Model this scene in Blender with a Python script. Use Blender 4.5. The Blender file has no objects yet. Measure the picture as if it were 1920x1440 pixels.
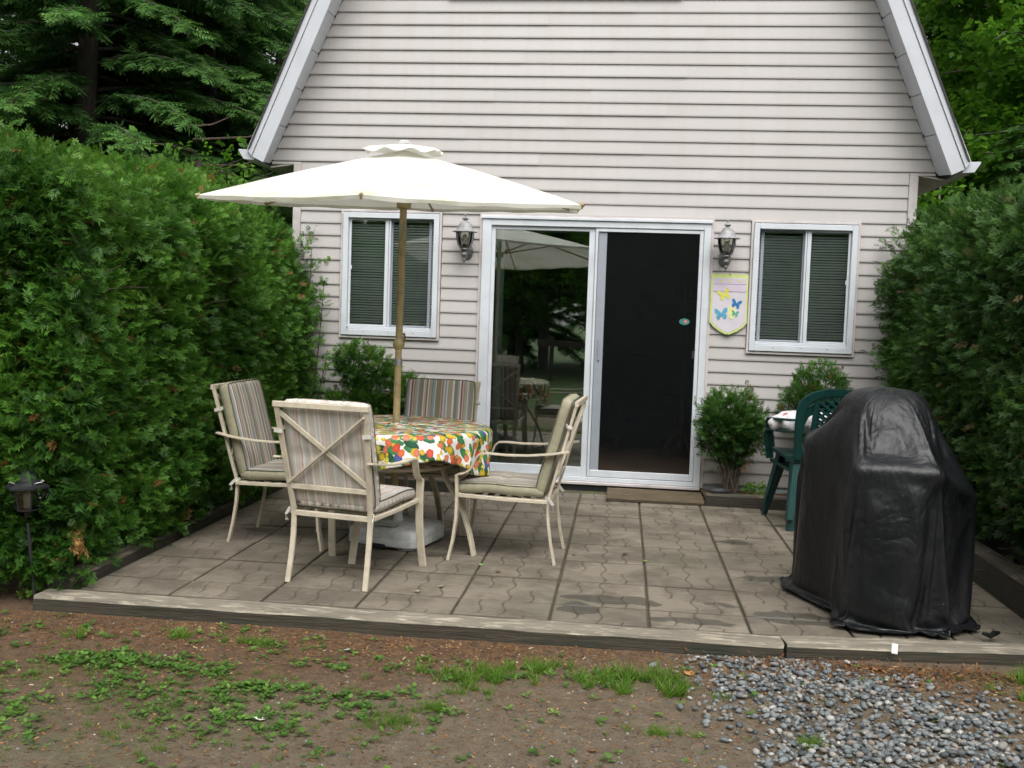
import bpy, bmesh, math, random
import numpy as np
from mathutils import Vector, Matrix, noise

PI = math.pi
scene = bpy.context.scene
col = scene.collection
rnd = random.Random(11)
nrg = np.random.default_rng(7)

# ------------------------------------------------------------------ camera, sky, sun, exposure
cam = bpy.data.cameras.new('camera')
cam_o = bpy.data.objects.new('camera', cam)
col.objects.link(cam_o)
scene.camera = cam_o
cam.sensor_width = 36
cam.lens = 36 * 1910.0 / 1920
cam.clip_end = 500
_yaw, _pitch, _roll = .1067, -.0661, .0344
_cy, _sy, _cp, _sp = math.cos(_yaw), math.sin(_yaw), math.cos(_pitch), math.sin(_pitch)
_F = Vector((-_sy * _cp, _cy * _cp, _sp)); _R = Vector((_cy, _sy, 0)); _U = _R.cross(_F)
_R2 = math.cos(_roll) * _R + math.sin(_roll) * _U
_U2 = -math.sin(_roll) * _R + math.cos(_roll) * _U
_M = Matrix((_R2, _U2, -_F)).transposed().to_4x4()
_M.translation = Vector((.6047, -8.3673, 1.394))
cam_o.matrix_world = _M

SUN_DIR = Vector((.16, -.62, .98)).normalized()          # towards the sun
world = bpy.data.worlds.new('World'); scene.world = world; world.use_nodes = True
wn = world.node_tree.nodes; wl = world.node_tree.links
sky = wn.new('ShaderNodeTexSky'); sky.sky_type = 'NISHITA'; sky.sun_disc = False
sky.sun_elevation = math.asin(SUN_DIR.z); sky.sun_rotation = math.atan2(SUN_DIR.x, SUN_DIR.y)
sky.air_density = 1.0; sky.dust_density = 3.0; sky.ozone_density = 1.0
hsv = wn.new('ShaderNodeHueSaturation'); hsv.inputs['Saturation'].default_value = .12
wl.new(sky.outputs[0], hsv.inputs['Color']); wl.new(hsv.outputs[0], wn['Background'].inputs[0])
wn['Background'].inputs[1].default_value = .15
sun = bpy.data.lights.new('sun', 'SUN'); sun.energy = 1.15; sun.angle = math.radians(60); sun.color = (1, .97, .92)
sun_o = bpy.data.objects.new('sun', sun); col.objects.link(sun_o)
sun_o.rotation_euler = SUN_DIR.to_track_quat('Z', 'Y').to_euler()
scene.view_settings.view_transform = 'Standard'; scene.view_settings.look = 'None'
scene.view_settings.gamma = 1; scene.view_settings.use_curve_mapping = False
scene.view_settings.exposure = 0.90
scene.cycles.max_bounces = 8; scene.cycles.transparent_max_bounces = 16
scene.cycles.diffuse_bounces = 4

# ------------------------------------------------------------------ helpers
def tag(o, label=None, cat=None, group=None, kind=None):
    if label: o['label'] = label
    if cat: o['category'] = cat
    if group: o['group'] = group
    if kind: o['kind'] = kind
    return o

def thing(name, label, cat, loc=(0, 0, 0), rz=0, group=None):
    o = bpy.data.objects.new(name, None); col.objects.link(o)
    o.location = loc; o.rotation_euler = (0, 0, rz); o.empty_display_size = .1
    return tag(o, label, cat, group)

def link(name, me, parent=None, mat=None):
    o = bpy.data.objects.new(name, me); col.objects.link(o)
    if mat is not None and not me.materials: me.materials.append(mat)
    if parent is not None: o.parent = parent
    return o

def copy_tree(o, parent=None):
    c = o.copy(); col.objects.link(c); c.parent = parent
    for ch in list(o.children): copy_tree(ch, c)
    return c

class MB:
    def __init__(s): s.v = []; s.f = []; s.m = []; s.mi = 0
    def add(s, v, f):
        n = len(s.v); s.v += [tuple(p) for p in v]; s.f += [tuple(i + n for i in q) for q in f]; s.m += [s.mi] * len(f); return s
    def box(s, x0, x1, y0, y1, z0, z1):
        v = [(x0, y0, z0), (x1, y0, z0), (x1, y1, z0), (x0, y1, z0), (x0, y0, z1), (x1, y0, z1), (x1, y1, z1), (x0, y1, z1)]
        return s.add(v, [(0, 3, 2, 1), (4, 5, 6, 7), (0, 1, 5, 4), (1, 2, 6, 5), (2, 3, 7, 6), (3, 0, 4, 7)])
    def bar(s, pts, w, t, side):
        """flat bar along pts: w measured along the side vector, t across"""
        P = [Vector(p) for p in pts]; side = Vector(side).normalized(); v = []; f = []
        for i, p in enumerate(P):
            d = (P[min(i + 1, len(P) - 1)] - P[max(i - 1, 0)]).normalized()
            sd = (side - d * side.dot(d)).normalized(); n = d.cross(sd)
            a, b = sd * w / 2, n * t / 2
            k = .28
            v += [p - a - b * (1 - k), p - a * (1 - k * t / w) - b, p + a * (1 - k * t / w) - b, p + a - b * (1 - k),
                  p + a + b * (1 - k), p + a * (1 - k * t / w) + b, p - a * (1 - k * t / w) + b, p - a + b * (1 - k)]
        for i in range(len(P) - 1):
            for j in range(8):
                a = i * 8 + j; b = i * 8 + (j + 1) % 8
                f.append((a, b, b + 8, a + 8))
        f.append(tuple(range(7, -1, -1))); e = (len(P) - 1) * 8; f.append(tuple(range(e, e + 8)))
        return s.add(v, f)
    def tube(s, pts, r, n=10, cap=True):
        P = [Vector(p) for p in pts]; rr = r if isinstance(r, (list, tuple)) else [r] * len(P)
        v = []; f = []; ref = None
        for i, p in enumerate(P):
            d = (P[min(i + 1, len(P) - 1)] - P[max(i - 1, 0)]).normalized()
            if ref is None: ref = Vector((0, 0, 1)) if abs(d.z) < .9 else Vector((1, 0, 0))
            a = (ref - d * ref.dot(d)).normalized(); b = d.cross(a); ref = a
            for j in range(n):
                t = 2 * PI * j / n; v.append(p + (a * math.cos(t) + b * math.sin(t)) * rr[i])
        for i in range(len(P) - 1):
            for j in range(n):
                a = i * n + j; b = i * n + (j + 1) % n
                f.append((a, b, b + n, a + n))
        if cap: f.append(tuple(range(n - 1, -1, -1))); e = (len(P) - 1) * n; f.append(tuple(range(e, e + n)))
        return s.add(v, f)
    def lathe(s, prof, n=20, c=(0, 0, 0), sx=1, sy=1, rot=0, sq=None):
        v = []; f = []
        for r, z in prof:
            for j in range(n):
                t = 2 * PI * j / n + rot
                v.append((c[0] + r * math.cos(t) * sx, c[1] + r * math.sin(t) * sy, c[2] + z))
        for i in range(len(prof) - 1):
            for j in range(n):
                a = i * n + j; b = i * n + (j + 1) % n
                f.append((a, b, b + n, a + n))
        if prof[0][0] > 1e-5: f.append(tuple(range(n - 1, -1, -1)))
        if prof[-1][0] > 1e-5: e = (len(prof) - 1) * n; f.append(tuple(range(e, e + n)))
        return s.add(v, f)
    def prism(s, poly, h0, h1, axis='y'):
        n = len(poly); v = []
        for h in (h0, h1):
            for a, b in poly: v.append({'y': (a, h, b), 'z': (a, b, h), 'x': (h, a, b)}[axis])
        f = [tuple(range(n)), tuple(range(2 * n - 1, n - 1, -1))]
        for i in range(n): j = (i + 1) % n; f.append((i, i + n, j + n, j))
        return s.add(v, f)
    def mesh(s, name, mats, smooth=False, bevel=0, seg=1, angle=40):
        me = bpy.data.meshes.new(name); me.from_pydata(s.v, [], s.f)
        if not isinstance(mats, (list, tuple)): mats = [mats]
        for m in mats: me.materials.append(m)
        if any(s.m): me.polygons.foreach_set('material_index', s.m)
        bm = bmesh.new(); bm.from_mesh(me); bmesh.ops.recalc_face_normals(bm, faces=bm.faces)
        if bevel:
            es = [e for e in bm.edges if len(e.link_faces) == 2 and e.calc_face_angle(0) > math.radians(30)]
            bmesh.ops.bevel(bm, geom=es, offset=bevel, segments=seg, affect='EDGES', clamp_overlap=True)
        bm.to_mesh(me); bm.free()
        if smooth:
            me.polygons.foreach_set('use_smooth', [True] * len(me.polygons))
            if angle < 180: me.set_sharp_from_angle(angle=math.radians(angle))
        me.update(); return me
    def build(s, name, mats, parent=None, smooth=False, bevel=0, seg=1, angle=40, loc=None):
        o = link(name, s.mesh(name, mats, smooth, bevel, seg, angle), parent)
        if loc is not None: o.location = loc
        return o

# --- materials
class NT:
    def __init__(s, name):
        s.m = bpy.data.materials.new(name); s.m.use_nodes = True; s.n = s.m.node_tree.nodes; s.l = s.m.node_tree.links
        s.b = s.n['Principled BSDF']; s.out = s.n['Material Output']
    def new(s, t, **k):
        nd = s.n.new(t)
        for a, b in k.items(): setattr(nd, a, b)
        return nd
    def set(s, inp, v):
        if hasattr(v, 'links') or isinstance(v, bpy.types.NodeSocket): s.l.new(v, inp)
        else:
            if isinstance(v, tuple) and len(v) == 3 and inp.type == 'RGBA': v = v + (1,)
            inp.default_value = v
    def coord(s, kind='Object'): return s.new('ShaderNodeTexCoord').outputs[kind]
    def pos(s): return s.new('ShaderNodeNewGeometry').outputs['Position']
    def mapping(s, vec, scale=(1, 1, 1), rot=(0, 0, 0), loc=(0, 0, 0)):
        m = s.new('ShaderNodeMapping'); s.l.new(vec, m.inputs[0]); m.inputs['Scale'].default_value = scale
        m.inputs['Rotation'].default_value = rot; m.inputs['Location'].default_value = loc; return m.outputs[0]
    def noise(s, vec, scale, detail=4, rough=.55, dist=0, out=0):
        n = s.new('ShaderNodeTexNoise'); s.l.new(vec, n.inputs['Vector']); n.inputs['Scale'].default_value = scale
        n.inputs['Detail'].default_value = detail; n.inputs['Roughness'].default_value = rough; n.inputs['Distortion'].default_value = dist
        return n.outputs[out]
    def ramp(s, fac, stops, interp='LINEAR'):
        r = s.new('ShaderNodeValToRGB'); s.l.new(fac, r.inputs[0]); e = r.color_ramp; e.interpolation = interp
        while len(e.elements) < len(stops): e.elements.new(.5)
        for el, (p, c) in zip(e.elements, stops):
            el.position = p; el.color = (c if len(c) == 4 else tuple(c) + (1,)) if isinstance(c, tuple) else (c, c, c, 1)
        return r.outputs[0]
    def mix(s, fac, a, b, mode='MIX'):
        m = s.new('ShaderNodeMix', data_type='RGBA', blend_type=mode)
        s.set(m.inputs[0], fac); s.set(m.inputs[6], a); s.set(m.inputs[7], b); return m.outputs[2]
    def math(s, op, a, b=0.0, c=0.0):
        m = s.new('ShaderNodeMath', operation=op); s.set(m.inputs[0], a); s.set(m.inputs[1], b); s.set(m.inputs[2], c); return m.outputs[0]
    def sep(s, vec): n = s.new('ShaderNodeSeparateXYZ'); s.l.new(vec, n.inputs[0]); return n.outputs
    def comb(s, x, y, z):
        n = s.new('ShaderNodeCombineXYZ')
        for i, v in zip(n.inputs, (x, y, z)): s.set(i, v)
        return n.outputs[0]
    def bump(s, h, strength=.3, dist=.01):
        b = s.new('ShaderNodeBump'); b.inputs['Strength'].default_value = strength; b.inputs['Distance'].default_value = dist
        s.l.new(h, b.inputs['Height']); s.l.new(b.outputs[0], s.b.inputs['Normal']); return b.outputs[0]
    def fin(s, color=None, rough=None, metal=None, spec=None):
        if color is not None: s.set(s.b.inputs['Base Color'], color)
        if rough is not None: s.set(s.b.inputs['Roughness'], rough)
        if metal is not None: s.set(s.b.inputs['Metallic'], metal)
        if spec is not None: s.set(s.b.inputs['Specular IOR Level'], spec)
        return s.m

def painted(name, c, rough=.45, dirt=.15, scale=9, bump=.1, metal=0):
    t = NT(name); p = t.pos(); n = t.noise(p, scale, 6, .6)
    d = tuple(x * (1 - dirt * 2.2) for x in c)
    cc = t.ramp(n, [(.3, d), (.55, c), (.8, tuple(min(1, x * 1.04) for x in c))])
    t.bump(t.noise(p, 120, 3), bump, .002)
    return t.fin(cc, t.ramp(n, [(.3, min(1., rough + .2)), (.7, rough)]), metal)

M = {}
M['white_vinyl'] = painted('white_vinyl', (.62, .655, .69), .38, .06, 5)
M['white_plastic'] = painted('white_plastic', (.62, .63, .62), .5, .15, 12)
M['fascia'] = painted('fascia', (.52, .535, .575), .4, .05, 3)
M['trim'] = painted('trim', (.58, .53, .52), .5, .12, 6)
M['tan_metal'] = painted('tan_metal', (.60, .53, .41), .42, .12, 14)
M['pole_metal'] = painted('pole_metal', (.44, .34, .18), .4, .15, 20)
M['silver'] = painted('silver', (.5, .5, .5), .35, .1, 20, metal=.8)
M['grey_vinyl'] = painted('grey_vinyl', (.30, .33, .37), .45, .05, 9)
M['black_plastic'] = painted('black_plastic', (.018, .018, .022), .45, .1, 15)
M['pewter'] = painted('pewter', (.20, .20, .195), .5, .35, 26, .2, .35)
M['pewter_light'] = painted('pewter_light', (.34, .34, .345), .5, .25, 18, .2, .2)
M['green_plastic'] = painted('green_plastic', (.006, .055, .050), .36, .2, 10)
M['shingle'] = painted('shingle', (.05, .045, .045), .9, .2, 30, .6)
M['interior'] = painted('interior', (.34, .38, .38), .9, .1, 3)
M['interior_floor'] = painted('interior_floor', (.34, .22, .14), .6, .1, 3)
M['blind'] = painted('blind', (.82, .82, .82), .5, .04, 8)
M['foundation'] = painted('foundation', (.06, .055, .05), .9, .2, 8, .5)
M['rubber'] = painted('rubber', (.02, .02, .022), .5, .2, 10)

def mk_siding():
    t = NT('vinyl_siding'); p = t.pos()
    grain = t.noise(t.mapping(p, (6, 6, 160)), 3, 4)
    big = t.noise(t.mapping(p, (.5, .5, .8)), 1.7, 5)
    streak = t.noise(t.mapping(p, (14, 14, .9)), 1, 4)
    info = t.new('ShaderNodeObjectInfo').outputs['Random']
    c = t.mix(t.ramp(big, [(.3, .0), (.75, 1.)]), (.452, .426, .416), (.512, .484, .472))
    c = t.mix(t.math('MULTIPLY', t.ramp(streak, [(.46, 0.), (.72, 1.)]), .42), c, (.44, .40, .365))
    spots = t.noise(p, 55, 2)
    c = t.mix(t.math('MULTIPLY', t.ramp(spots, [(.72, 0.), (.78, 1.)]), .35), c, (.2, .18, .15))
    c = t.mix(t.math('MULTIPLY', info, .24), c, (.40, .365, .34))
    z = t.sep(p)[2]
    splash = t.math('MULTIPLY', t.ramp(z, [(.08, 1.), (.5, 0.)]), t.ramp(big, [(.3, .2), (.7, .8)]))
    c = t.mix(t.math('MULTIPLY', splash, .6), c, (.30, .28, .23))
    t.bump(grain, .12, .002)
    return t.fin(c, .52)
M['siding'] = mk_siding()

def mk_slab():
    t = NT('concrete_slab'); p = t.pos(); info = t.new('ShaderNodeObjectInfo').outputs['Random']
    n1 = t.noise(p, 3.2, 6, .62); n2 = t.noise(t.mapping(p, (7, 42, 7)), 2.2, 6, .75); n3 = t.noise(p, 260, 3, .7)
    c = t.mix(t.ramp(n1, [(.42, 0.), (.58, 1.)]), (.110, .090, .066), (.235, .200, .152))
    c = t.mix(t.math('MULTIPLY', t.ramp(n2, [(.45, 0.), (.70, 1.)]), .60), c, (.31, .27, .21)); c = t.mix(t.math('MULTIPLY', t.ramp(n2, [(.30, 1.), (.45, 0.)]), .45), c, (.07, .058, .042))
    c = t.mix(t.math('MULTIPLY', t.ramp(n3, [(.4, 1.), (.6, 0.)]), .28), c, (.07, .06, .05))
    c = t.mix(t.math('MULTIPLY', info, .38), c, (.085, .075, .055))
    gv = t.noise(p, 1.1, 3)
    c = t.mix(t.math('MULTIPLY', t.ramp(gv, [(.5, 0.), (.72, 1.)]), .4), c, (.09, .095, .06))
    # grooves hold dirt: darker where the surface lies low
    z = t.sep(t.coord('Object'))[2]
    low = t.ramp(t.math('MULTIPLY_ADD', z, 150., 1.), [(.2, 1.), (.85, 0.)])
    c = t.mix(t.math('MULTIPLY', low, .75), c, (.045, .036, .024))
    # damp patches that have their own outline
    w = t.noise(p, 6, 4, .5, out=1); wp = t.new('ShaderNodeVectorMath', operation='MULTIPLY_ADD')
    t.l.new(w, wp.inputs[0]); wp.inputs[1].default_value = (.34, .20, 0); t.l.new(p, wp.inputs[2])
    damp = None
    for cx, cy, rx, ry in [(.60, -3.33, .27, .085), (.45, -3.52, .10, .10), (.98, -3.62, .20, .05), (1.50, -2.72, .20, .09), (1.50, -3.45, .22, .10), (1.36, -1.78, .12, .06), (1.72, -1.15, .10, .05), (-.48, -2.60, .12, .06), (-1.6, -2.2, .1, .04), (1.15, -3.3, .1, .02)]:
        mm = t.mapping(wp.outputs[0], (1 / rx, 1 / ry, 0), (0, 0, 0), (-(cx + .17) / rx, -(cy + .10) / ry, 0))
        ln = t.new('ShaderNodeVectorMath', operation='LENGTH'); t.l.new(mm, ln.inputs[0])
        damp = ln.outputs['Value'] if damp is None else t.math('MINIMUM', damp, ln.outputs['Value'])
    dm = t.ramp(damp, [(.93, 1.), (1.0, 0.)])
    c = t.mix(t.math('MULTIPLY', dm, .62), c, (.038, .034, .027))
    t.bump(t.math('ADD', t.math('MULTIPLY', n3, .4), n2), .35, .003)
    return t.fin(c, t.mix(dm, (.86, .86, .86), (.42, .42, .42)))
M['slab'] = mk_slab()

def mk_bed():
    t = NT('mossy_joint_sand'); p = t.pos(); n = t.noise(p, 7, 5, .7); n2 = t.noise(p, 90, 3)
    c = t.mix(t.ramp(n, [(.48, 0.), (.6, 1.)]), (.105, .084, .054), (.10, .125, .032))
    c = t.mix(t.math('MULTIPLY', n2, .5), c, (.03, .025, .018)); t.bump(n2, .8, .01)
    return t.fin(c, .95)
M['bed'] = mk_bed()

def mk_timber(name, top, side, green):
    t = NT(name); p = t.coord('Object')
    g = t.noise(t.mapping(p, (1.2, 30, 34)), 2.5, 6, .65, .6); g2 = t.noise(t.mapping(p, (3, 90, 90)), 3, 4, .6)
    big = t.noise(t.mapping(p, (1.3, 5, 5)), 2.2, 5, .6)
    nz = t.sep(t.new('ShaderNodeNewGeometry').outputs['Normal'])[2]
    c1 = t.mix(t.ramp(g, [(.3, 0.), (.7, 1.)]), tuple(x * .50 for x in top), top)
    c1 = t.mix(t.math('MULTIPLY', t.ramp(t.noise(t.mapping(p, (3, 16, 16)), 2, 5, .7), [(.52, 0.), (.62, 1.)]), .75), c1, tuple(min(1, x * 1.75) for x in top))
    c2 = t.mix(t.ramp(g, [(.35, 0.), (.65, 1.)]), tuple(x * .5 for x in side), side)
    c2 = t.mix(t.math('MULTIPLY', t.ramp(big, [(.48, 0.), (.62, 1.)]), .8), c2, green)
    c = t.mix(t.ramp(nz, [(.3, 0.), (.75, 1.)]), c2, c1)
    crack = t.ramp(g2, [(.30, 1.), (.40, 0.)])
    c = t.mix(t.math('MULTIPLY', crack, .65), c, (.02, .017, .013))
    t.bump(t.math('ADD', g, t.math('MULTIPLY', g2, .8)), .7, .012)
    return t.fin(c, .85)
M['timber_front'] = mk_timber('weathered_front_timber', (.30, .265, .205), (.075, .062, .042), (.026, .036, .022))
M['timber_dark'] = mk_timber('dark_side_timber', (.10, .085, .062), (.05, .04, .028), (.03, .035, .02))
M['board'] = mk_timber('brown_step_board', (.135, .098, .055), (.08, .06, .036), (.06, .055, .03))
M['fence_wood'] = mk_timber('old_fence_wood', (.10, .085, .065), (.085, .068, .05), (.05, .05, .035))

def mk_bark(name, a, b):
    t = NT(name); p = t.pos(); n = t.noise(t.mapping(p, (14, 14, 3)), 2, 5, .7)
    c = t.ramp(n, [(.3, a), (.7, b)]); t.bump(n, 1, .03); return t.fin(c, .9)
M['bark'] = mk_bark('dark_bark', (.03, .024, .018), (.09, .075, .058))
M['bark_pale'] = mk_bark('pale_bark', (.12, .10, .085), (.30, .28, .25))
M['twig'] = mk_bark('twig_bark', (.04, .03, .02), (.12, .09, .06))

def mk_leaf(name, stops, trans=.35, rough=.5, spec=.3):
    t = NT(name); a = t.new('ShaderNodeAttribute', attribute_name='tint').outputs['Fac']
    c = t.ramp(a, stops); n = t.noise(t.pos(), 1.1, 3)
    c = t.mix(t.math('MULTIPLY', t.ramp(n, [(.4, 0.), (.7, 1.)]), .3), c, tuple(x * .5 for x in stops[0][1]))
    t.fin(c, rough, spec=spec)
    tr = t.new('ShaderNodeBsdfTranslucent'); t.l.new(c, tr.inputs[0])
    mx = t.new('ShaderNodeMixShader'); mx.inputs[0].default_value = trans
    t.l.new(t.b.outputs[0], mx.inputs[1]); t.l.new(tr.outputs[0], mx.inputs[2]); t.l.new(mx.outputs[0], t.out.inputs[0])
    return t.m
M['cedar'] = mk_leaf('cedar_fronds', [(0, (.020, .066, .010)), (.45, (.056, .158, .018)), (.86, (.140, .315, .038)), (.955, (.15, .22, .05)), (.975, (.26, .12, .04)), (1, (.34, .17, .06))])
M['cedar_shaded'] = mk_leaf('shaded_cedar_fronds', [(0, (.018, .050, .012)), (.5, (.043, .110, .018)), (.9, (.100, .215, .035)), (.96, (.13, .12, .05)), (1, (.22, .12, .06))])  # darker copy of the cedar greens, shade on that hedge put into the colour
M['bush'] = mk_leaf('bush_fronds', [(0, (.024, .07, .014)), (.5, (.055, .145, .022)), (.9, (.11, .25, .035)), (.95, (.16, .10, .04)), (1, (.28, .14, .06))])
M['spruce'] = mk_leaf('spruce_needles', [(0, (.036, .095, .026)), (.6, (.078, .19, .042)), (1, (.14, .29, .062))], .35)
M['maple'] = mk_leaf('broad_leaves', [(0, (.06, .17, .015)), (.6, (.16, .37, .028)), (1, (.26, .50, .05))], .55)
M['maple_dark'] = mk_leaf('dark_broad_leaves', [(0, (.020, .065, .016)), (.6, (.045, .135, .024)), (1, (.085, .21, .036))], .45)
M['grass'] = mk_leaf('grass_blades', [(0, (.07, .13, .02)), (.6, (.13, .26, .028)), (.9, (.20, .33, .05)), (1, (.30, .26, .11))], .4)
M['weed'] = mk_leaf('weed_leaves', [(0, (.055, .13, .022)), (.6, (.11, .24, .035)), (1, (.19, .33, .06))], .35)
M['litter'] = mk_leaf('litter', [(0, (.075, .036, .018)), (.4, (.24, .115, .042)), (.75, (.38, .20, .075)), (.9, (.42, .31, .17)), (1, (.55, .48, .34))], .1, .8)
M['core'] = painted('hedge_core', (.012, .013, .007), 1, .2, 10)

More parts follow.
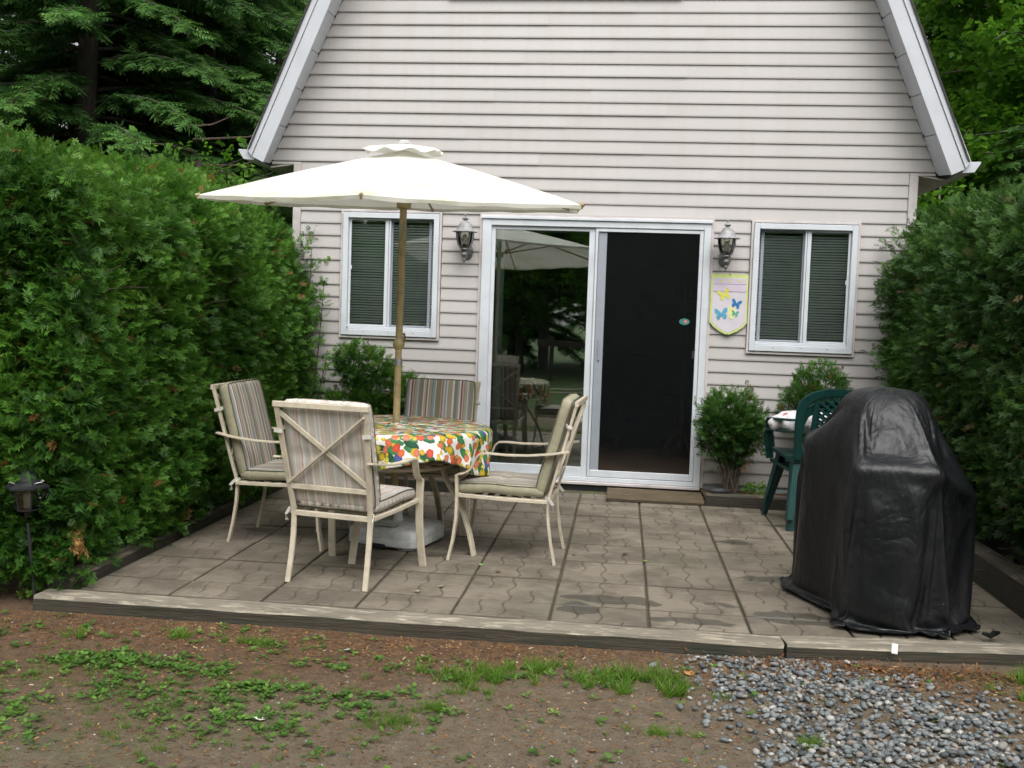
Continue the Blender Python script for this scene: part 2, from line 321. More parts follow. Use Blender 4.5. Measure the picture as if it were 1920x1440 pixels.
# settled shape of the grill cover and of the tablecloth: second differences of point positions, row by row
COVER_NUMBERS = [
651,651,651,651,651,651,651,651,651,651,651,651,651,651,651,651,651,651,651,651,651,651,651,651,651,650,651,651,651,651,651,651,651,651,651,651,651,651,651,651,650,651,650,651,651,650,650,650,651,651,651,650,650,650,650,650,651,651,651,651,
651,651,651,651,651,651,651,651,651,651,651,651,651,651,651,651,651,651,651,651,651,651,651,651,651,651,651,651,651,651,651,651,651,651,651,651,-599,-596,-596,-596,-596,-596,-597,-597,-598,-599,-600,-601,-602,-603,-605,-606,-608,-610,-613,
-615,-618,-621,-625,-631,-647,-661,-669,-673,-677,-680,-683,-686,-688,-690,-692,-694,-695,-697,-698,-699,-698,-701,-700,-703,-703,-702,-702,-703,-697,-687,-685,-683,-684,-684,-683,-683,-685,-684,-684,-683,-682,-681,-680,-679,-678,-677,-676,
-674,-672,-670,-667,-664,-655,-644,-641,-638,-635,-633,-630,-629,-628,-627,-625,-623,-621,-619,-617,-616,-614,-611,-609,-607,-604,-602,-602,-601,0,-1,-1,-1,-1,-1,0,-1,0,0,0,0,0,-1,0,-1,-1,-1,0,-1,-1,-1,-2,-2,-1,-2,-1,-1,-1,-1,0,1,0,0,1,1,0,
1,1,0,-1,0,0,1,0,0,-1,0,2,-1,0,-1,1,1,-1,0,2,1,2,1,1,0,0,0,0,1,1,0,0,0,-1,0,1,0,1,1,0,1,-1,-1,-5,-3,-3,-3,-3,-3,-4,-2,-2,-3,-3,-2,-3,-3,-1,-1,-1,-1,0,-1,-1,-1,-1,0,-1,-1,-1,-2,-2,-1,-2,-1,-1,-1,-1,-1,0,-1,2,2,-1,2,1,-1,0,1,0,0,1,1,0,1,1,1,0,
2,2,2,1,2,2,1,1,1,-4,1,1,0,0,0,2,2,1,1,1,2,1,3,2,1,1,-1,0,1,-1,-1,0,-1,0,0,1,1,1,0,1,0,0,-3,-3,-3,-3,-3,-1,-3,-2,-3,-2,-2,-1,-2,-2,0,-4,-4,-5,-4,-5,-6,-5,-5,-4,-4,-3,-2,-3,-3,-1,-2,-1,-1,-1,1,0,1,-2,-1,3,-2,-1,0,0,-2,-1,-1,1,1,1,1,2,2,2,0,1,
2,2,1,2,3,3,2,3,0,-1,2,3,2,1,-1,0,2,1,1,2,0,1,3,1,2,1,0,2,2,0,1,-1,0,-1,-2,-1,-2,-2,-6,-5,-2,-2,-3,-3,-3,-5,-3,-6,-4,-4,-5,-9,-9,-11,-10,-25,-24,-29,-26,-20,-15,-19,-22,-22,-23,-23,-21,-17,-13,-14,-12,-12,-10,-7,-6,-3,-3,-1,-2,-5,-5,-3,0,0,
1,1,5,3,8,9,9,9,11,15,17,14,17,17,17,12,10,11,15,2,0,3,5,4,6,5,7,6,5,6,6,6,7,3,0,1,2,1,1,1,0,0,-1,0,0,-1,1,-1,-2,-4,-2,-1,-2,-3,-1,-2,-3,-4,-7,-5,-6,-10,-13,-7,-17,-14,-15,-5,-4,-5,-3,1,-11,-16,-14,-17,-5,-6,-12,-8,-16,-14,-9,-7,-9,-7,-4,-8,
-6,-5,-3,2,5,3,2,3,4,3,5,6,6,8,9,8,14,11,6,13,12,15,11,12,11,13,20,15,4,4,4,2,9,8,5,8,7,4,5,6,0,5,6,8,2,4,2,1,2,3,2,0,0,0,-3,-1,-1,-2,-1,-1,-1,0,-2,0,-3,-6,-5,-3,-11,-10,-4,-6,-2,-7,-2,0,-5,-1,2,-9,-9,-2,2,8,1,-3,3,-13,-8,-2,-9,-15,-10,-11,
-16,-14,-9,-9,-6,-4,2,5,4,8,8,10,5,11,6,5,6,13,4,5,9,3,2,1,3,6,12,3,0,21,15,12,11,13,6,7,14,12,9,12,5,5,15,7,6,7,15,6,11,5,7,5,3,2,-3,-4,-4,-4,-3,-3,-4,-1,-3,-4,-5,-6,-6,-5,-6,-11,-8,-1,-3,-5,0,-3,-5,-2,-2,1,-9,-6,1,2,-5,-3,-10,-6,-10,-1,4,
-6,-10,0,0,-11,-10,-3,-9,-9,-9,0,6,7,12,5,10,11,2,-1,2,6,4,3,3,2,7,11,5,-6,-3,5,-3,15,16,-1,3,1,-5,-4,-5,5,-6,-12,-9,-6,2,-3,-6,9,10,-2,-7,8,-1,10,3,4,6,0,-3,-5,-4,-7,-7,-2,0,-4,-4,-4,-4,-7,-9,-6,-1,-6,1,-4,-10,-12,-14,3,-1,0,-1,-1,1,1,0,0,
2,2,-2,-2,1,4,-1,-3,7,3,-5,3,4,0,-2,2,0,-1,-1,0,-3,4,-1,0,9,-4,-4,-7,-4,-3,-3,1,-2,-8,-11,-1,4,-6,4,8,-15,-11,7,3,10,4,-4,-9,5,12,10,0,-4,-1,-3,-11,-5,10,6,-7,1,-3,1,2,0,1,-1,0,-1,0,0,-2,0,1,1,0,-1,-1,0,4,-3,-2,1,0,0,0,7,0,1,1,1,2,1,0,2,2,2,
-1,0,0,1,2,-4,6,0,-1,-2,1,2,-4,4,1,1,0,1,1,1,-4,1,-1,-1,9,-1,-1,-2,-5,-2,-6,-9,-8,0,3,-1,-2,16,-7,-8,2,1,2,-6,8,11,-5,-12,-10,0,10,7,3,-1,-2,-8,-10,3,8,2,2,-2,-3,0,-1,1,0,0,-1,0,-1,-1,0,-1,0,2,0,2,0,-5,4,1,0,0,1,2,1,-2,-1,1,-1,0,0,-1,0,2,-3,
2,2,1,-5,8,-2,1,-6,1,1,-4,4,1,-1,1,0,0,-1,1,1,-3,0,1,0,5,0,-1,-2,-4,-5,-3,0,2,1,-2,26,-9,-16,-2,3,-2,1,3,-10,6,16,3,-4,-12,-12,-2,4,9,4,0,-4,-11,-4,2,-2,-1,0,-1,1,-1,0,-1,0,0,0,1,1,2,1,0,-3,2,-3,6,3,1,0,1,-1,3,2,1,-1,-1,1,0,0,2,1,1,-3,-1,1,
3,9,-4,2,-4,0,2,-2,2,2,-1,-1,-1,0,0,1,-1,2,-1,-3,-1,1,4,1,1,-1,-1,0,-2,0,0,1,17,-16,-16,-2,1,2,1,1,2,1,-10,2,16,10,3,-5,-8,-7,-6,4,6,2,1,-6,-6,-3,1,0,-1,-2,0,0,1,0,-1,-1,0,-1,-1,-1,-3,0,1,4,0,1,-1,-1,1,3,3,-1,1,1,0,1,1,1,0,1,-1,1,1,1,2,-7,3,
-3,-2,2,-1,1,2,0,-1,1,0,0,0,0,0,0,3,-1,-2,0,0,4,1,0,0,-2,2,-1,5,7,-14,-13,-2,0,2,2,0,0,1,2,-2,-12,-6,11,14,9,-1,-2,-2,-7,1,6,1,1,-1,-3,1,1,0,0,0,1,0,0,0,0,-1,1,2,0,-2,5,4,-3,2,0,-1,-2,2,10,0,1,0,-1,1,0,-1,-1,0,0,0,0,1,3,-5,7,-4,-3,1,1,1,1,1,
0,1,-1,0,0,-1,0,1,-1,-1,2,-2,-3,0,2,1,-2,-5,1,-3,1,-7,-14,-8,0,1,2,2,1,1,0,0,3,4,-1,-10,-15,-1,13,14,1,0,1,-7,-4,4,1,1,3,-2,-3,-1,0,0,-1,-1,0,0,-1,0,-1,-1,-1,3,6,-6,5,2,2,1,3,5,-1,-1,0,-1,0,0,-1,0,1,0,-1,0,0,1,-4,6,-6,-3,2,2,2,1,1,0,-1,-1,0,
0,0,0,-1,1,2,2,1,1,-1,-4,-3,0,-5,1,-1,3,0,-3,-2,-1,0,1,2,3,2,0,1,0,0,3,6,3,-4,-14,-13,2,15,4,3,4,-4,-4,1,-1,0,-1,1,-1,-2,-2,0,1,-1,-1,0,0,2,-1,0,5,-7,9,3,3,4,2,4,2,0,1,0,1,2,0,1,1,-1,1,-1,-1,2,0,5,-4,-2,3,0,1,-1,1,1,1,1,0,1,0,0,1,0,-2,0,-1,
1,2,-3,-4,-5,-4,6,3,3,2,2,4,4,3,1,1,-2,1,1,1,1,1,1,0,3,5,7,2,-6,-13,-8,7,1,3,8,-3,-3,0,-1,1,-2,0,0,0,-2,-2,1,0,2,1,10,13,12,3,12,3,4,4,3,8,6,1,1,-1,-1,-1,-1,0,-1,-1,-1,-1,-1,-2,0,3,-3,-3,3,-1,1,0,2,1,0,2,0,0,0,0,0,-1,0,1,1,2,0,1,5,4,4,1,-1,
3,2,3,6,6,6,7,9,8,7,3,0,2,1,2,0,2,1,3,4,7,5,-2,-11,-12,0,-1,-6,7,5,2,0,-2,1,-1,0,0,0,1,1,2,1,0,4,0,1,9,5,6,4,2,2,0,-1,0,0,0,0,0,2,2,2,1,0,-1,-1,0,2,-2,-1,3,-4,-1,1,2,1,-1,0,-2,-3,0,0,0,0,0,0,-1,-4,-1,1,1,1,4,2,5,13,12,13,16,14,15,17,18,18,
18,21,9,5,2,2,0,2,1,0,0,1,3,6,9,7,-3,-13,-16,-8,-11,-8,-4,-1,0,-1,0,1,0,0,-1,-4,-3,-6,-9,-21,-18,-16,-23,-20,-14,-4,1,0,0,1,1,0,0,-1,0,0,1,0,1,-1,0,-1,0,0,-1,-1,-4,0,3,1,-1,-3,-2,3,-6,-2,0,-1,0,-1,-1,-1,-1,-1,-3,-1,1,6,8,15,15,19,14,12,8,5,
5,2,0,-3,-2,-7,-4,-2,-1,1,1,1,0,1,1,1,1,2,5,8,14,15,17,15,12,8,6,4,3,2,3,0,1,1,0,0,-4,-3,-3,-9,-3,-4,-1,-7,-13,-16,-9,-1,2,0,1,3,2,1,-1,1,2,2,0,-1,-2,-1,2,2,-2,-3,-1,2,-1,-2,-3,-3,7,-5,0,-1,-2,0,0,1,0,0,-2,1,2,-1,3,-1,-2,-1,4,-3,-6,4,2,2,-1,
0,-1,1,0,1,0,-1,0,-1,1,-1,0,0,0,0,0,1,-1,-1,-1,5,10,8,7,9,4,4,4,4,0,1,1,1,1,2,2,-5,-5,-2,-7,-1,5,4,0,-8,-16,-17,-11,-2,-2,-5,2,1,0,2,2,0,3,1,0,2,1,-8,-3,0,2,0,-1,-3,-2,9,-4,-6,-2,0,1,-1,-1,-1,-1,-2,1,1,-1,4,0,1,-1,-8,-5,-8,-5,-21,-10,-3,-1,
-2,0,-1,0,1,1,0,0,0,-1,1,0,0,2,1,2,2,4,5,-1,0,0,-5,3,-1,2,0,-2,-3,1,1,0,0,-2,-3,-5,8,9,9,5,-8,-12,4,7,5,-2,-10,-17,-21,-17,-8,-13,0,0,1,-1,0,3,12,4,4,-6,-1,1,1,0,-1,-4,0,8,1,-8,0,0,1,0,1,1,-1,0,1,0,1,0,0,0,-1,-2,1,-1,2,2,2,-10,-3,1,1,0,1,0,
0,0,0,0,0,1,2,3,1,0,1,1,1,-2,-10,0,0,-2,6,-1,-3,-2,1,2,1,-1,1,0,-1,-1,2,8,3,1,-1,4,6,-2,-15,-4,6,8,6,2,-3,-9,-14,-8,-6,0,-19,-8,-12,-18,-17,-4,-7,-2,-3,-3,-3,-3,-3,1,3,2,-10,0,1,2,2,0,0,-1,1,1,-1,1,-2,1,2,0,0,0,2,0,-1,2,3,-2,-10,-1,2,0,-1,
-1,3,2,-1,-1,-1,0,1,-1,1,1,1,1,0,-5,1,3,2,0,1,-1,-1,0,-1,1,0,0,0,-1,0,1,-3,0,0,0,1,0,3,8,1,-8,-5,2,5,7,9,9,5,1,-7,-10,-14,-10,-17,-19,-12,-21,-11,-4,1,-4,-4,-4,-3,2,11,-4,-2,1,1,0,1,0,0,0,0,-1,1,2,0,3,3,-1,0,1,0,0,1,0,4,1,-5,-6,1,1,1,1,-1,2,
1,1,1,1,-1,0,1,-1,0,1,-4,-3,2,2,1,1,0,-3,0,0,1,0,1,1,-1,0,0,2,4,0,-1,1,0,1,1,3,14,-1,-7,-3,0,2,3,7,6,1,-10,-19,8,-1,17,15,6,6,2,0,-4,2,1,2,3,2,-18,-7,1,0,0,2,0,-1,-1,0,-1,0,0,-1,-1,2,-2,1,1,1,1,0,-1,0,1,6,-2,-9,-4,1,0,-1,-1,-1,1,0,0,1,2,0,0,
1,2,-1,-3,0,4,2,0,2,-1,-1,0,1,0,0,1,0,-1,0,-1,1,1,0,0,-1,0,-1,2,-3,0,8,-1,-6,-2,-1,0,-6,4,6,4,14,0,-7,-5,-1,0,-1,0,3,5,1,4,2,-1,-9,3,-4,-4,-3,-2,-1,-2,-3,-2,-2,0,2,4,2,4,2,3,4,3,4,3,1,0,0,2,4,9,4,-3,-1,-2,-1,-3,2,1,2,0,-1,-1,0,0,0,0,-1,2,6,
4,2,1,-1,-2,0,1,-1,-1,1,1,1,1,1,2,-1,-2,-2,-2,-2,0,0,2,-1,-9,5,3,1,-1,-4,-10,-1,-3,-11,2,2,2,0,0,1,-1,2,-2,-1,-1,0,-3,-6,1,4,-2,-1,-1,-3,0,0,-3,-2,-2,-1,0,2,1,1,2,1,1,2,4,3,1,0,1,1,0,3,4,3,0,-1,-1,0,0,0,1,2,1,-1,0,3,0,-1,0,0,3,4,3,1,1,1,0,1,
0,1,1,-1,0,-1,-1,0,-1,-1,-2,-1,-3,-2,0,-2,2,2,-4,-6,3,1,-1,1,4,-1,-11,-1,3,0,0,4,0,1,0,0,-1,-2,1,1,1,5,1,6,-3,1,-1,3,2,-1,-1,0,0,0,1,-1,0,1,0,0,0,1,0,0,0,0,-1,-1,1,0,1,0,-1,-1,1,0,-1,-1,0,-1,0,1,0,0,0,1,-1,-1,-2,0,0,-1,0,-1,-1,-1,0,0,-1,0,0,
1,1,0,0,1,1,-1,1,0,-1,-1,-2,6,3,-2,1,0,-2,0,2,-1,-4,5,-1,0,0,1,0,0,-1,1,-1,-3,0,0,0,1,-1,-8,1,-1,0,2,-1,0,-1,1,0,0,-1,0,0,-1,1,0,1,0,0,1,0,0,-1,0,-1,-1,0,1,0,0,1,-1,0,1,0,0,1,-2,0,1,3,2,0,-1,0,2,0,-1,0,1,-2,1,1,-1,0,0,1,0,-1,0,0,-1,0,0,-1,1,
-1,0,-2,2,7,0,0,0,1,0,-1,-1,7,0,0,-1,0,-1,2,2,0,0,-1,-2,-2,0,1,-1,-5,-3,-3,-1,3,0,1,-1,0,-1,0,0,1,0,0,1,0,0,-1,0,-1,-1,0,0,0,1,1,1,1,-1,0,0,-1,0,0,0,0,0,-1,1,0,-1,-1,-1,0,0,1,0,-1,0,0,-1,1,-1,-1,0,1,0,-1,0,0,-1,0,0,0,1,1,0,0,1,-1,0,3,2,-2,1,
0,-2,0,-2,1,1,0,-1,1,1,-1,-1,1,0,1,-2,-2,-2,-2,0,1,0,1,2,2,0,-1,-1,-1,0,0,0,0,1,1,-1,0,1,0,-1,1,1,0,-1,0,0,0,0,1,1,-1,-1,1,0,1,0,1,0,1,-1,0,1,0,1,0,0,2,1,0,1,1,1,-2,1,1,1,-1,-1,1,1,1,0,0,0,-1,-1,-1,-1,-1,-1,-1,-2,2,4,2,0,-1,1,1,7,2,0,-1,0,
-1,0,-1,1,-1,0,1,0,-3,1,-1,-2,3,0,2,3,0,0,1,-1,0,0,0,0,0,0,-1,0,0,-1,0,1,0,-1,0,1,-1,0,-1,1,0,1,-1,0,0,0,-1,0,0,0,-1,-1,-1,-2,0,0,-1,0,1,1,0,-1,-1,-4,0,0,0,-1,1,1,-1,0,0,0,0,-1,1,0,0,1,1,1,0,0,0,1,1,0,1,-1,0,-3,0,0,1,0,1,0,-1,0,0,0,0,-1,-1,
-2,2,1,-1,1,2,0,-1,0,-1,0,0,0,0,0,-1,-1,0,0,1,1,0,0,-1,1,0,-1,1,0,0,0,0,1,2,0,1,1,1,0,-1,0,1,1,-1,1,0,0,0,-1,1,-1,-2,0,-1,-1,0,-1,0,0,-1,0,0,0,0,0,-1,0,-1,0,0,0,0,-1,-1,-1,2,1,0,0,0,0,-3,-1,0,0,-1,-1,-1,-1,1,0,0,0,1,-1,-1,-1,-1,0,1,4,1,0,0,
0,0,-1,0,0,0,0,1,1,0,0,-1,-1,0,-1,1,-1,0,0,-1,1,1,-1,0,0,-1,0,-1,0,-1,0,1,0,-1,0,0,-1,0,0,-2,2,0,-1,0,1,0,1,1,1,-1,1,1,0,1,0,0,0,1,1,0,1,0,0,0,1,-1,-2,-1,2,2,1,0,0,0,0,0,1,0,0,1,1,-1,-1,-1,0,1,1,-2,-1,0,0,0,-1,0,1,1,0,0,-1,0,0,1,-1,0,0,-1,0,
1,1,0,1,0,1,1,1,0,0,-1,1,1,0,0,-1,0,0,1,0,0,0,1,1,-1,0,-1,-1,0,0,2,1,1,-1,0,-1,-1,0,1,-1,-1,-1,-1,-1,0,0,-1,-2,0,-1,1,0,-1,0,1,-1,-1,0,0,1,0,0,1,0,1,0,0,-1,0,0,-1,1,1,-1,0,1,0,-2,-2,0,0,1,0,1,1,1,-2,0,0,0,-1,1,-1,0,1,0,1,-1,0,-1,-1,-1,-1,-1,
0,0,1,0,-1,0,1,0,1,0,0,0,0,0,0,-1,0,0,1,-1,0,1,-1,-1,-1,1,-2,1,1,-1,-1,0,1,1,1,1,1,0,0,1,0,0,-1,-1,1,-1,0,0,0,1,1,0,1,0,-1,1,0,-1,0,-1,0,-1,1,-1,-1,1,-1,-1,0,-2,-1,0,0,-1,1,-2,-4,0,0,1,0,1,0,0,1,0,0,1,0,1,-1,1,1,1,1,0,0,0,-1,0,1,1,-1,-1,-1,
0,0,1,0,0,0,0,-1,-1,-2,-1,-1,2,1,0,0,-1,1,-1,0,1,1,1,0,0,0,0,-1,0,0,-1,0,0,0,1,0,1,0,-1,-2,1,1,0,-1,0,1,0,0,1,0,0,0,1,-1,0,-1,0,1,2,-1,0,-2,-1,-1,1,-2,-1,1,1,-1,-1,0,0,1,0,-1,0,0,-1,-1,-1,1,0,-1,0,-1,0,0,0,1,-1,0,0,1,0,0,1,0,-1,0,-1,0,1,1,0,
0,-1,1,0,0,-1,0,0,-1,0,0,0,-1,-1,-1,0,-1,0,1,0,0,0,0,-1,0,0,0,-1,0,-1,0,-1,1,1,1,0,-1,0,0,0,-1,-1,0,-1,0,2,4,1,0,0,0,0,-1,-3,1,-1,1,0,0,-4,-1,0,0,1,-1,0,1,0,-1,1,2,1,-1,-1,1,0,2,-1,0,-3,0,1,0,0,-1,0,0,0,0,0,0,1,1,-1,-1,-1,1,2,4,1,0,0,1,0,-1,
0,0,0,0,0,1,0,1,0,-1,0,0,0,0,0,-1,0,0,0,-1,0,-2,0,1,1,0,0,1,1,1,0,0,1,1,1,0,-3,0,-1,0,1,-1,-1,0,-1,-3,0,-1,0,0,0,0,0,1,-1,1,0,0,0,1,0,-1,-1,1,1,0,0,-1,2,-1,1,-1,0,1,1,1,0,-2,0,1,0,0,0,-1,1,-1,-1,0,2,0,1,-1,0,-1,0,0,0,0,0,1,1,-1,0,0,1,-1,0,0,
0,-1,0,1,-1,0,1,1,0,0,-1,0,0,1,1,-1,0,0,0,0,-1,0,-1,0,1,-1,1,0,1,2,1,0,0,-1,-1,0,1,0,0,1,0,1,0,-1,0,1,1,0,0,0,0,-1,0,0,0,1,-1,1,-2,-1,-1,-1,0,1,0,1,-1,-2,1,1,0,1,1,0,-1,0,0,1,0,0,0,1,0,0,-1,0,-1,-1,-1,1,0,0,0,1,-1,-1,-1,1,-1,-1,1,0,-1,0,0,
-1,0,2,2,0,0,2,1,0,-1,0,1,0,1,-1,-1,0,-1,-1,0,1,-5,-7,-1,-2,-2,0,-1,1,-1,-1,1,2,0,1,0,-1,-1,-1,0,1,0,0,0,0,1,0,1,-1,1,0,1,1,0,-1,0,-2,-1,1,-1,-1,0,0,-1,2,-2,-1,0,0,-1,-2,0,0,-1,0,1,-1,0,1,0,0,0,-1,0,0,-1,-3,-5,-1,1,0,1,0,0,1,1,-1,-2,0,0,0,1,
0,0,0,1,-1,-1,0,2,3,-2,1,2,1,0,-3,-2,0,-4,-4,-8,-4,0,-1,0,0,3,-1,0,-1,1,0,0,1,1,-1,0,0,0,0,-1,0,-1,1,-1,-1,-1,-1,1,1,0,1,0,0,1,1,0,0,2,-6,2,-2,1,1,0,1,0,0,0,-1,0,0,0,0,1,-1,0,0,0,1,2,1,1,0,-1,1,-1,1,1,-3,-2,-1,1,-1,2,1,-1,1,1,0,0,-1,0,2,4,1,
-2,-4,-2,2,1,-6,-6,-2,-6,2,1,-5,-2,1,1,1,0,-2,-1,1,-1,0,1,0,0,1,0,0,0,1,1,0,1,0,0,0,-1,1,2,0,0,0,0,-1,-1,-1,0,0,1,3,-1,-1,-1,0,1,0,1,1,-1,1,0,0,0,0,-1,1,0,0,0,0,-1,-2,0,0,0,-1,0,-1,0,3,0,-1,3,0,0,2,1,1,0,1,0,-1,1,3,1,-4,-6,3,-1,-3,0,10,1,-6,
-6,-14,6,-3,-2,2,-2,5,0,-1,1,-1,0,1,-1,-1,0,-1,0,0,0,-5,0,1,1,0,0,-2,-2,-1,-9,1,1,-2,0,0,0,2,0,0,0,0,-2,-2,-4,-2,-2,3,1,0,-1,-1,1,0,1,1,0,-1,0,0,1,2,0,-3,0,-1,0,2,0,5,0,0,4,1,-5,2,3,0,1,1,0,2,-3,-2,-1,21,13,-1,-2,-15,-2,2,1,6,15,4,1,5,-15,4,
-13,-3,12,3,-2,3,3,3,3,2,1,1,1,4,-4,-2,-1,1,-2,-3,0,0,-3,-9,-11,-2,3,3,0,1,-2,0,2,0,-1,1,1,7,-5,-2,-3,1,5,5,4,-1,-1,0,-2,1,-2,-5,1,2,-1,-2,-1,0,-1,1,3,1,-2,0,-1,-5,3,1,-3,-5,-11,-6,-7,5,14,7,5,-8,-21,-15,-1,-9,-8,-8,17,20,4,3,6,6,15,33,29,7,
16,1,11,-18,-12,-8,1,0,1,6,8,5,2,0,0,3,3,-3,0,1,-2,3,4,0,5,17,19,-6,6,6,2,-3,0,-2,1,7,0,-1,1,6,7,-5,-5,-12,-11,-20,-18,-12,-8,-7,0,-1,1,4,1,-1,0,5,5,3,10,22,6,1,5,8,2,-2,-6,-3,1,-9,-5,-19,-7,8,0,5,-10,-22,10,-2,8,-20,-20,5,-7,11,17,8,3,3,7,
-10,0,18,-7,8,14,31,-2,-5,-6,-2,6,-2,-3,2,0,0,7,-12,2,-3,-7,7,-7,-11,2,-1,-5,-16,-13,5,-13,-19,-16,-7,-17,-16,8,1,-1,-3,-1,10,21,6,-12,-14,-19,-17,-13,-9,-9,-3,0,0,0,-1,1,3,4,-7,-1,4,1,-13,3,13,15,4,10,4,4,3,3,26,-7,6,15,-6,2,-13,-17,14,5,
32,-10,-18,-5,-11,0,-11,-12,-3,2,1,-17,-5,-12,-4,16,6,17,5,19,21,20,14,-3,3,-1,-8,0,5,-9,22,4,5,-15,-13,9,5,-18,-3,-1,14,0,-13,-3,-7,-11,-17,11,30,-24,-33,-25,-4,10,-32,-38,-1,15,7,10,27,15,2,3,1,-8,10,15,17,3,2,-16,-6,-15,-18,-11,0,9,-4,
-19,-8,-8,4,4,1,-5,-27,13,16,9,7,-15,1,40,33,21,-1,35,32,13,25,-10,-4,6,6,0,-7,-4,12,20,4,3,2,-24,0,0,-1,-2,-1,6,-1,-2,5,7,7,19,-23,-1,2,10,-19,-10,-3,-10,-9,-11,-25,-11,2,-2,-10,-2,1,-21,-36,-4,-3,8,-15,-19,10,22,3,4,15,22,15,34,43,32,6,7,
-7,-9,-1,10,6,32,10,5,6,1,11,-1,-3,8,-3,7,7,3,-2,-4,10,21,-7,-17,-12,11,18,3,3,11,9,-23,15,3,-5,10,-10,-9,-18,-15,-10,21,1,-10,1,-3,-8,0,-16,-9,-6,-4,-1,-3,1,6,4,-2,-9,-24,21,3,-14,14,18,-12,7,26,-4,-6,3,-3,-6,-6,1,0,0,0,-4,19,34,10,17,18,
29,30,36,32,21,3,-20,-31,-37,-17,20,7,-16,-2,-5,3,8,-3,7,6,4,0,-13,-18,2,6,9,-2,0,-14,-3,5,0,-15,11,3,4,3,1,3,1,-1,-5,3,-49,-31,-32,2,-8,-10,-5,4,9,-13,-22,-12,-23,-13,-4,5,-7,-7,-6,-3,0,0,2,0,-1,-2,1,0,-10,-28,3,-18,13,19,-18,-23,4,-7,-11,
0,0,19,44,49,49,51,49,4,-7,26,21,-2,-13,-10,-13,-6,3,-16,-11,-16,-12,-21,-20,5,26,10,-3,-20,-27,-25,-7,-5,-8,1,11,24,-5,7,11,7,-1,19,15,18,22,-5,-2,11,-5,-13,-21,-10,-5,-5,4,2,12,18,13,-16,28,3,10,0,11,-18,-6,-4,3,7,17,-8,-1,-5,-8,-11,-15,
-4,-5,-4,-5,-1,5,9,-27,-6,-11,13,-3,-1,9,10,1,12,19,7,13,-11,-27,-13,-10,-12,-17,-7,-11,-32,-35,-18,2,-27,-21,-33,-34,-2,8,-1,1,11,1,4,4,3,12,12,-10,-13,-13,0,7,1,-10,-13,7,-11,-14,-4,-11,-3,0,-16,-13,17,-9,-28,-1,0,6,-20,-29,-24,-22,-20,32,
30,24,19,-27,-9,-12,-3,-18,2,3,2,3,9,-8,13,21,22,19,21,16,-6,-5,-6,1,1,-9,-9,6,14,15,-12,-5,2,2,-2,9,22,18,24,12,15,-4,-25,-29,-27,-17,6,15,5,17,16,-27,21,12,21,25,14,2,9,10,4,-1,-14,-13,-10,-13,-10,18,13,9,5,0,0,-3,-18,-24,-18,-19,-21,-2,
-5,-5,3,5,1,1,13,5,-2,-11,10,25,16,12,28,-18,-17,-8,-8,12,12,10,4,0,6,6,2,3,-11,-6,-6,-9,-10,-8,-11,-9,4,3,3,-2,-3,4,7,17,12,7,13,0,-2,3,11,8,-4,-9,-8,-11,-2,11,15,14,15,13,-5,-8,8,2,-8,12,-12,-10,-13,-14,-8,6,11,8,4,3,1,3,-3,-4,2,4,10,7,0,
1,0,2,9,14,12,13,11,5,-2,-4,0,-3,-12,1,-2,-7,-2,5,-4,-12,-6,-2,-14,733,734,734,734,734,734,734,734,734,734,734,734,734,734,734,734,734,734,734,734,734,734,734,734,734,734,734,734,734,734,734,734,734,734,734,734,734,734,734,734,734,734,734,
734,734,734,734,734,733,733,733,733,733,733,733,733,733,733,733,733,733,733,733,733,733,733,733,733,733,733,733,733,733,733,733,733,733,733,733,733,733,733,733,733,733,733,733,733,733,733,733,733,733,733,733,733,-740,-727,-721,-717,-713,
-710,-707,-705,-702,-700,-699,-697,-695,-694,-692,-691,-690,-689,-688,-687,-686,-685,-684,-683,-682,-682,-681,-681,-682,-682,-683,-684,-684,-685,-686,-687,-689,-690,-692,-693,-695,-697,-700,-703,-706,-709,-713,-719,-733,-748,-753,-756,-759,
-761,-764,-766,-768,-770,-771,-773,-774,-775,-777,-778,-779,-779,-780,-781,-781,-782,-782,-783,-784,-784,-784,-784,-784,-783,-783,-783,-783,-783,-782,-781,-781,-779,-778,-777,-775,-773,-771,-769,-766,-763,-760,-755,-1,0,0,1,0,0,0,1,0,0,1,1,
0,1,-1,0,0,0,1,1,1,1,0,0,0,1,-1,-1,0,-1,0,1,0,0,0,0,1,0,1,0,0,0,1,2,2,1,0,0,-1,-1,1,-1,0,-1,1,1,1,1,0,1,0,0,2,2,2,0,1,1,1,2,1,2,3,1,2,2,2,0,0,1,0,0,0,-1,1,-1,-1,1,0,-1,-1,-1,-2,-1,0,0,1,1,1,0,1,1,0,0,0,-1,0,-1,-1,-1,1,0,0,0,-1,-1,-1,0,2,0,0,
0,1,0,0,1,0,-1,-1,-1,0,-1,-1,0,0,0,1,0,0,0,0,1,2,3,2,1,-2,1,0,0,-1,-1,0,1,1,1,2,2,1,2,2,4,3,5,3,3,4,4,2,4,2,3,3,5,7,3,2,5,3,4,2,3,3,0,1,2,1,1,1,-1,-1,0,0,0,0,0,-1,-1,-1,-2,-2,0,-2,-2,-1,-2,-3,-2,-2,-2,-2,-2,-1,-2,-4,-1,0,-2,-2,-1,-2,-3,-2,
-1,-1,0,-2,-1,-1,-1,-1,0,-1,1,1,0,0,0,1,2,2,1,1,-1,0,1,3,4,3,2,3,3,3,3,5,5,6,4,6,5,6,6,6,4,6,6,8,6,7,6,3,7,10,4,7,6,7,8,8,9,9,9,9,9,10,6,7,3,9,7,4,3,1,-3,-6,-7,-8,-11,-10,-9,-9,-10,-10,-12,-12,-10,-10,-9,-8,-7,-4,-4,-5,-4,-6,-7,-6,-7,-9,-12,
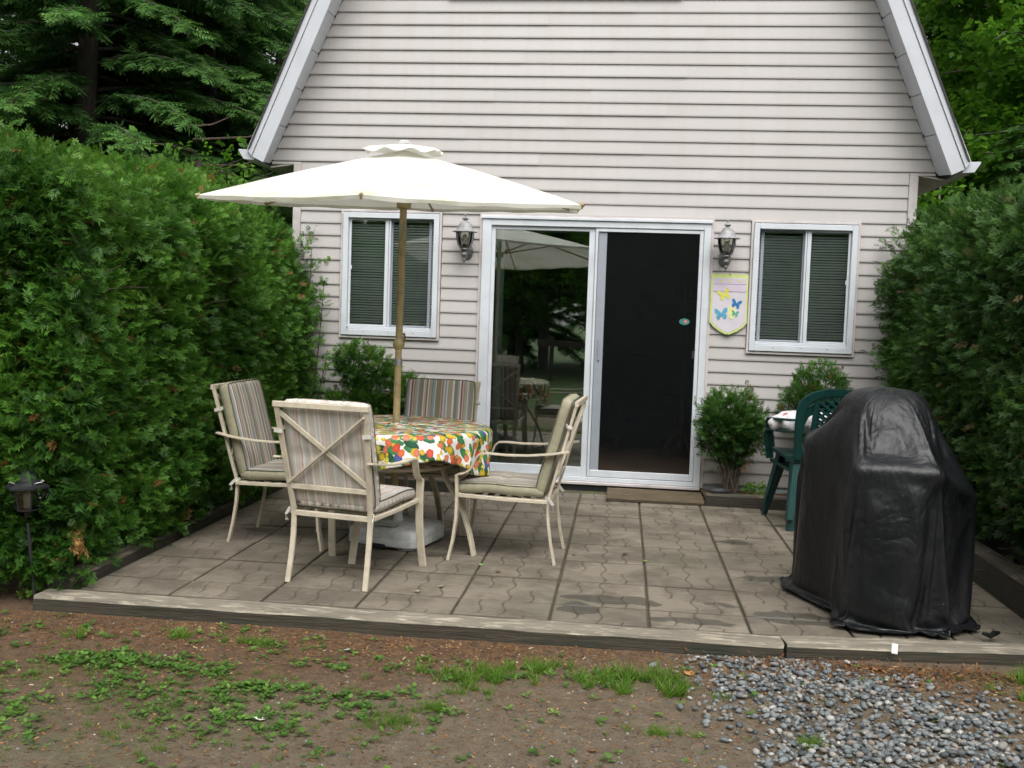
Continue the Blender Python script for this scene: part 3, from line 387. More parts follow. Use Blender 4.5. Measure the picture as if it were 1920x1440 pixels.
-7,-11,-10,-10,-8,-9,-11,-9,-4,-6,-6,-5,-1,-1,0,0,1,-1,-1,1,0,1,2,1,2,4,4,4,5,6,5,6,6,10,6,5,6,6,3,7,5,5,5,6,8,2,7,6,2,7,6,6,7,4,7,10,9,7,10,7,-3,8,6,7,0,0,-1,-3,-5,-3,-3,-3,-3,-5,-7,-10,-14,-14,-16,-14,-11,-14,-15,-15,-19,-18,-15,-13,-9,
-10,-11,-13,-17,-15,-11,-3,-11,-8,-11,-11,-7,-6,-2,0,-8,-6,-7,-4,-4,-2,-5,2,4,4,5,3,0,5,0,2,2,6,7,9,10,7,4,3,7,1,7,8,7,4,8,3,7,4,5,4,0,4,1,3,4,3,3,6,2,9,9,6,1,7,1,-6,12,5,5,0,-2,-6,-7,-8,-4,-7,-4,-3,-1,-6,-9,-14,-11,-8,-2,-3,-15,-13,-14,-15,
-16,-12,-17,-16,-17,-16,-14,-10,-9,-9,-13,-12,-9,-9,-5,-5,-5,-7,-7,-11,-8,-9,-5,-3,-6,-10,-6,1,5,5,6,9,13,7,13,18,19,8,9,5,4,13,15,7,0,12,11,11,8,16,13,17,11,11,6,8,7,8,8,7,7,10,9,7,10,7,6,1,10,7,1,12,4,6,2,2,-2,-7,-5,-5,-7,-5,-6,-7,-10,-10,
-5,1,2,1,-4,-9,8,0,-2,1,11,1,-1,-6,-7,-3,5,1,5,0,1,-8,-4,-1,-2,-2,-7,-4,-6,-9,-10,-6,-4,-9,-13,-5,0,-19,-16,2,4,1,8,6,2,-4,-1,13,14,18,15,5,9,19,15,3,3,2,7,5,0,1,3,3,3,4,4,5,3,4,6,3,3,4,5,3,-1,4,4,-1,4,8,7,3,4,5,0,0,-1,1,0,0,1,-1,-6,1,-2,2,
2,1,-2,7,-10,-3,7,3,-3,-1,3,-1,0,-1,-5,3,-2,3,1,2,-1,-2,2,1,1,1,-1,-1,4,3,0,-3,4,3,5,2,4,4,3,6,-6,-3,-1,-2,-5,-13,-16,-10,-2,2,-4,-3,6,3,-3,-1,4,-6,3,0,0,-1,1,-1,2,2,0,0,1,1,0,-1,-1,-1,-2,1,-1,-3,1,1,0,1,-1,0,0,1,0,0,0,0,-1,1,-2,2,2,2,1,-3,
5,-9,5,5,0,2,-3,3,-1,0,-3,0,-5,-4,4,1,2,-1,4,2,-1,2,0,-1,0,4,2,1,-2,1,0,8,-9,-2,-1,0,0,-2,6,1,-4,-4,-4,-5,-7,-18,-19,-13,-5,-8,-7,4,0,-1,-5,-4,-1,-1,-1,1,0,1,0,0,2,0,0,-1,1,-1,1,-1,1,1,-1,1,4,0,0,0,-2,-1,1,-1,1,0,0,1,1,1,1,3,4,0,-1,5,-7,7,
-2,0,1,-2,5,0,-1,0,0,0,0,-5,-1,2,3,4,-4,3,1,1,-1,0,2,1,1,0,0,6,15,-10,-3,0,0,-1,1,2,-2,5,8,5,-1,-1,4,3,-6,-11,-13,-8,-11,-12,3,-2,-6,0,0,1,-2,0,0,-1,-1,0,-1,0,0,-1,-1,1,-2,-1,1,-1,-3,-1,-1,-1,0,-3,-1,1,-1,0,-1,0,0,0,1,-1,3,-1,1,3,5,-5,4,-1,
1,3,0,2,0,0,0,0,-1,-2,2,-3,-6,0,1,4,1,-3,1,-1,0,-1,-1,1,1,0,9,5,-16,-3,-1,0,1,0,-1,0,1,-1,1,5,9,6,-1,7,8,1,-3,-7,-2,-6,-13,0,0,1,-3,-5,0,0,0,-1,0,0,0,0,-1,1,0,1,0,1,0,-2,0,-1,2,0,-1,-4,0,0,0,1,0,-1,0,0,-1,-2,1,1,2,1,-8,4,1,-3,3,-1,0,0,-1,-1,
-1,0,-1,-3,0,2,-5,-2,2,2,4,-1,0,0,-1,1,2,0,0,10,-2,-10,-1,0,1,0,1,0,1,1,2,0,-2,0,2,5,7,-2,4,9,4,-1,-6,0,0,-10,-2,1,-5,-4,-3,-2,0,-2,-2,-1,0,-1,0,-1,1,0,1,-2,-1,0,-1,4,0,-1,-5,0,0,0,1,-1,0,1,0,1,1,-2,0,2,0,-4,7,0,-5,5,1,1,0,1,1,-1,0,1,1,-1,
-1,4,3,-7,-3,0,3,2,-1,1,1,2,1,3,9,-10,-9,-2,0,0,0,0,1,0,0,0,0,2,2,-2,-1,1,3,8,-1,1,8,7,2,-4,0,0,-8,-8,-3,-3,-3,-3,0,-1,-1,-1,0,-1,0,0,0,0,-3,2,0,-1,0,1,-1,-3,-1,0,1,-1,0,0,0,-1,0,0,-1,-1,3,1,-1,5,-1,-5,8,1,1,0,1,-1,-2,0,0,0,0,0,-4,-1,2,1,-6,
-1,2,4,0,0,4,1,2,2,-14,-5,-1,-1,0,0,0,0,0,0,0,-1,0,0,1,3,-2,-2,0,0,8,1,-1,5,6,3,-3,1,0,-5,-5,-3,-5,-4,-3,2,-2,-2,0,-1,0,1,1,-1,2,-2,-2,0,-1,-3,-3,-2,0,1,-1,1,-1,1,0,0,0,0,-2,0,1,1,4,-3,-5,9,-2,0,0,0,0,0,0,-2,-1,0,0,-1,-1,-6,1,2,-2,-7,-1,0,4,
1,-1,0,-5,-10,-1,1,1,1,0,0,-1,1,0,1,0,2,0,0,1,1,4,1,-2,-1,-1,4,0,0,4,1,-2,-5,-2,-2,-2,-3,-2,-2,-4,-1,0,-1,-3,-6,-3,-1,-1,-1,-3,-1,0,-2,-1,-4,-4,-1,-1,0,1,0,1,-1,0,0,1,0,0,2,2,2,-3,0,11,-7,0,2,2,2,0,1,1,1,1,0,-1,0,-1,1,3,3,6,3,-7,-3,-3,-3,0,
-5,-2,0,0,-1,-1,0,1,1,1,-1,0,-1,0,-1,0,0,-1,0,1,3,2,1,-3,-1,4,-2,-6,6,9,6,2,0,-1,-1,0,0,-2,-6,-4,-8,-9,-3,-5,-4,-4,-1,1,0,0,0,-1,0,1,0,1,-1,-1,0,-1,0,-1,-1,-1,0,-2,2,2,-1,2,5,-15,1,3,0,0,-1,1,-1,-4,0,0,-1,-2,-3,-3,-5,-17,-8,-7,-7,-2,-4,-3,
-2,-8,-4,-4,-3,-2,-2,-1,-2,-3,-2,2,2,0,1,1,1,1,1,1,0,-1,0,3,2,4,0,-3,-1,2,-10,-9,-4,1,5,6,8,13,12,10,10,9,15,19,21,13,10,9,9,8,4,1,1,1,0,0,-1,-1,0,0,-1,1,0,1,1,0,-1,0,2,1,1,-3,-13,5,4,0,1,-2,-1,-2,-9,-5,-4,-2,-1,-1,-3,-3,-4,-7,-11,-11,-14,
-23,-18,-22,-19,-6,-3,-1,0,0,0,0,0,1,0,-3,-1,1,0,0,-1,-1,0,0,1,1,0,0,2,2,5,7,10,12,18,17,17,17,15,16,16,13,15,15,14,20,14,12,8,11,8,7,5,8,13,10,4,1,1,0,0,-2,-2,0,1,-1,1,-1,-1,1,-1,2,5,2,-7,-9,3,3,0,-2,-5,-3,1,-6,-1,-1,-3,-6,-4,-2,-2,1,-2,8,
5,0,-6,-2,-4,-6,-9,-1,2,1,0,0,1,0,1,0,0,2,2,-1,0,-1,1,1,-1,0,-1,0,0,-1,-2,0,0,3,7,8,8,14,10,14,16,15,7,-2,3,9,10,-5,4,15,21,24,17,2,-2,-4,1,10,15,12,7,2,2,5,-1,-2,-1,0,-1,1,1,0,1,4,1,-12,-6,6,5,1,-2,-4,-1,4,-3,-6,-2,-2,-1,-1,-3,-1,1,-2,1,3,
-1,-6,1,6,4,10,10,-3,-5,-5,0,1,1,1,0,0,1,0,-1,1,-1,0,-1,-1,0,-1,0,-1,0,0,1,0,2,0,0,-3,3,-1,2,-1,-8,-12,2,1,-15,-16,-7,4,10,-10,-14,-21,-6,17,10,-1,-7,-6,2,12,17,18,16,8,13,0,0,0,0,0,-1,1,3,7,-12,-5,7,2,0,-2,-6,-1,2,-2,-8,-2,0,1,1,-1,-1,-1,0,
-1,2,0,-4,-2,1,4,2,-1,-2,-4,0,1,-2,-1,-2,0,0,0,-1,-1,0,-1,1,0,0,-1,0,1,0,1,-1,0,0,5,1,5,2,1,-3,-3,-1,-3,2,0,-8,11,1,1,-2,6,-8,-5,-4,-4,-12,-10,12,15,3,-4,-8,-7,-3,5,8,13,6,5,-3,3,1,0,1,-4,-2,-11,-2,1,-6,-4,-5,-5,2,2,1,-5,-5,0,1,1,-2,-1,0,-1,
0,0,3,-1,-2,-1,2,1,-2,-1,2,0,-3,0,-4,-2,1,-1,0,1,0,-1,1,1,-1,0,0,1,0,0,0,-1,1,0,4,-1,1,1,-2,3,-1,0,-1,0,0,2,-1,-6,6,5,1,2,-4,-1,-1,1,1,-9,-12,9,12,3,-3,-6,-8,-11,-9,-6,-1,2,5,2,-1,-3,-3,-6,-13,-6,8,2,-5,-9,-8,-6,-3,2,-3,-6,-3,1,0,1,1,0,0,1,
-1,2,1,-2,-4,1,2,1,1,0,0,0,-2,-1,0,-5,0,-1,-1,-1,1,-1,-1,-1,1,0,0,0,0,-1,0,1,0,1,1,-1,2,0,1,0,1,1,0,0,1,0,-1,-1,0,1,-1,-8,-1,0,0,1,0,0,-10,-20,8,9,4,1,-1,-4,-8,-7,1,13,5,-1,4,3,-1,4,3,2,1,18,15,5,3,7,6,-5,-6,-5,1,2,2,0,-2,0,-1,-1,1,1,-1,-4,
-1,1,2,0,-1,0,0,0,0,-3,2,-4,-10,2,0,-1,-1,0,1,1,0,0,0,0,1,1,1,0,1,4,1,0,1,-2,0,-1,0,1,0,-1,-1,3,-1,-2,0,0,0,-1,-1,1,0,2,0,0,2,-4,-17,7,5,1,0,1,4,-6,-13,-11,-3,0,-2,-2,0,-1,-2,-5,-8,-13,-3,11,9,-4,-10,-4,-6,-3,1,2,1,0,0,1,1,-1,-2,-1,-2,-1,2,
1,-2,-3,1,2,2,1,-1,1,0,5,3,-5,-3,-1,-3,-1,-4,-3,0,2,2,3,3,4,3,4,3,2,-1,2,3,0,1,-1,1,-1,0,2,2,2,5,-1,1,-2,1,0,2,-1,-1,0,1,-1,1,3,-3,-9,2,1,3,7,0,0,10,1,1,-1,-1,-1,1,0,-1,-3,-5,-14,-11,-20,-20,-5,-3,-4,-4,-3,4,2,2,1,-1,0,0,0,0,-1,-3,-1,2,3,0,
0,2,2,2,1,-1,1,0,2,1,-2,-3,-3,-1,-1,-2,-2,0,1,3,3,2,2,2,3,4,-1,-1,4,-3,-2,1,1,2,0,0,-1,1,1,3,-2,3,3,1,2,0,0,-1,1,0,0,0,5,0,-4,-1,0,-2,-5,0,12,1,0,2,0,-1,0,-1,1,1,0,-1,11,5,6,7,3,7,-2,-5,5,3,1,-1,-2,-1,1,0,0,1,0,0,0,0,-1,-1,-1,-1,0,-1,1,0,-2,
-1,0,-1,0,1,1,1,0,-1,0,0,0,0,-1,0,-1,1,-1,0,4,3,1,-2,2,-1,0,0,0,0,0,-1,0,0,0,1,1,0,-1,0,0,-1,0,2,0,-2,-5,1,-2,1,2,0,-1,1,2,-3,-1,-1,1,-1,0,1,0,1,0,-1,-3,-2,6,3,-1,-7,-4,5,6,3,0,0,0,1,-1,0,-1,-1,1,0,-1,0,1,1,1,1,0,1,1,0,-1,1,0,1,0,0,-1,-1,0,
1,1,0,-1,-1,1,0,1,0,1,-1,-1,0,-3,0,0,1,0,-1,0,1,1,1,0,1,0,0,0,0,0,0,0,1,-1,0,0,1,-2,1,-1,-5,0,0,0,2,-3,-1,-1,1,-1,0,1,-1,-1,1,0,-1,-2,3,-1,2,-3,-2,0,4,4,0,1,1,-1,-2,0,0,1,1,0,0,0,0,0,-1,-1,-1,0,-1,0,1,-1,-1,0,0,0,0,0,0,0,0,-1,0,1,0,-1,0,0,0,
-1,1,-1,0,-1,-1,0,-1,1,1,0,-1,-2,-1,1,0,-2,0,0,0,0,0,0,-1,0,2,1,0,0,-2,1,-1,0,2,0,1,-2,-1,1,-1,0,1,-1,0,1,1,1,1,-2,3,5,4,1,0,2,4,2,0,-1,-2,-2,0,1,-1,0,1,0,-1,0,1,0,1,0,0,0,0,0,0,1,-1,0,0,-1,0,-1,0,-1,0,1,0,0,0,1,1,0,-1,1,0,0,1,0,1,1,0,1,-1,
0,1,1,0,-1,1,-2,0,0,0,1,0,0,0,-1,-1,0,-1,0,-2,-2,0,1,0,0,-5,-2,-1,-1,1,0,-1,1,0,-1,1,1,0,-2,-5,0,4,7,2,8,6,0,-1,0,0,0,1,0,1,1,-1,0,0,-1,-1,0,0,0,0,0,-1,0,0,-1,1,0,0,0,0,1,0,1,0,0,1,0,0,-1,-1,0,1,-1,-1,-2,-1,0,1,0,2,0,1,1,0,0,0,0,0,9,1,0,1,
-1,-1,0,1,1,1,2,0,1,0,-1,-1,-2,1,1,2,-1,0,-1,-1,1,1,-1,0,0,2,0,0,0,-1,-2,0,6,4,3,0,-1,0,1,-1,-2,1,0,-1,-1,1,0,0,0,1,0,0,1,-1,-1,0,0,1,0,-1,0,1,1,0,0,0,0,0,0,-1,-1,0,1,0,0,0,0,1,1,0,-1,-1,2,0,0,-1,-1,-1,-1,0,0,0,0,0,1,0,0,1,0,-1,-2,0,0,0,0,0,
0,0,1,-1,2,0,1,-2,0,0,-1,-1,1,0,0,0,1,0,1,-3,-1,-2,-3,7,3,0,0,1,-2,-2,0,1,1,0,1,0,0,0,1,-1,0,0,-1,1,0,0,-1,-1,0,-1,-1,0,1,1,-1,0,0,0,0,0,1,0,-1,0,0,-1,0,0,0,-1,0,1,0,0,0,0,1,1,1,-1,0,1,2,0,-1,0,1,-1,0,1,1,0,1,0,0,0,0,-1,-1,1,0,1,-1,1,1,1,0,
1,-1,-1,-1,0,0,1,-1,0,-3,0,2,1,0,0,1,-1,0,0,-1,1,-1,0,0,0,0,-1,-1,1,0,0,0,0,0,-1,-1,2,0,1,1,0,-1,-1,0,-1,0,1,0,0,-1,-1,0,0,-1,1,1,-2,-1,0,0,1,1,-1,0,1,0,-1,-1,1,0,-1,-1,0,0,0,-1,0,1,-1,0,0,0,1,-1,1,0,0,-1,-1,-1,0,0,-1,0,-1,0,0,0,1,-1,0,2,-1,
0,-2,-3,-1,1,-1,0,2,0,1,-1,-2,1,0,0,0,-1,0,-1,-1,0,0,0,0,1,-1,1,0,0,-1,0,-1,-1,0,1,0,1,1,-1,-1,1,0,0,1,-1,0,1,-1,0,1,1,0,0,0,0,1,-1,-1,0,1,0,-1,0,0,1,-1,1,0,1,0,-1,1,-1,0,1,0,0,0,0,0,1,0,0,-1,-1,1,1,0,0,0,0,0,0,0,0,0,-1,0,-1,-3,-2,0,0,-3,-5,
-1,-1,0,1,1,-1,0,1,0,1,1,0,0,1,1,-1,1,-2,-1,-1,2,1,-1,0,0,-1,1,-1,0,1,0,-1,0,1,0,1,-1,0,1,0,-1,0,0,0,0,1,0,0,0,0,-1,1,1,0,0,1,1,-1,1,0,0,0,0,0,0,1,0,0,0,0,0,-1,0,1,-1,0,-1,-1,0,1,-1,1,0,-2,-1,0,0,1,0,-2,-3,2,1,-2,0,3,1,-1,-1,1,1,0,-1,1,0,0,
-1,0,0,-1,-1,1,-1,1,1,-1,-2,0,1,0,1,1,-1,1,-1,0,1,0,1,-1,-1,-1,1,-1,0,0,-1,-1,-1,0,1,-1,-1,0,0,0,1,-1,-1,0,0,0,0,1,0,0,0,0,-1,0,-1,0,2,0,0,0,-1,0,1,-1,0,-1,0,1,1,-1,1,-1,3,6,0,1,0,0,-1,0,-2,-5,1,2,-2,-1,-3,-1,0,1,0,-2,0,-1,1,-1,0,0,-1,1,1,
-1,0,0,-1,-1,0,0,0,0,-1,-1,0,0,1,0,-1,1,-1,0,1,-1,-1,0,-1,-2,1,0,1,1,0,0,0,0,0,0,0,0,0,0,0,0,0,-1,0,0,-1,1,1,0,1,0,0,-1,-1,0,0,-1,-1,0,0,-1,0,0,-1,0,0,1,-2,-3,-1,2,0,0,1,0,-2,-4,-1,-1,1,-1,0,-1,0,2,-1,0,0,0,0,1,0,0,1,-1,-1,1,1,0,1,0,-1,0,-1,
-1,0,1,0,0,-1,-1,0,-1,0,0,-1,1,0,1,0,0,0,0,-1,0,1,1,1,-1,0,1,0,0,0,0,1,-11,2,1,-1,0,1,-1,-1,0,-1,0,1,1,1,1,0,0,-1,0,-1,-1,0,1,0,0,0,-1,0,0,0,0,1,0,-1,0,1,-3,-4,3,4,1,-1,-1,1,1,0,-1,1,1,0,-1,0,1,0,1,1,-1,-1,0,0,-1,0,-1,0,1,0,0,1,0,1,1,0,1,0,
-1,1,-1,0,-1,0,1,0,0,1,0,1,0,-1,1,2,-1,0,1,0,0,0,4,-2,0,2,0,-1,0,0,0,0,0,1,1,0,-1,0,-1,0,-2,-2,1,1,-1,1,-1,0,1,-1,-4,-5,1,1,-1,2,0,0,0,-5,-7,-7,-1,-1,0,3,3,-3,0,0,0,0,0,-1,-1,-1,-1,0,1,1,-1,0,1,-1,-1,1,0,0,1,-1,0,0,0,1,0,0,1,-1,2,-1,0,0,-1,
-1,0,0,0,0,-1,0,1,-1,0,0,-1,0,-1,-1,0,-12,3,0,-1,1,0,0,-1,1,1,2,-1,-1,1,-1,0,-2,0,0,-2,-5,1,-1,1,-1,-4,-1,11,5,-2,3,0,-1,0,-1,-4,-7,-3,1,0,-1,2,4,-2,-1,1,-1,0,0,0,0,0,1,1,0,-1,-1,0,0,1,1,0,-2,0,-1,-1,1,1,0,1,-1,-1,0,-1,0,-4,0,0,-1,0,1,0,0,0,
0,1,0,-1,1,1,0,1,-1,1,2,5,5,-5,0,0,-1,1,0,0,-4,-5,-2,3,0,-1,1,0,1,-2,-1,0,3,0,0,0,-3,-4,-2,-9,7,-2,5,2,-1,-1,0,9,5,-10,-7,-1,0,0,0,-6,-2,-1,0,1,0,0,1,1,-1,0,0,2,0,0,0,2,-1,0,0,-1,0,1,0,-1,0,-1,0,1,1,0,-1,2,1,-1,1,0,0,1,0,1,0,-1,0,2,0,0,0,-1,
1,-1,-1,1,2,2,1,-1,0,0,0,0,-4,6,5,5,0,0,-1,-1,0,0,-2,-1,0,0,1,-2,1,1,-3,7,-4,9,7,10,2,2,0,-4,12,11,6,4,-4,4,-5,-5,-4,-1,-2,2,0,-1,-1,-1,0,-1,0,-4,0,0,1,-1,1,-1,0,-2,3,0,0,1,0,0,0,0,-1,0,0,1,-1,0,-1,1,0,-1,0,0,1,1,0,0,-1,-1,0,1,-2,1,1,1,0,2,
-1,0,1,1,2,-7,15,10,13,10,1,0,1,-1,-3,-4,-1,-9,3,1,-1,-7,-4,6,-2,-15,3,-1,1,9,17,7,3,-3,-13,12,7,9,24,9,1,9,13,0,11,5,1,0,0,1,-8,-1,1,0,1,2,0,0,2,0,-3,-6,1,1,0,-1,1,1,0,1,0,0,-1,-2,-5,-2,0,-1,0,3,6,2,0,-1,1,-2,-1,3,3,-1,3,-2,0,2,3,0,-3,0,-2,
6,15,16,-9,-11,-5,0,6,0,-1,-6,-21,-12,-10,9,9,0,-1,3,6,13,20,19,-4,-2,1,10,13,16,9,8,6,-18,-15,-20,-19,-18,-2,-1,-14,13,16,11,1,0,0,0,2,-1,2,1,-6,-5,5,2,5,12,13,11,-2,1,1,1,-1,0,4,4,0,0,0,-1,1,-3,-4,-3,-2,-3,-6,2,-1,-1,1,1,0,0,7,16,11,8,6,8,
3,-13,-7,-4,13,4,-3,13,18,8,-10,-20,11,-5,-10,-10,7,0,7,21,-13,-3,-3,8,3,-4,2,14,3,15,11,3,-4,4,16,9,-1,20,14,13,-14,-24,-25,-17,21,5,-5,5,1,-9,-2,-3,6,2,4,19,0,3,-4,5,2,-7,-5,-16,-17,-7,0,2,10,8,5,0,-1,2,-1,0,0,-2,-4,-6,-5,-4,-1,3,3,-5,-5,
-1,-1,3,0,-10,-18,-10,6,8,9,2,-10,-16,-14,5,-18,-33,-32,-28,-26,3,-19,-3,5,3,0,11,18,-10,12,-7,6,4,2,-8,-6,-9,21,3,-2,-17,1,0,-5,8,2,-23,-1,-14,16,53,51,39,7,8,-8,-36,-17,4,0,6,8,1,-9,-9,28,17,10,5,7,12,-8,13,27,12,1,0,-14,-19,-20,-15,-7,-9,
-5,-1,7,9,6,6,9,17,19,4,-15,-21,-23,-21,-17,-22,-28,-20,-7,-13,-39,-40,3,-2,-4,-3,-15,-39,-7,-1,-2,-1,0,-20,-10,8,-6,4,14,3,-20,-17,-5,18,-7,-10,-4,3,-5,-11,-9,1,0,13,-13,-15,-14,-26,15,28,6,35,23,3,-1,0,-12,-23,-18,17,31,11,-4,-2,-1,-1,11,
-10,-11,-4,-2,12,3,-5,19,18,-3,-7,0,-1,4,9,7,-3,1,5,11,9,-1,-3,1,8,12,-3,-10,-5,-3,3,-1,-7,-8,-7,-4,-2,2,-6,4,12,-26,15,19,9,-3,4,6,19,25,28,23,12,12,17,21,20,6,-10,-3,-3,-14,-13,4,-3,-2,2,-2,-4,-13,-22,-30,-32,-2,1,1,32,3,-1,1,-27,-15,-14,
-9,-4,-1,10,29,22,-6,-6,15,9,-2,3,10,19,-18,-22,-16,-19,-12,3,-3,-24,-12,1,-2,-1,1,2,10,17,1,-4,-10,-14,-5,-2,2,-4,-21,-21,-21,-11,4,6,0,5,2,-2,-2,-6,-7,10,-1,9,-1,-9,20,29,13,2,-13,-29,-20,-17,-5,32,9,-19,3,-22,-21,5,1,0,-1,-11,-6,7,3,-3,
12,13,0,-10,19,27,-25,-21,5,-30,-18,-15,-23,-10,-17,-15,-11,-8,19,19,7,-4,-25,-5,-5,10,-2,-8,-20,5,7,2,6,-19,-12,-12,-3,16,0,-10,-5,-2,-2,0,-5,-4,13,10,2,2,-3,4,-2,-8,-6,14,20,-4,0,17,45,43,45,45,40,31,12,-4,30,-15,39,15,-20,7,31,25,8,8,-4,
-12,7,-17,9,6,-24,32,35,24,8,4,3,9,3,-1,-1,-2,-15,-9,-3,19,-6,-4,40,15,-26,-4,-9,-6,6,2,-2,-7,-14,-21,-18,-18,-19,-29,21,5,12,-19,0,12,7,-31,4,27,12,39,9,-4,-15,-13,-7,7,7,0,1,-2,-2,-6,-12,-7,1,5,11,2,3,9,12,-9,-18,-1,11,7,-18,-21,-20,-19,
-15,-7,-7,9,-22,23,-14,1,3,-22,-12,3,18,0,-5,-3,-21,-22,-33,-5,19,-17,-16,-24,10,20,13,3,2,-1,-3,-5,-6,-10,-3,-21,-5,-2,-12,7,12,-3,5,8,7,21,23,19,20,12,-20,-23,-29,14,-27,-11,-13,2,2,-1,0,20,13,-8,-2,-10,12,6,10,0,9,4,-3,2,3,2,4,8,1,5,10,5,
-6,-7,-5,-7,-1,6,9,3,-17,-25,-19,-14,-20,-13,-8,-19,3,7,5,-26,-30,-24,2,0,-24,-24,-20,14,7,13,15,14,9,2,-9,-13,-2,24,-2,-18,-11,-1,-1,0,2,2,5,5,2,11,1,-12,-9,-9,3,15,5,-2,-1,-12,-13,-10,-10,-4,10,12,17,-11,15,8,-2,-3,-3,-4,-4,-10,-15,-10,-9,
-12,-15,-1,-3,5,1,-3,-1,-1,-4,-2,-3,-4,3,0,-6,-5,1,4,3,5,1,0,3,7,14,17,16,15,17,13,9,13,6,-3,6,14,17,12,-2,-1,12,11,13,6,12,12,8,7,7,1,6,13,6,-11,-1,8,8,2,2,1381,1381,1381,1381,1380,1380,1380,1380,1380,1380,1380,1380,1380,1380,1380,1380,
1380,1380,1380,1380,1380,1381,1381,1381,1381,1381,1380,1380,1380,1380,1380,1380,1380,1380,1380,1380,1380,1380,1380,1380,1380,1380,1380,1380,1380,1380,1380,1380,1381,1381,1382,1381,1381,1381,1380,1380,1380,1380,1380,1380,1380,1380,1380,1380,
1380,1380,1380,1380,1380,1380,1380,1380,1381,1381,1381,1381,1381,1381,1382,1381,1381,1381,1381,1381,1381,1381,1380,1380,1380,1380,1380,1380,1380,1380,1380,1380,-1381,-1381,-1382,-1382,-1379,-1379,-1379,-1379,-1379,-1379,-1379,-1378,-1378,
-1378,-1378,-1377,-1377,-1377,-1377,-1377,-1377,-1379,-1379,-1378,-1378,-1377,-1377,-1377,-1377,-1377,-1377,-1377,-1377,-1377,-1377,-1377,-1377,-1377,-1377,-1377,-1377,-1377,-1377,-1377,-1378,-1378,-1378,-1378,-1379,-1380,-1384,-1383,-1384,
-1385,-1383,-1383,-1384,-1384,-1384,-1385,-1385,-1385,-1385,-1386,-1386,-1386,-1386,-1386,-1387,-1387,-1387,-1386,-1386,-1388,-1389,-1389,-1389,-1389,-1391,-1388,-1389,-1389,-1389,-1389,-1388,-1388,-1386,-1385,-1385,-1385,-1385,-1384,-1384,
-1382,-1381,-1381,-5,-2,-3,-3,-5,-5,-5,-5,-5,-4,-4,-5,-5,-4,-4,-5,-5,-4,-4,-4,-4,-3,-3,-3,-3,-4,-4,-5,-4,-4,-4,-3,-3,-3,-3,-3,-4,-4,-4,-4,-4,-4,-5,-5,-3,-4,-4,-4,-4,-1,-4,-3,-5,-2,-5,-6,-6,-7,-8,-7,-7,-8,-8,-6,-7,-8,-8,-8,-7,-7,-7,-8,-11,-6,
-7,-7,-7,-7,-5,-9,-7,-7,-7,-6,-8,-7,-7,-9,-8,-7,-6,-8,-7,-10,-10,-6,-8,-12,-7,-9,-9,-8,-7,-7,-7,-9,-9,-10,-9,-10,-9,-10,-9,-9,-8,-7,-7,-4,1,-3,-3,-3,0,-1,-3,-4,-4,-7,-7,-7,-7,-7,-6,-7,-8,-8,-9,-9,-7,-7,-8,-6,-5,-5,-3,-8,-1,-3,-1,-4,-2,-5,-4,
-4,-4,-4,-6,-5,-6,-8,-7,-6,-7,-8,-6,-7,-8,-9,-7,-11,-6,-7,-7,-8,-11,-7,-7,-10,-9,-11,-8,-9,-10,-7,-8,-9,-10,-8,-9,-5,-3,-7,-12,-10,-13,-10,-12,-13,-15,-15,-15,-13,-12,-10,-11,-11,-11,-8,-8,-9,-10,-10,-9,-10,-18,-12,-9,-11,-12,-9,-11,-10,-10,
-6,-9,-10,-12,-12,-12,-9,-7,-6,-6,-6,-6,-6,-7,-7,-9,-10,-5,-1,0,-4,-7,-6,-10,-5,-6,-7,-7,-9,-7,-8,-8,-10,-9,-9,-10,-10,-11,-10,-9,-7,-8,-8,-12,-11,-11,-11,-8,-13,-16,-9,-12,-11,-14,-14,-13,-16,-16,-17,-16,-17,-19,-20,-24,-19,-25,-24,-27,-26,
-21,-20,-20,-22,-22,-25,-25,-25,-24,-22,-24,-24,-24,-22,-18,-17,-13,-17,-11,-11,-12,-10,-14,-15,-12,-14,-15,-25,-18,-22,-21,-22,-19,-25,-28,-30,-24,-26,-27,-25,-18,-20,-18,-18,-9,-5,-9,-9,-5,-7,-6,-8,-9,-8,-9,-9,-10,-10,-9,-5,-9,-11,-6,-4,
-7,-7,-4,-8,-6,-6,-5,-4,-8,-2,-8,-6,-3,-8,-7,-6,-7,-6,-9,-9,-10,-7,-11,-10,-3,-14,-11,-15,1,0,-1,-1,-1,-7,-11,-10,-11,-4,-6,-10,-10,-14,-12,-13,-11,-12,-15,-14,-22,-16,-16,-15,-11,-12,-11,-17,-19,-15,-14,-6,-14,-12,-13,-13,-13,-12,-10,-5,
-14,-13,-13,-11,-15,-10,-12,-14,-17,-11,-10,-7,-4,-12,-7,-6,-4,-6,-5,-5,-6,-4,-4,-7,-7,-2,-8,-8,-5,-3,-7,-3,-6,-3,-5,-6,0,-5,-2,-3,-3,-3,-1,-4,0,-5,-6,-5,0,-6,-3,0,-10,-2,-4,0,14,13,16,16,13,14,18,21,23,17,15,18,14,15,17,16,11,11,12,8,10,8,
6,5,4,4,6,15,11,9,10,14,13,16,17,17,15,18,19,14,17,18,19,18,17,9,15,34,6,-2,1,2,-2,9,7,2,0,4,4,8,9,5,5,11,16,7,10,9,10,6,8,7,7,7,11,11,10,11,11,12,13,12,11,12,10,12,14,17,10,13,18,12,15,16,15,14,4,5,6,5,6,9,11,8,10,8,11,10,13,15,11,9,13,13,
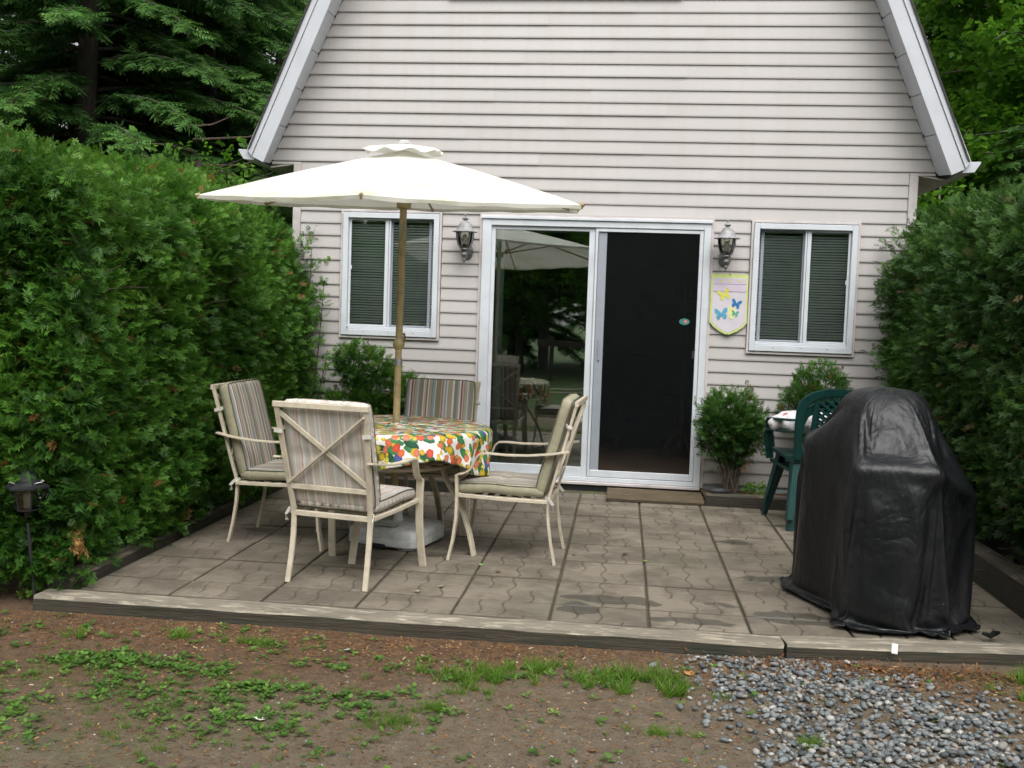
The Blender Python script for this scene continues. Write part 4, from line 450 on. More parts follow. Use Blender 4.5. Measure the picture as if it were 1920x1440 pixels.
7,7,11,8,7,3,-2,3,8,2,15,10,8,11,16,15,13,12,10,10,8,6,5,9,13,9,1,10,5,-17,1,-2,-2,7,5,5,2,10,12,8,6,2,4,7,6,0,1,8,6,6,3,4,5,5,8,6,6,4,4,4,9,8,6,8,8,8,7,8,10,7,8,10,7,6,7,8,11,7,0,-1,0,-1,-1,0,0,1,-1,-1,-1,0,0,0,-1,3,1,-2,1,2,0,0,1,2,3,0,-3,
7,-5,2,1,-7,2,1,2,3,-1,-1,-3,-2,4,4,0,-5,5,0,1,5,7,-2,-1,-8,3,4,5,-1,-2,3,8,6,2,1,1,2,-4,-1,2,1,-2,3,-1,-1,0,1,0,2,2,1,1,2,0,0,0,0,-1,-1,0,-2,-1,1,-1,-1,0,-1,0,0,-1,0,-1,-1,-1,0,0,-1,-2,-1,-1,-1,1,-2,3,-1,-1,-2,0,0,-2,1,1,1,-1,1,-2,-3,7,1,2,
-1,-7,1,1,1,2,1,4,7,4,1,-4,2,0,2,-4,3,-2,1,0,1,-10,-6,3,7,5,1,0,8,8,5,3,3,4,-3,0,-1,3,2,1,1,1,1,1,2,1,1,-1,0,1,0,0,0,-1,0,-1,0,0,-2,-3,-2,-2,0,1,1,2,1,0,0,0,0,-1,1,-3,0,-1,1,-3,4,-2,1,-3,1,1,0,1,1,0,0,1,2,1,-5,-2,3,1,1,-4,-5,1,0,1,3,4,3,2,0,
1,6,6,-5,4,2,-2,0,-1,-1,4,-6,-12,-7,1,3,-2,-4,2,7,7,5,7,8,-2,2,2,0,1,1,0,0,1,1,0,0,1,0,0,0,-1,-1,-1,0,-2,-1,0,0,-1,-1,-2,0,-2,-1,1,-1,0,0,0,-1,1,-1,-1,-2,1,-1,5,-4,1,-2,0,1,-1,0,2,-1,-1,0,0,-1,3,0,-5,0,2,4,0,-2,-2,0,1,0,1,2,2,2,12,1,-8,5,3,
0,-3,0,0,-1,-3,1,-3,-10,-12,-6,1,-5,-5,-2,3,4,1,3,10,2,2,0,1,2,1,1,1,0,1,0,-1,1,0,0,-1,-1,0,0,1,0,0,-1,-2,0,1,2,-1,-2,1,0,1,0,-1,0,-1,-3,-1,0,-1,2,-6,2,-3,-3,2,0,1,2,0,0,0,0,1,0,0,1,-4,-3,2,2,4,-2,-2,0,0,2,3,0,3,12,-6,-3,6,3,0,-3,-1,0,-1,-2,
-2,-1,3,1,-4,-9,-8,2,-3,-6,-3,2,5,1,0,8,2,-2,4,3,1,-1,-2,1,0,0,-1,-1,0,0,1,-1,2,2,0,-1,0,-2,-1,0,4,-1,0,0,0,0,0,1,1,0,-1,0,0,-1,0,-4,5,-3,-2,2,0,0,2,2,1,1,-1,-2,-1,0,-1,1,1,-6,-3,2,4,2,-2,-1,3,9,0,9,14,-11,0,3,2,-1,-2,-1,-2,-1,0,0,-1,-2,-1,
4,5,0,-3,-8,1,-1,-6,-4,-1,4,0,0,7,8,1,2,3,3,0,0,0,0,0,0,0,1,-1,1,4,-2,0,2,1,0,1,3,1,0,0,-1,0,1,1,0,0,1,-1,0,0,2,0,3,-4,-2,2,0,1,2,1,0,2,0,0,0,-1,-1,-2,0,1,0,-5,-1,4,9,8,7,14,2,12,3,-20,0,1,0,-1,0,-2,-4,0,1,-1,-2,-1,-1,-2,-2,2,8,4,1,-6,1,0,
-5,-4,-2,2,-3,1,4,6,5,5,3,2,-1,3,1,0,0,0,-1,1,5,-3,4,3,3,1,3,4,3,1,2,0,1,0,1,1,2,1,0,1,0,2,0,2,-1,-3,1,-2,0,-1,1,0,1,-1,0,0,0,1,0,0,-2,1,0,-3,-6,2,5,8,7,-4,-3,-11,-16,-2,-4,-4,-2,-1,-2,1,1,-1,-1,0,0,0,0,-1,-2,-3,-2,4,6,2,-6,0,-1,-4,0,6,11,6,
8,6,5,6,6,7,1,0,1,1,7,7,11,11,2,7,4,4,3,5,5,4,1,1,-1,1,-1,-1,0,1,0,0,1,0,1,2,4,0,-1,5,-1,0,0,0,-2,0,0,1,1,2,0,-1,0,0,0,1,4,5,0,-13,-12,-13,-14,-10,-10,-8,-2,-2,-4,-5,-5,-6,-5,-5,-2,1,1,-1,-1,-1,0,1,1,-1,-3,-4,0,7,7,-2,1,6,-8,-10,-8,-5,-2,4,
3,-1,-1,1,7,3,7,7,-3,2,-3,-2,8,7,7,5,3,2,1,1,1,0,2,0,1,-1,1,1,1,1,1,1,1,3,1,2,4,-3,0,1,-1,0,0,-2,-2,-3,0,0,1,0,-1,-2,-3,-9,-6,-5,-5,-3,-6,-7,-6,-11,-9,-7,-7,-6,-4,-4,-5,-4,-4,-4,-2,-1,0,0,0,0,0,-1,-1,-1,-1,-3,-6,-7,0,9,10,0,13,7,2,-3,-8,-15,
-15,-15,-11,-11,-11,-11,-16,-17,-16,-20,-17,-15,-18,-17,-11,-2,3,2,3,2,2,2,1,1,0,1,-1,-1,0,0,0,0,3,2,1,0,-5,0,3,1,1,-2,-3,-1,-4,-4,-3,0,1,0,-2,-1,1,4,-2,-3,-4,-5,-10,-9,-6,-4,-2,0,1,1,-1,0,-1,0,2,6,4,1,-1,-1,-1,-1,-1,1,0,1,-1,-1,-3,-4,-9,
-13,-16,-13,-19,-17,-16,-14,-14,-12,-10,-6,-6,-6,-6,-7,-4,-4,-2,-3,-1,0,-1,-2,-6,-10,-7,1,2,3,3,6,2,1,0,1,1,0,0,0,0,0,2,2,-3,-5,1,1,-2,-1,-3,-2,1,-2,-3,-1,-1,-2,-2,1,-1,0,-2,-1,1,1,3,2,5,3,-2,3,4,0,0,-1,0,-2,0,-2,-1,-3,-1,1,1,1,1,1,1,-1,-1,
-2,-1,-1,0,-1,0,-3,-4,-4,-4,-4,-3,-2,-1,-1,-2,0,-1,-1,-1,3,3,11,13,16,12,2,1,0,-1,-2,-5,-10,-7,-3,-2,-7,3,1,0,2,2,0,2,1,0,4,3,-7,-3,1,0,0,0,-2,0,3,-1,-3,0,-1,-1,-1,1,-1,0,-2,0,-1,0,-2,-2,-1,0,0,0,-3,-2,1,-1,0,-1,0,-1,1,0,-1,-1,-1,-2,-1,-1,0,
-1,-1,-1,-1,-1,-1,0,0,0,2,2,3,2,3,1,0,1,2,1,0,2,1,-1,-3,1,-6,-7,-8,-6,3,1,1,0,0,0,0,-2,-6,-8,-6,-7,2,1,-1,0,1,0,5,2,3,-7,-2,0,0,-1,-1,-2,0,3,1,-2,1,1,1,0,1,-1,0,0,1,0,1,-1,1,0,0,0,0,0,0,-2,-1,1,0,1,1,1,0,-1,0,0,-1,0,1,2,0,0,0,1,1,1,1,0,2,0,
1,1,1,3,0,2,1,0,0,1,1,-1,-2,0,1,-3,-2,-3,-3,-4,-2,3,1,1,-1,-3,-2,-2,-1,1,0,-5,-3,1,-7,-3,-6,-10,-14,-8,-10,-4,-1,-1,-1,0,-2,1,2,2,-2,2,1,1,1,1,-1,-1,-1,1,-1,0,0,1,0,1,2,1,2,2,1,0,-1,1,2,1,0,0,1,1,-1,-2,0,-1,0,-1,1,0,0,-1,-1,0,0,1,-1,0,-2,0,
0,-2,1,-1,0,0,0,1,-1,-3,-2,-1,1,1,1,1,0,0,-4,-3,4,1,1,1,-2,-3,-4,-5,-1,-1,-9,-7,2,-3,2,3,3,-1,1,3,1,0,0,0,2,2,7,-1,0,1,1,1,2,-1,-1,-1,-2,0,1,0,0,0,1,1,0,2,0,1,0,0,0,0,0,0,1,1,0,-1,0,0,0,0,0,1,0,1,1,1,1,-1,0,-1,-2,-3,-1,-2,-1,-1,-1,0,0,0,1,2,
1,0,1,1,0,0,0,1,0,0,0,-2,-4,4,0,-1,0,-1,-1,1,-2,2,6,4,0,2,0,3,3,4,-2,-1,6,4,1,1,1,2,-7,-2,1,0,1,1,0,1,1,0,0,-1,0,1,0,0,0,0,1,-1,1,0,1,1,0,-1,1,2,0,-1,-1,0,0,0,1,0,0,2,1,1,0,-1,-1,1,0,0,0,1,0,1,-1,1,-1,-1,0,0,0,2,0,2,2,1,1,1,2,0,0,0,0,-2,-3,
-6,3,0,-1,-1,1,-1,3,0,-5,-2,1,1,-1,-2,-1,-1,2,0,-3,4,6,4,8,3,5,4,4,2,2,2,2,2,1,2,2,2,2,0,1,0,1,0,0,1,1,2,3,2,3,1,0,0,1,1,1,2,2,2,1,2,1,0,2,1,2,2,2,0,1,1,1,1,1,0,2,1,2,2,1,1,1,-1,0,2,3,3,3,3,1,2,3,3,2,4,2,2,-2,1,1,2,3,6,3,1,2,0,0,-1,0,-1,0,0,
0,0,-1,-2,3,6,-1,1,0,2,1,1,0,1,1,1,1,1,1,-1,0,2,0,2,0,1,1,0,0,1,-1,1,0,1,-1,-1,0,1,1,0,1,1,1,0,2,1,0,1,0,1,0,1,0,0,1,1,1,2,0,0,1,0,0,1,0,1,2,1,2,1,0,0,1,0,0,0,2,0,1,-1,-1,1,1,1,-1,-1,0,0,0,0,0,0,-1,1,0,0,-1,0,0,-3,-6,-6,-3,-1,1,2,-1,-1,1,0,
0,0,1,1,0,0,1,1,2,-1,0,-1,-2,-1,0,-1,0,0,-1,-1,1,0,-1,-1,0,1,-1,-1,1,1,-1,0,0,-1,0,-1,0,0,1,1,1,1,1,-1,1,1,-1,1,0,-1,0,-2,-1,2,-1,1,0,0,0,1,0,0,-1,0,0,0,-1,-1,-1,0,1,-1,-1,-2,0,-1,0,0,1,0,0,-1,1,0,-1,0,0,-1,0,-1,0,-3,-2,-1,-2,0,-1,1,0,0,1,
-1,0,1,0,0,-1,0,1,0,-2,-1,0,-2,0,0,-1,0,1,1,0,-1,1,1,0,0,0,0,0,1,0,1,0,1,0,0,0,0,0,1,0,0,1,-1,0,0,-1,0,1,-1,1,-1,0,-1,-1,-2,-1,-1,0,1,0,1,1,-1,1,0,0,0,-2,-1,-1,0,0,-1,0,0,0,1,1,0,1,1,-1,0,-1,1,1,-1,-1,1,1,-1,1,0,1,1,1,0,1,-1,-1,0,0,-1,-1,0,
1,0,-1,1,0,0,0,1,0,0,0,1,0,-1,0,0,0,-1,-1,-1,0,0,1,0,1,0,1,1,1,1,0,0,0,0,0,0,0,0,0,-1,-1,-1,-2,-1,-1,0,0,0,0,-1,0,-1,0,1,0,1,0,1,-1,0,0,1,0,1,1,0,0,1,0,2,0,1,2,0,0,-2,-3,-1,1,-1,0,0,-1,-1,-1,1,1,1,-1,0,0,0,0,1,0,0,0,0,0,-1,-1,0,0,-1,1,0,1,0,
0,0,0,0,0,0,-1,-1,-1,0,0,1,-1,1,-1,-1,0,-1,0,0,-1,1,0,0,0,-1,2,1,-1,0,1,0,-1,0,0,0,-1,1,1,2,1,1,1,0,0,-2,0,0,0,1,-1,-1,-1,0,0,-1,1,0,1,-1,0,1,0,0,-1,0,0,2,0,0,-1,0,1,-1,-1,0,-1,-1,-1,-1,-1,-1,0,1,1,0,0,0,0,-1,-1,-1,-1,1,0,0,-1,0,0,0,0,-1,0,
1,2,0,1,0,1,-1,0,1,-1,1,1,1,2,0,1,-1,0,-1,-2,-1,1,1,0,1,2,0,0,0,1,-1,-1,-1,-1,-1,0,0,0,1,1,1,1,0,2,1,1,1,-1,0,-1,1,1,0,-1,-1,0,-1,0,0,1,0,1,-1,0,-1,-1,0,0,1,0,0,0,0,0,0,1,0,0,1,1,1,0,0,0,0,0,-1,-1,0,1,1,-1,0,0,1,0,-1,-1,0,-1,-1,-2,-1,0,-1,0,
-1,0,-1,-1,-1,-1,1,-1,0,0,0,-1,0,1,0,0,1,0,0,-1,0,1,0,1,0,-1,0,1,0,0,0,1,1,0,-1,0,-1,1,1,0,-1,-1,-1,0,0,-1,0,-1,0,-1,0,0,1,0,0,0,-1,-1,-1,-1,-1,-1,-1,0,0,0,0,1,1,0,0,1,0,0,1,0,0,1,0,0,1,0,0,1,0,1,1,0,0,0,0,1,1,0,0,0,1,-1,0,0,1,1,1,0,0,1,0,1,
0,1,1,1,-1,0,0,0,0,0,0,-1,0,0,0,-1,1,0,1,0,1,1,1,0,1,0,-1,1,0,-1,0,-2,-2,-1,-1,0,-2,0,0,0,0,1,0,0,-1,-1,2,0,-1,0,1,1,1,1,2,1,1,2,1,0,1,1,0,0,1,0,0,0,0,-1,0,0,0,-1,0,0,0,0,-1,-1,-1,-1,-1,0,-2,0,0,0,0,0,-1,1,1,-1,-1,-2,0,-1,0,-1,2,0,0,0,0,0,1,
2,1,1,0,0,-1,1,2,2,-1,0,0,1,1,1,2,-1,0,1,-1,0,0,1,-1,-1,1,0,-1,-1,0,-1,0,0,1,1,-1,0,0,0,0,0,1,0,0,0,0,0,0,1,1,0,1,2,1,0,0,0,0,-1,1,0,1,1,0,-1,-1,-1,0,-1,-1,0,0,-1,0,-1,0,-1,0,0,1,1,0,1,0,0,-1,0,0,1,-1,1,0,1,0,0,0,-1,1,0,0,0,0,1,0,-1,0,0,-1,
-1,0,1,-1,0,-1,-2,0,-1,0,-2,1,1,0,-2,0,0,0,1,2,0,-1,-1,0,1,1,1,1,2,1,2,1,1,0,0,1,1,1,2,0,0,0,0,-1,0,0,0,-1,-1,-1,1,-1,0,0,0,-1,1,1,-1,0,0,0,0,-1,1,0,0,0,0,0,-1,-1,0,-1,-1,0,-1,-1,-1,0,-1,1,0,0,1,-1,1,0,0,0,0,0,1,0,-1,1,1,1,0,0,0,0,1,0,1,-1,
2,0,0,-1,0,-1,-1,0,0,0,1,1,1,0,0,0,0,0,0,0,0,0,-1,0,0,0,0,-1,0,1,0,0,0,1,0,-1,0,0,1,1,-1,1,0,0,-1,1,0,0,1,0,-1,0,-1,0,-1,-1,0,0,0,1,-1,0,-1,-1,-1,-2,0,0,0,0,0,-1,0,0,0,2,0,0,-1,-1,-1,0,-1,-1,0,0,-1,0,1,1,0,-1,0,0,1,2,0,2,2,2,0,-2,0,-1,1,0,1,
0,2,0,0,1,1,1,0,1,-1,-2,-2,-1,-1,0,-1,1,0,1,1,0,1,0,0,0,1,0,-1,-1,1,-1,0,-1,1,0,0,1,1,0,1,0,1,-1,0,1,-1,1,0,0,2,1,0,0,-1,-1,-2,0,0,0,1,0,0,0,1,-1,-1,-1,0,0,-1,-1,-1,-1,-1,-1,0,-2,-2,-1,-1,0,-1,1,0,1,1,2,0,0,2,2,-1,0,-1,1,-1,1,-1,0,0,-1,-1,1,
1,0,0,0,0,-1,-1,-2,0,-1,0,-1,-1,0,-1,0,0,0,0,1,0,0,-1,0,-1,0,-1,0,1,-1,-1,0,0,-1,0,1,0,0,2,0,1,1,0,1,0,0,0,0,0,-1,-1,1,1,1,0,1,-2,-1,0,0,-1,0,1,0,1,2,1,1,-1,-1,0,-1,0,1,1,1,1,0,1,0,3,3,0,0,1,0,0,-2,1,0,1,0,0,-1,1,-1,-1,0,0,-1,0,-1,0,0,0,0,
-1,0,-1,-1,0,0,0,0,1,-1,-1,0,0,0,0,0,0,0,-1,1,0,-1,-1,1,0,1,1,1,0,0,1,-1,0,1,2,0,0,0,-1,0,2,0,0,0,0,-1,1,-1,-1,0,1,0,0,1,1,-1,-1,0,-1,-1,0,1,0,-1,0,0,1,0,0,-2,-3,-2,2,1,0,1,0,0,-1,0,-1,-1,0,1,-2,-1,0,-2,-1,0,-1,0,0,0,-1,-1,0,-1,0,-1,0,0,-1,
-1,0,1,1,-1,-1,1,1,1,1,0,1,0,1,1,1,0,0,0,1,0,1,1,-1,0,1,6,1,2,0,0,2,1,0,2,1,0,0,-1,0,1,-1,-1,-1,0,0,1,0,2,0,0,3,0,-1,-1,0,1,4,2,1,2,2,6,2,1,0,1,2,0,-1,-1,-1,-1,-1,2,0,-1,1,-1,-1,0,-1,0,0,1,-1,0,0,1,0,-1,-1,0,-1,0,1,0,1,-2,-1,0,2,0,1,1,1,1,0,
-1,-1,0,1,1,2,1,0,0,0,-1,-1,-1,-1,-5,1,1,1,1,0,1,1,0,0,0,-1,1,-1,-1,0,-1,1,0,0,-1,0,0,1,1,0,1,0,2,1,0,1,5,1,1,0,-1,2,0,0,1,0,1,0,0,0,1,-1,-1,0,1,-1,0,-2,-2,-1,-1,1,0,2,1,1,0,0,1,-1,-1,0,-1,0,0,0,1,0,1,-1,1,1,1,1,0,0,0,0,0,0,1,0,0,1,1,-1,0,0,
0,-1,-1,-1,-1,1,1,2,2,1,1,2,2,-1,0,0,0,0,2,0,2,1,0,0,1,2,1,0,1,1,-1,2,4,-4,-2,3,3,4,-6,1,4,0,1,3,0,1,2,0,-1,0,1,1,0,1,0,0,0,0,1,1,0,-1,-1,0,0,0,0,0,0,0,0,-1,-1,-1,-1,0,-1,1,0,2,1,1,1,-1,0,-1,1,1,0,1,1,-1,0,1,0,0,0,0,1,1,1,0,2,1,0,2,0,0,1,2,
-2,0,0,1,1,2,0,3,0,1,-1,30,35,10,5,5,6,5,1,5,4,11,6,-4,12,5,16,19,11,7,6,5,0,1,6,1,0,0,1,-1,2,1,0,1,0,1,2,2,3,6,11,1,1,1,1,-1,0,1,1,1,-1,1,1,-1,5,0,1,0,0,4,2,1,0,-1,0,-1,0,1,-1,-1,2,0,-1,0,0,4,1,1,1,1,4,-2,-1,-5,-3,6,2,1,8,8,24,14,8,6,17,10,
15,-8,-13,25,14,8,10,11,10,12,17,8,14,34,22,25,2,6,20,10,23,29,21,24,19,6,0,0,0,2,-1,1,0,-1,2,3,2,-1,-1,-3,-6,13,0,3,0,1,0,3,3,1,1,-1,0,2,-1,4,2,2,6,4,6,4,3,6,1,1,-1,0,2,4,3,5,4,2,1,1,0,1,11,8,0,7,3,3,0,-1,15,24,15,30,-7,15,20,13,6,15,18,
-22,-19,-10,24,15,21,17,27,10,8,14,6,-22,-18,-18,18,12,-15,15,-4,-18,14,-11,-14,6,3,4,2,1,-1,1,3,12,5,6,1,2,1,1,-3,-1,30,8,9,3,16,9,25,1,-2,1,1,5,4,6,13,13,10,18,6,4,6,2,0,-1,1,0,0,-4,-3,3,5,3,2,0,13,18,4,2,23,7,13,21,22,35,21,19,27,-18,10,
-4,10,28,0,-3,-24,29,7,-11,-29,14,1,-10,-20,17,-15,-29,1,16,28,20,-21,-25,24,-1,7,25,-16,22,4,2,10,2,2,9,5,3,9,-7,14,-3,4,8,8,6,11,-7,-19,9,13,28,-6,1,-5,14,42,19,17,3,6,-5,-9,-2,3,-16,1,29,13,14,24,16,13,16,9,13,17,7,26,27,29,25,22,16,2,27,
-6,23,18,8,10,-8,-11,-27,-19,19,20,20,-14,-36,17,9,20,5,29,22,26,-21,-23,0,9,-30,-3,15,-19,1,-26,-9,5,16,-25,-11,-3,-12,16,-13,23,32,15,19,22,0,17,15,19,14,-7,19,24,28,16,8,10,18,-1,9,9,-6,20,9,-14,12,-8,21,13,28,5,21,22,30,7,15,20,-13,17,9,
-2,21,22,18,22,23,5,16,-2,12,8,-6,-4,-14,23,-12,7,-10,-4,12,7,-14,12,11,-9,-6,-28,-23,0,10,-21,5,5,-17,-25,-21,-17,19,26,22,0,15,14,11,26,7,25,4,1,20,31,20,12,8,-11,5,-5,-19,5,14,15,26,6,15,-3,13,15,3,-6,-23,6,13,-6,-3,21,-3,1,7,1,7,16,-1,
-20,-17,8,5,10,0,5,-30,8,9,-1,0,-11,0,11,-10,-13,-9,-7,-14,14,11,-3,-32,-29,6,-9,20,-26,-2,-2,-6,1,-23,-20,0,-12,-1,1,-5,5,4,8,5,10,-10,-10,13,11,9,2,-22,-25,-33,-4,4,4,-22,-22,-24,-28,-14,3,-39,-39,-34,-31,-22,9,-3,-13,-1,-18,-28,-34,-18,1,
1,9,6,16,6,2,25,-1,-3,23,19,-16,4,5,-1,4,8,21,22,16,3,-20,-34,12,15,-10,11,-18,-1,-4,18,-7,-10,-13,3,6,0,10,24,-23,-18,4,24,14,-5,11,-24,9,-3,11,20,-8,10,8,23,-8,1,5,15,16,-7,-4,2,2,-4,21,-1,9,11,9,17,26,23,11,-8,-1,25,20,28,23,17,8,18,20,
24,20,15,-8,7,7,-6,18,23,25,18,7,-8,3,-11,-31,-12,11,-10,-9,1,-13,-23,22,11,-6,7,-4,-5,-25,-32,12,4,13,32,-15,-25,2,8,15,-7,2,-19,16,15,13,-11,7,5,-16,-30,18,-1,4,-11,9,4,-9,20,5,8,-19,-23,9,0,9,-17,20,12,7,-27,-20,17,2,-3,9,13,-26,-2,-7,-1,
-3,0,-23,-8,-20,3,-15,-21,-23,-27,-16,-5,-16,-1,0,-7,2,-2,6,-2,6,10,-5,-11,-3,-18,-3,-6,-14,4,17,3,-20,7,10,6,-7,17,-12,-11,-8,-3,-4,-10,8,5,-15,10,-3,-7,-6,9,-1,-7,-2,2,-10,7,-16,-15,-7,17,-13,-6,9,5,5,9,-15,4,-6,1,11,-17,2,-2,5,17,-13,0,
-15,17,-15,-14,-9,15,11,-3,-3,-1,-15,-18,3,-2,-2,-4,-4,-7,9,-1,12,1,8,9,11,11,7,-1,8,1,-2,0,-3,1,-5,-2,-3,-3,-2,3,-3,10,-1,8,6,-2,0,5,11,-8,-1,-5,12,-4,3,0,6,-5,3,6,2,5,4,-11,-1,-7,7,0,1,0,-2,4,10,-1,8,6,1,-4,2,2,-1,7,-7,-3,4,-3,-3,-2,-6,8,
-3,0,4,-8,8,-3,8,-11,7,2,3,-3,-2,-7,-1,1,2,11,6,]
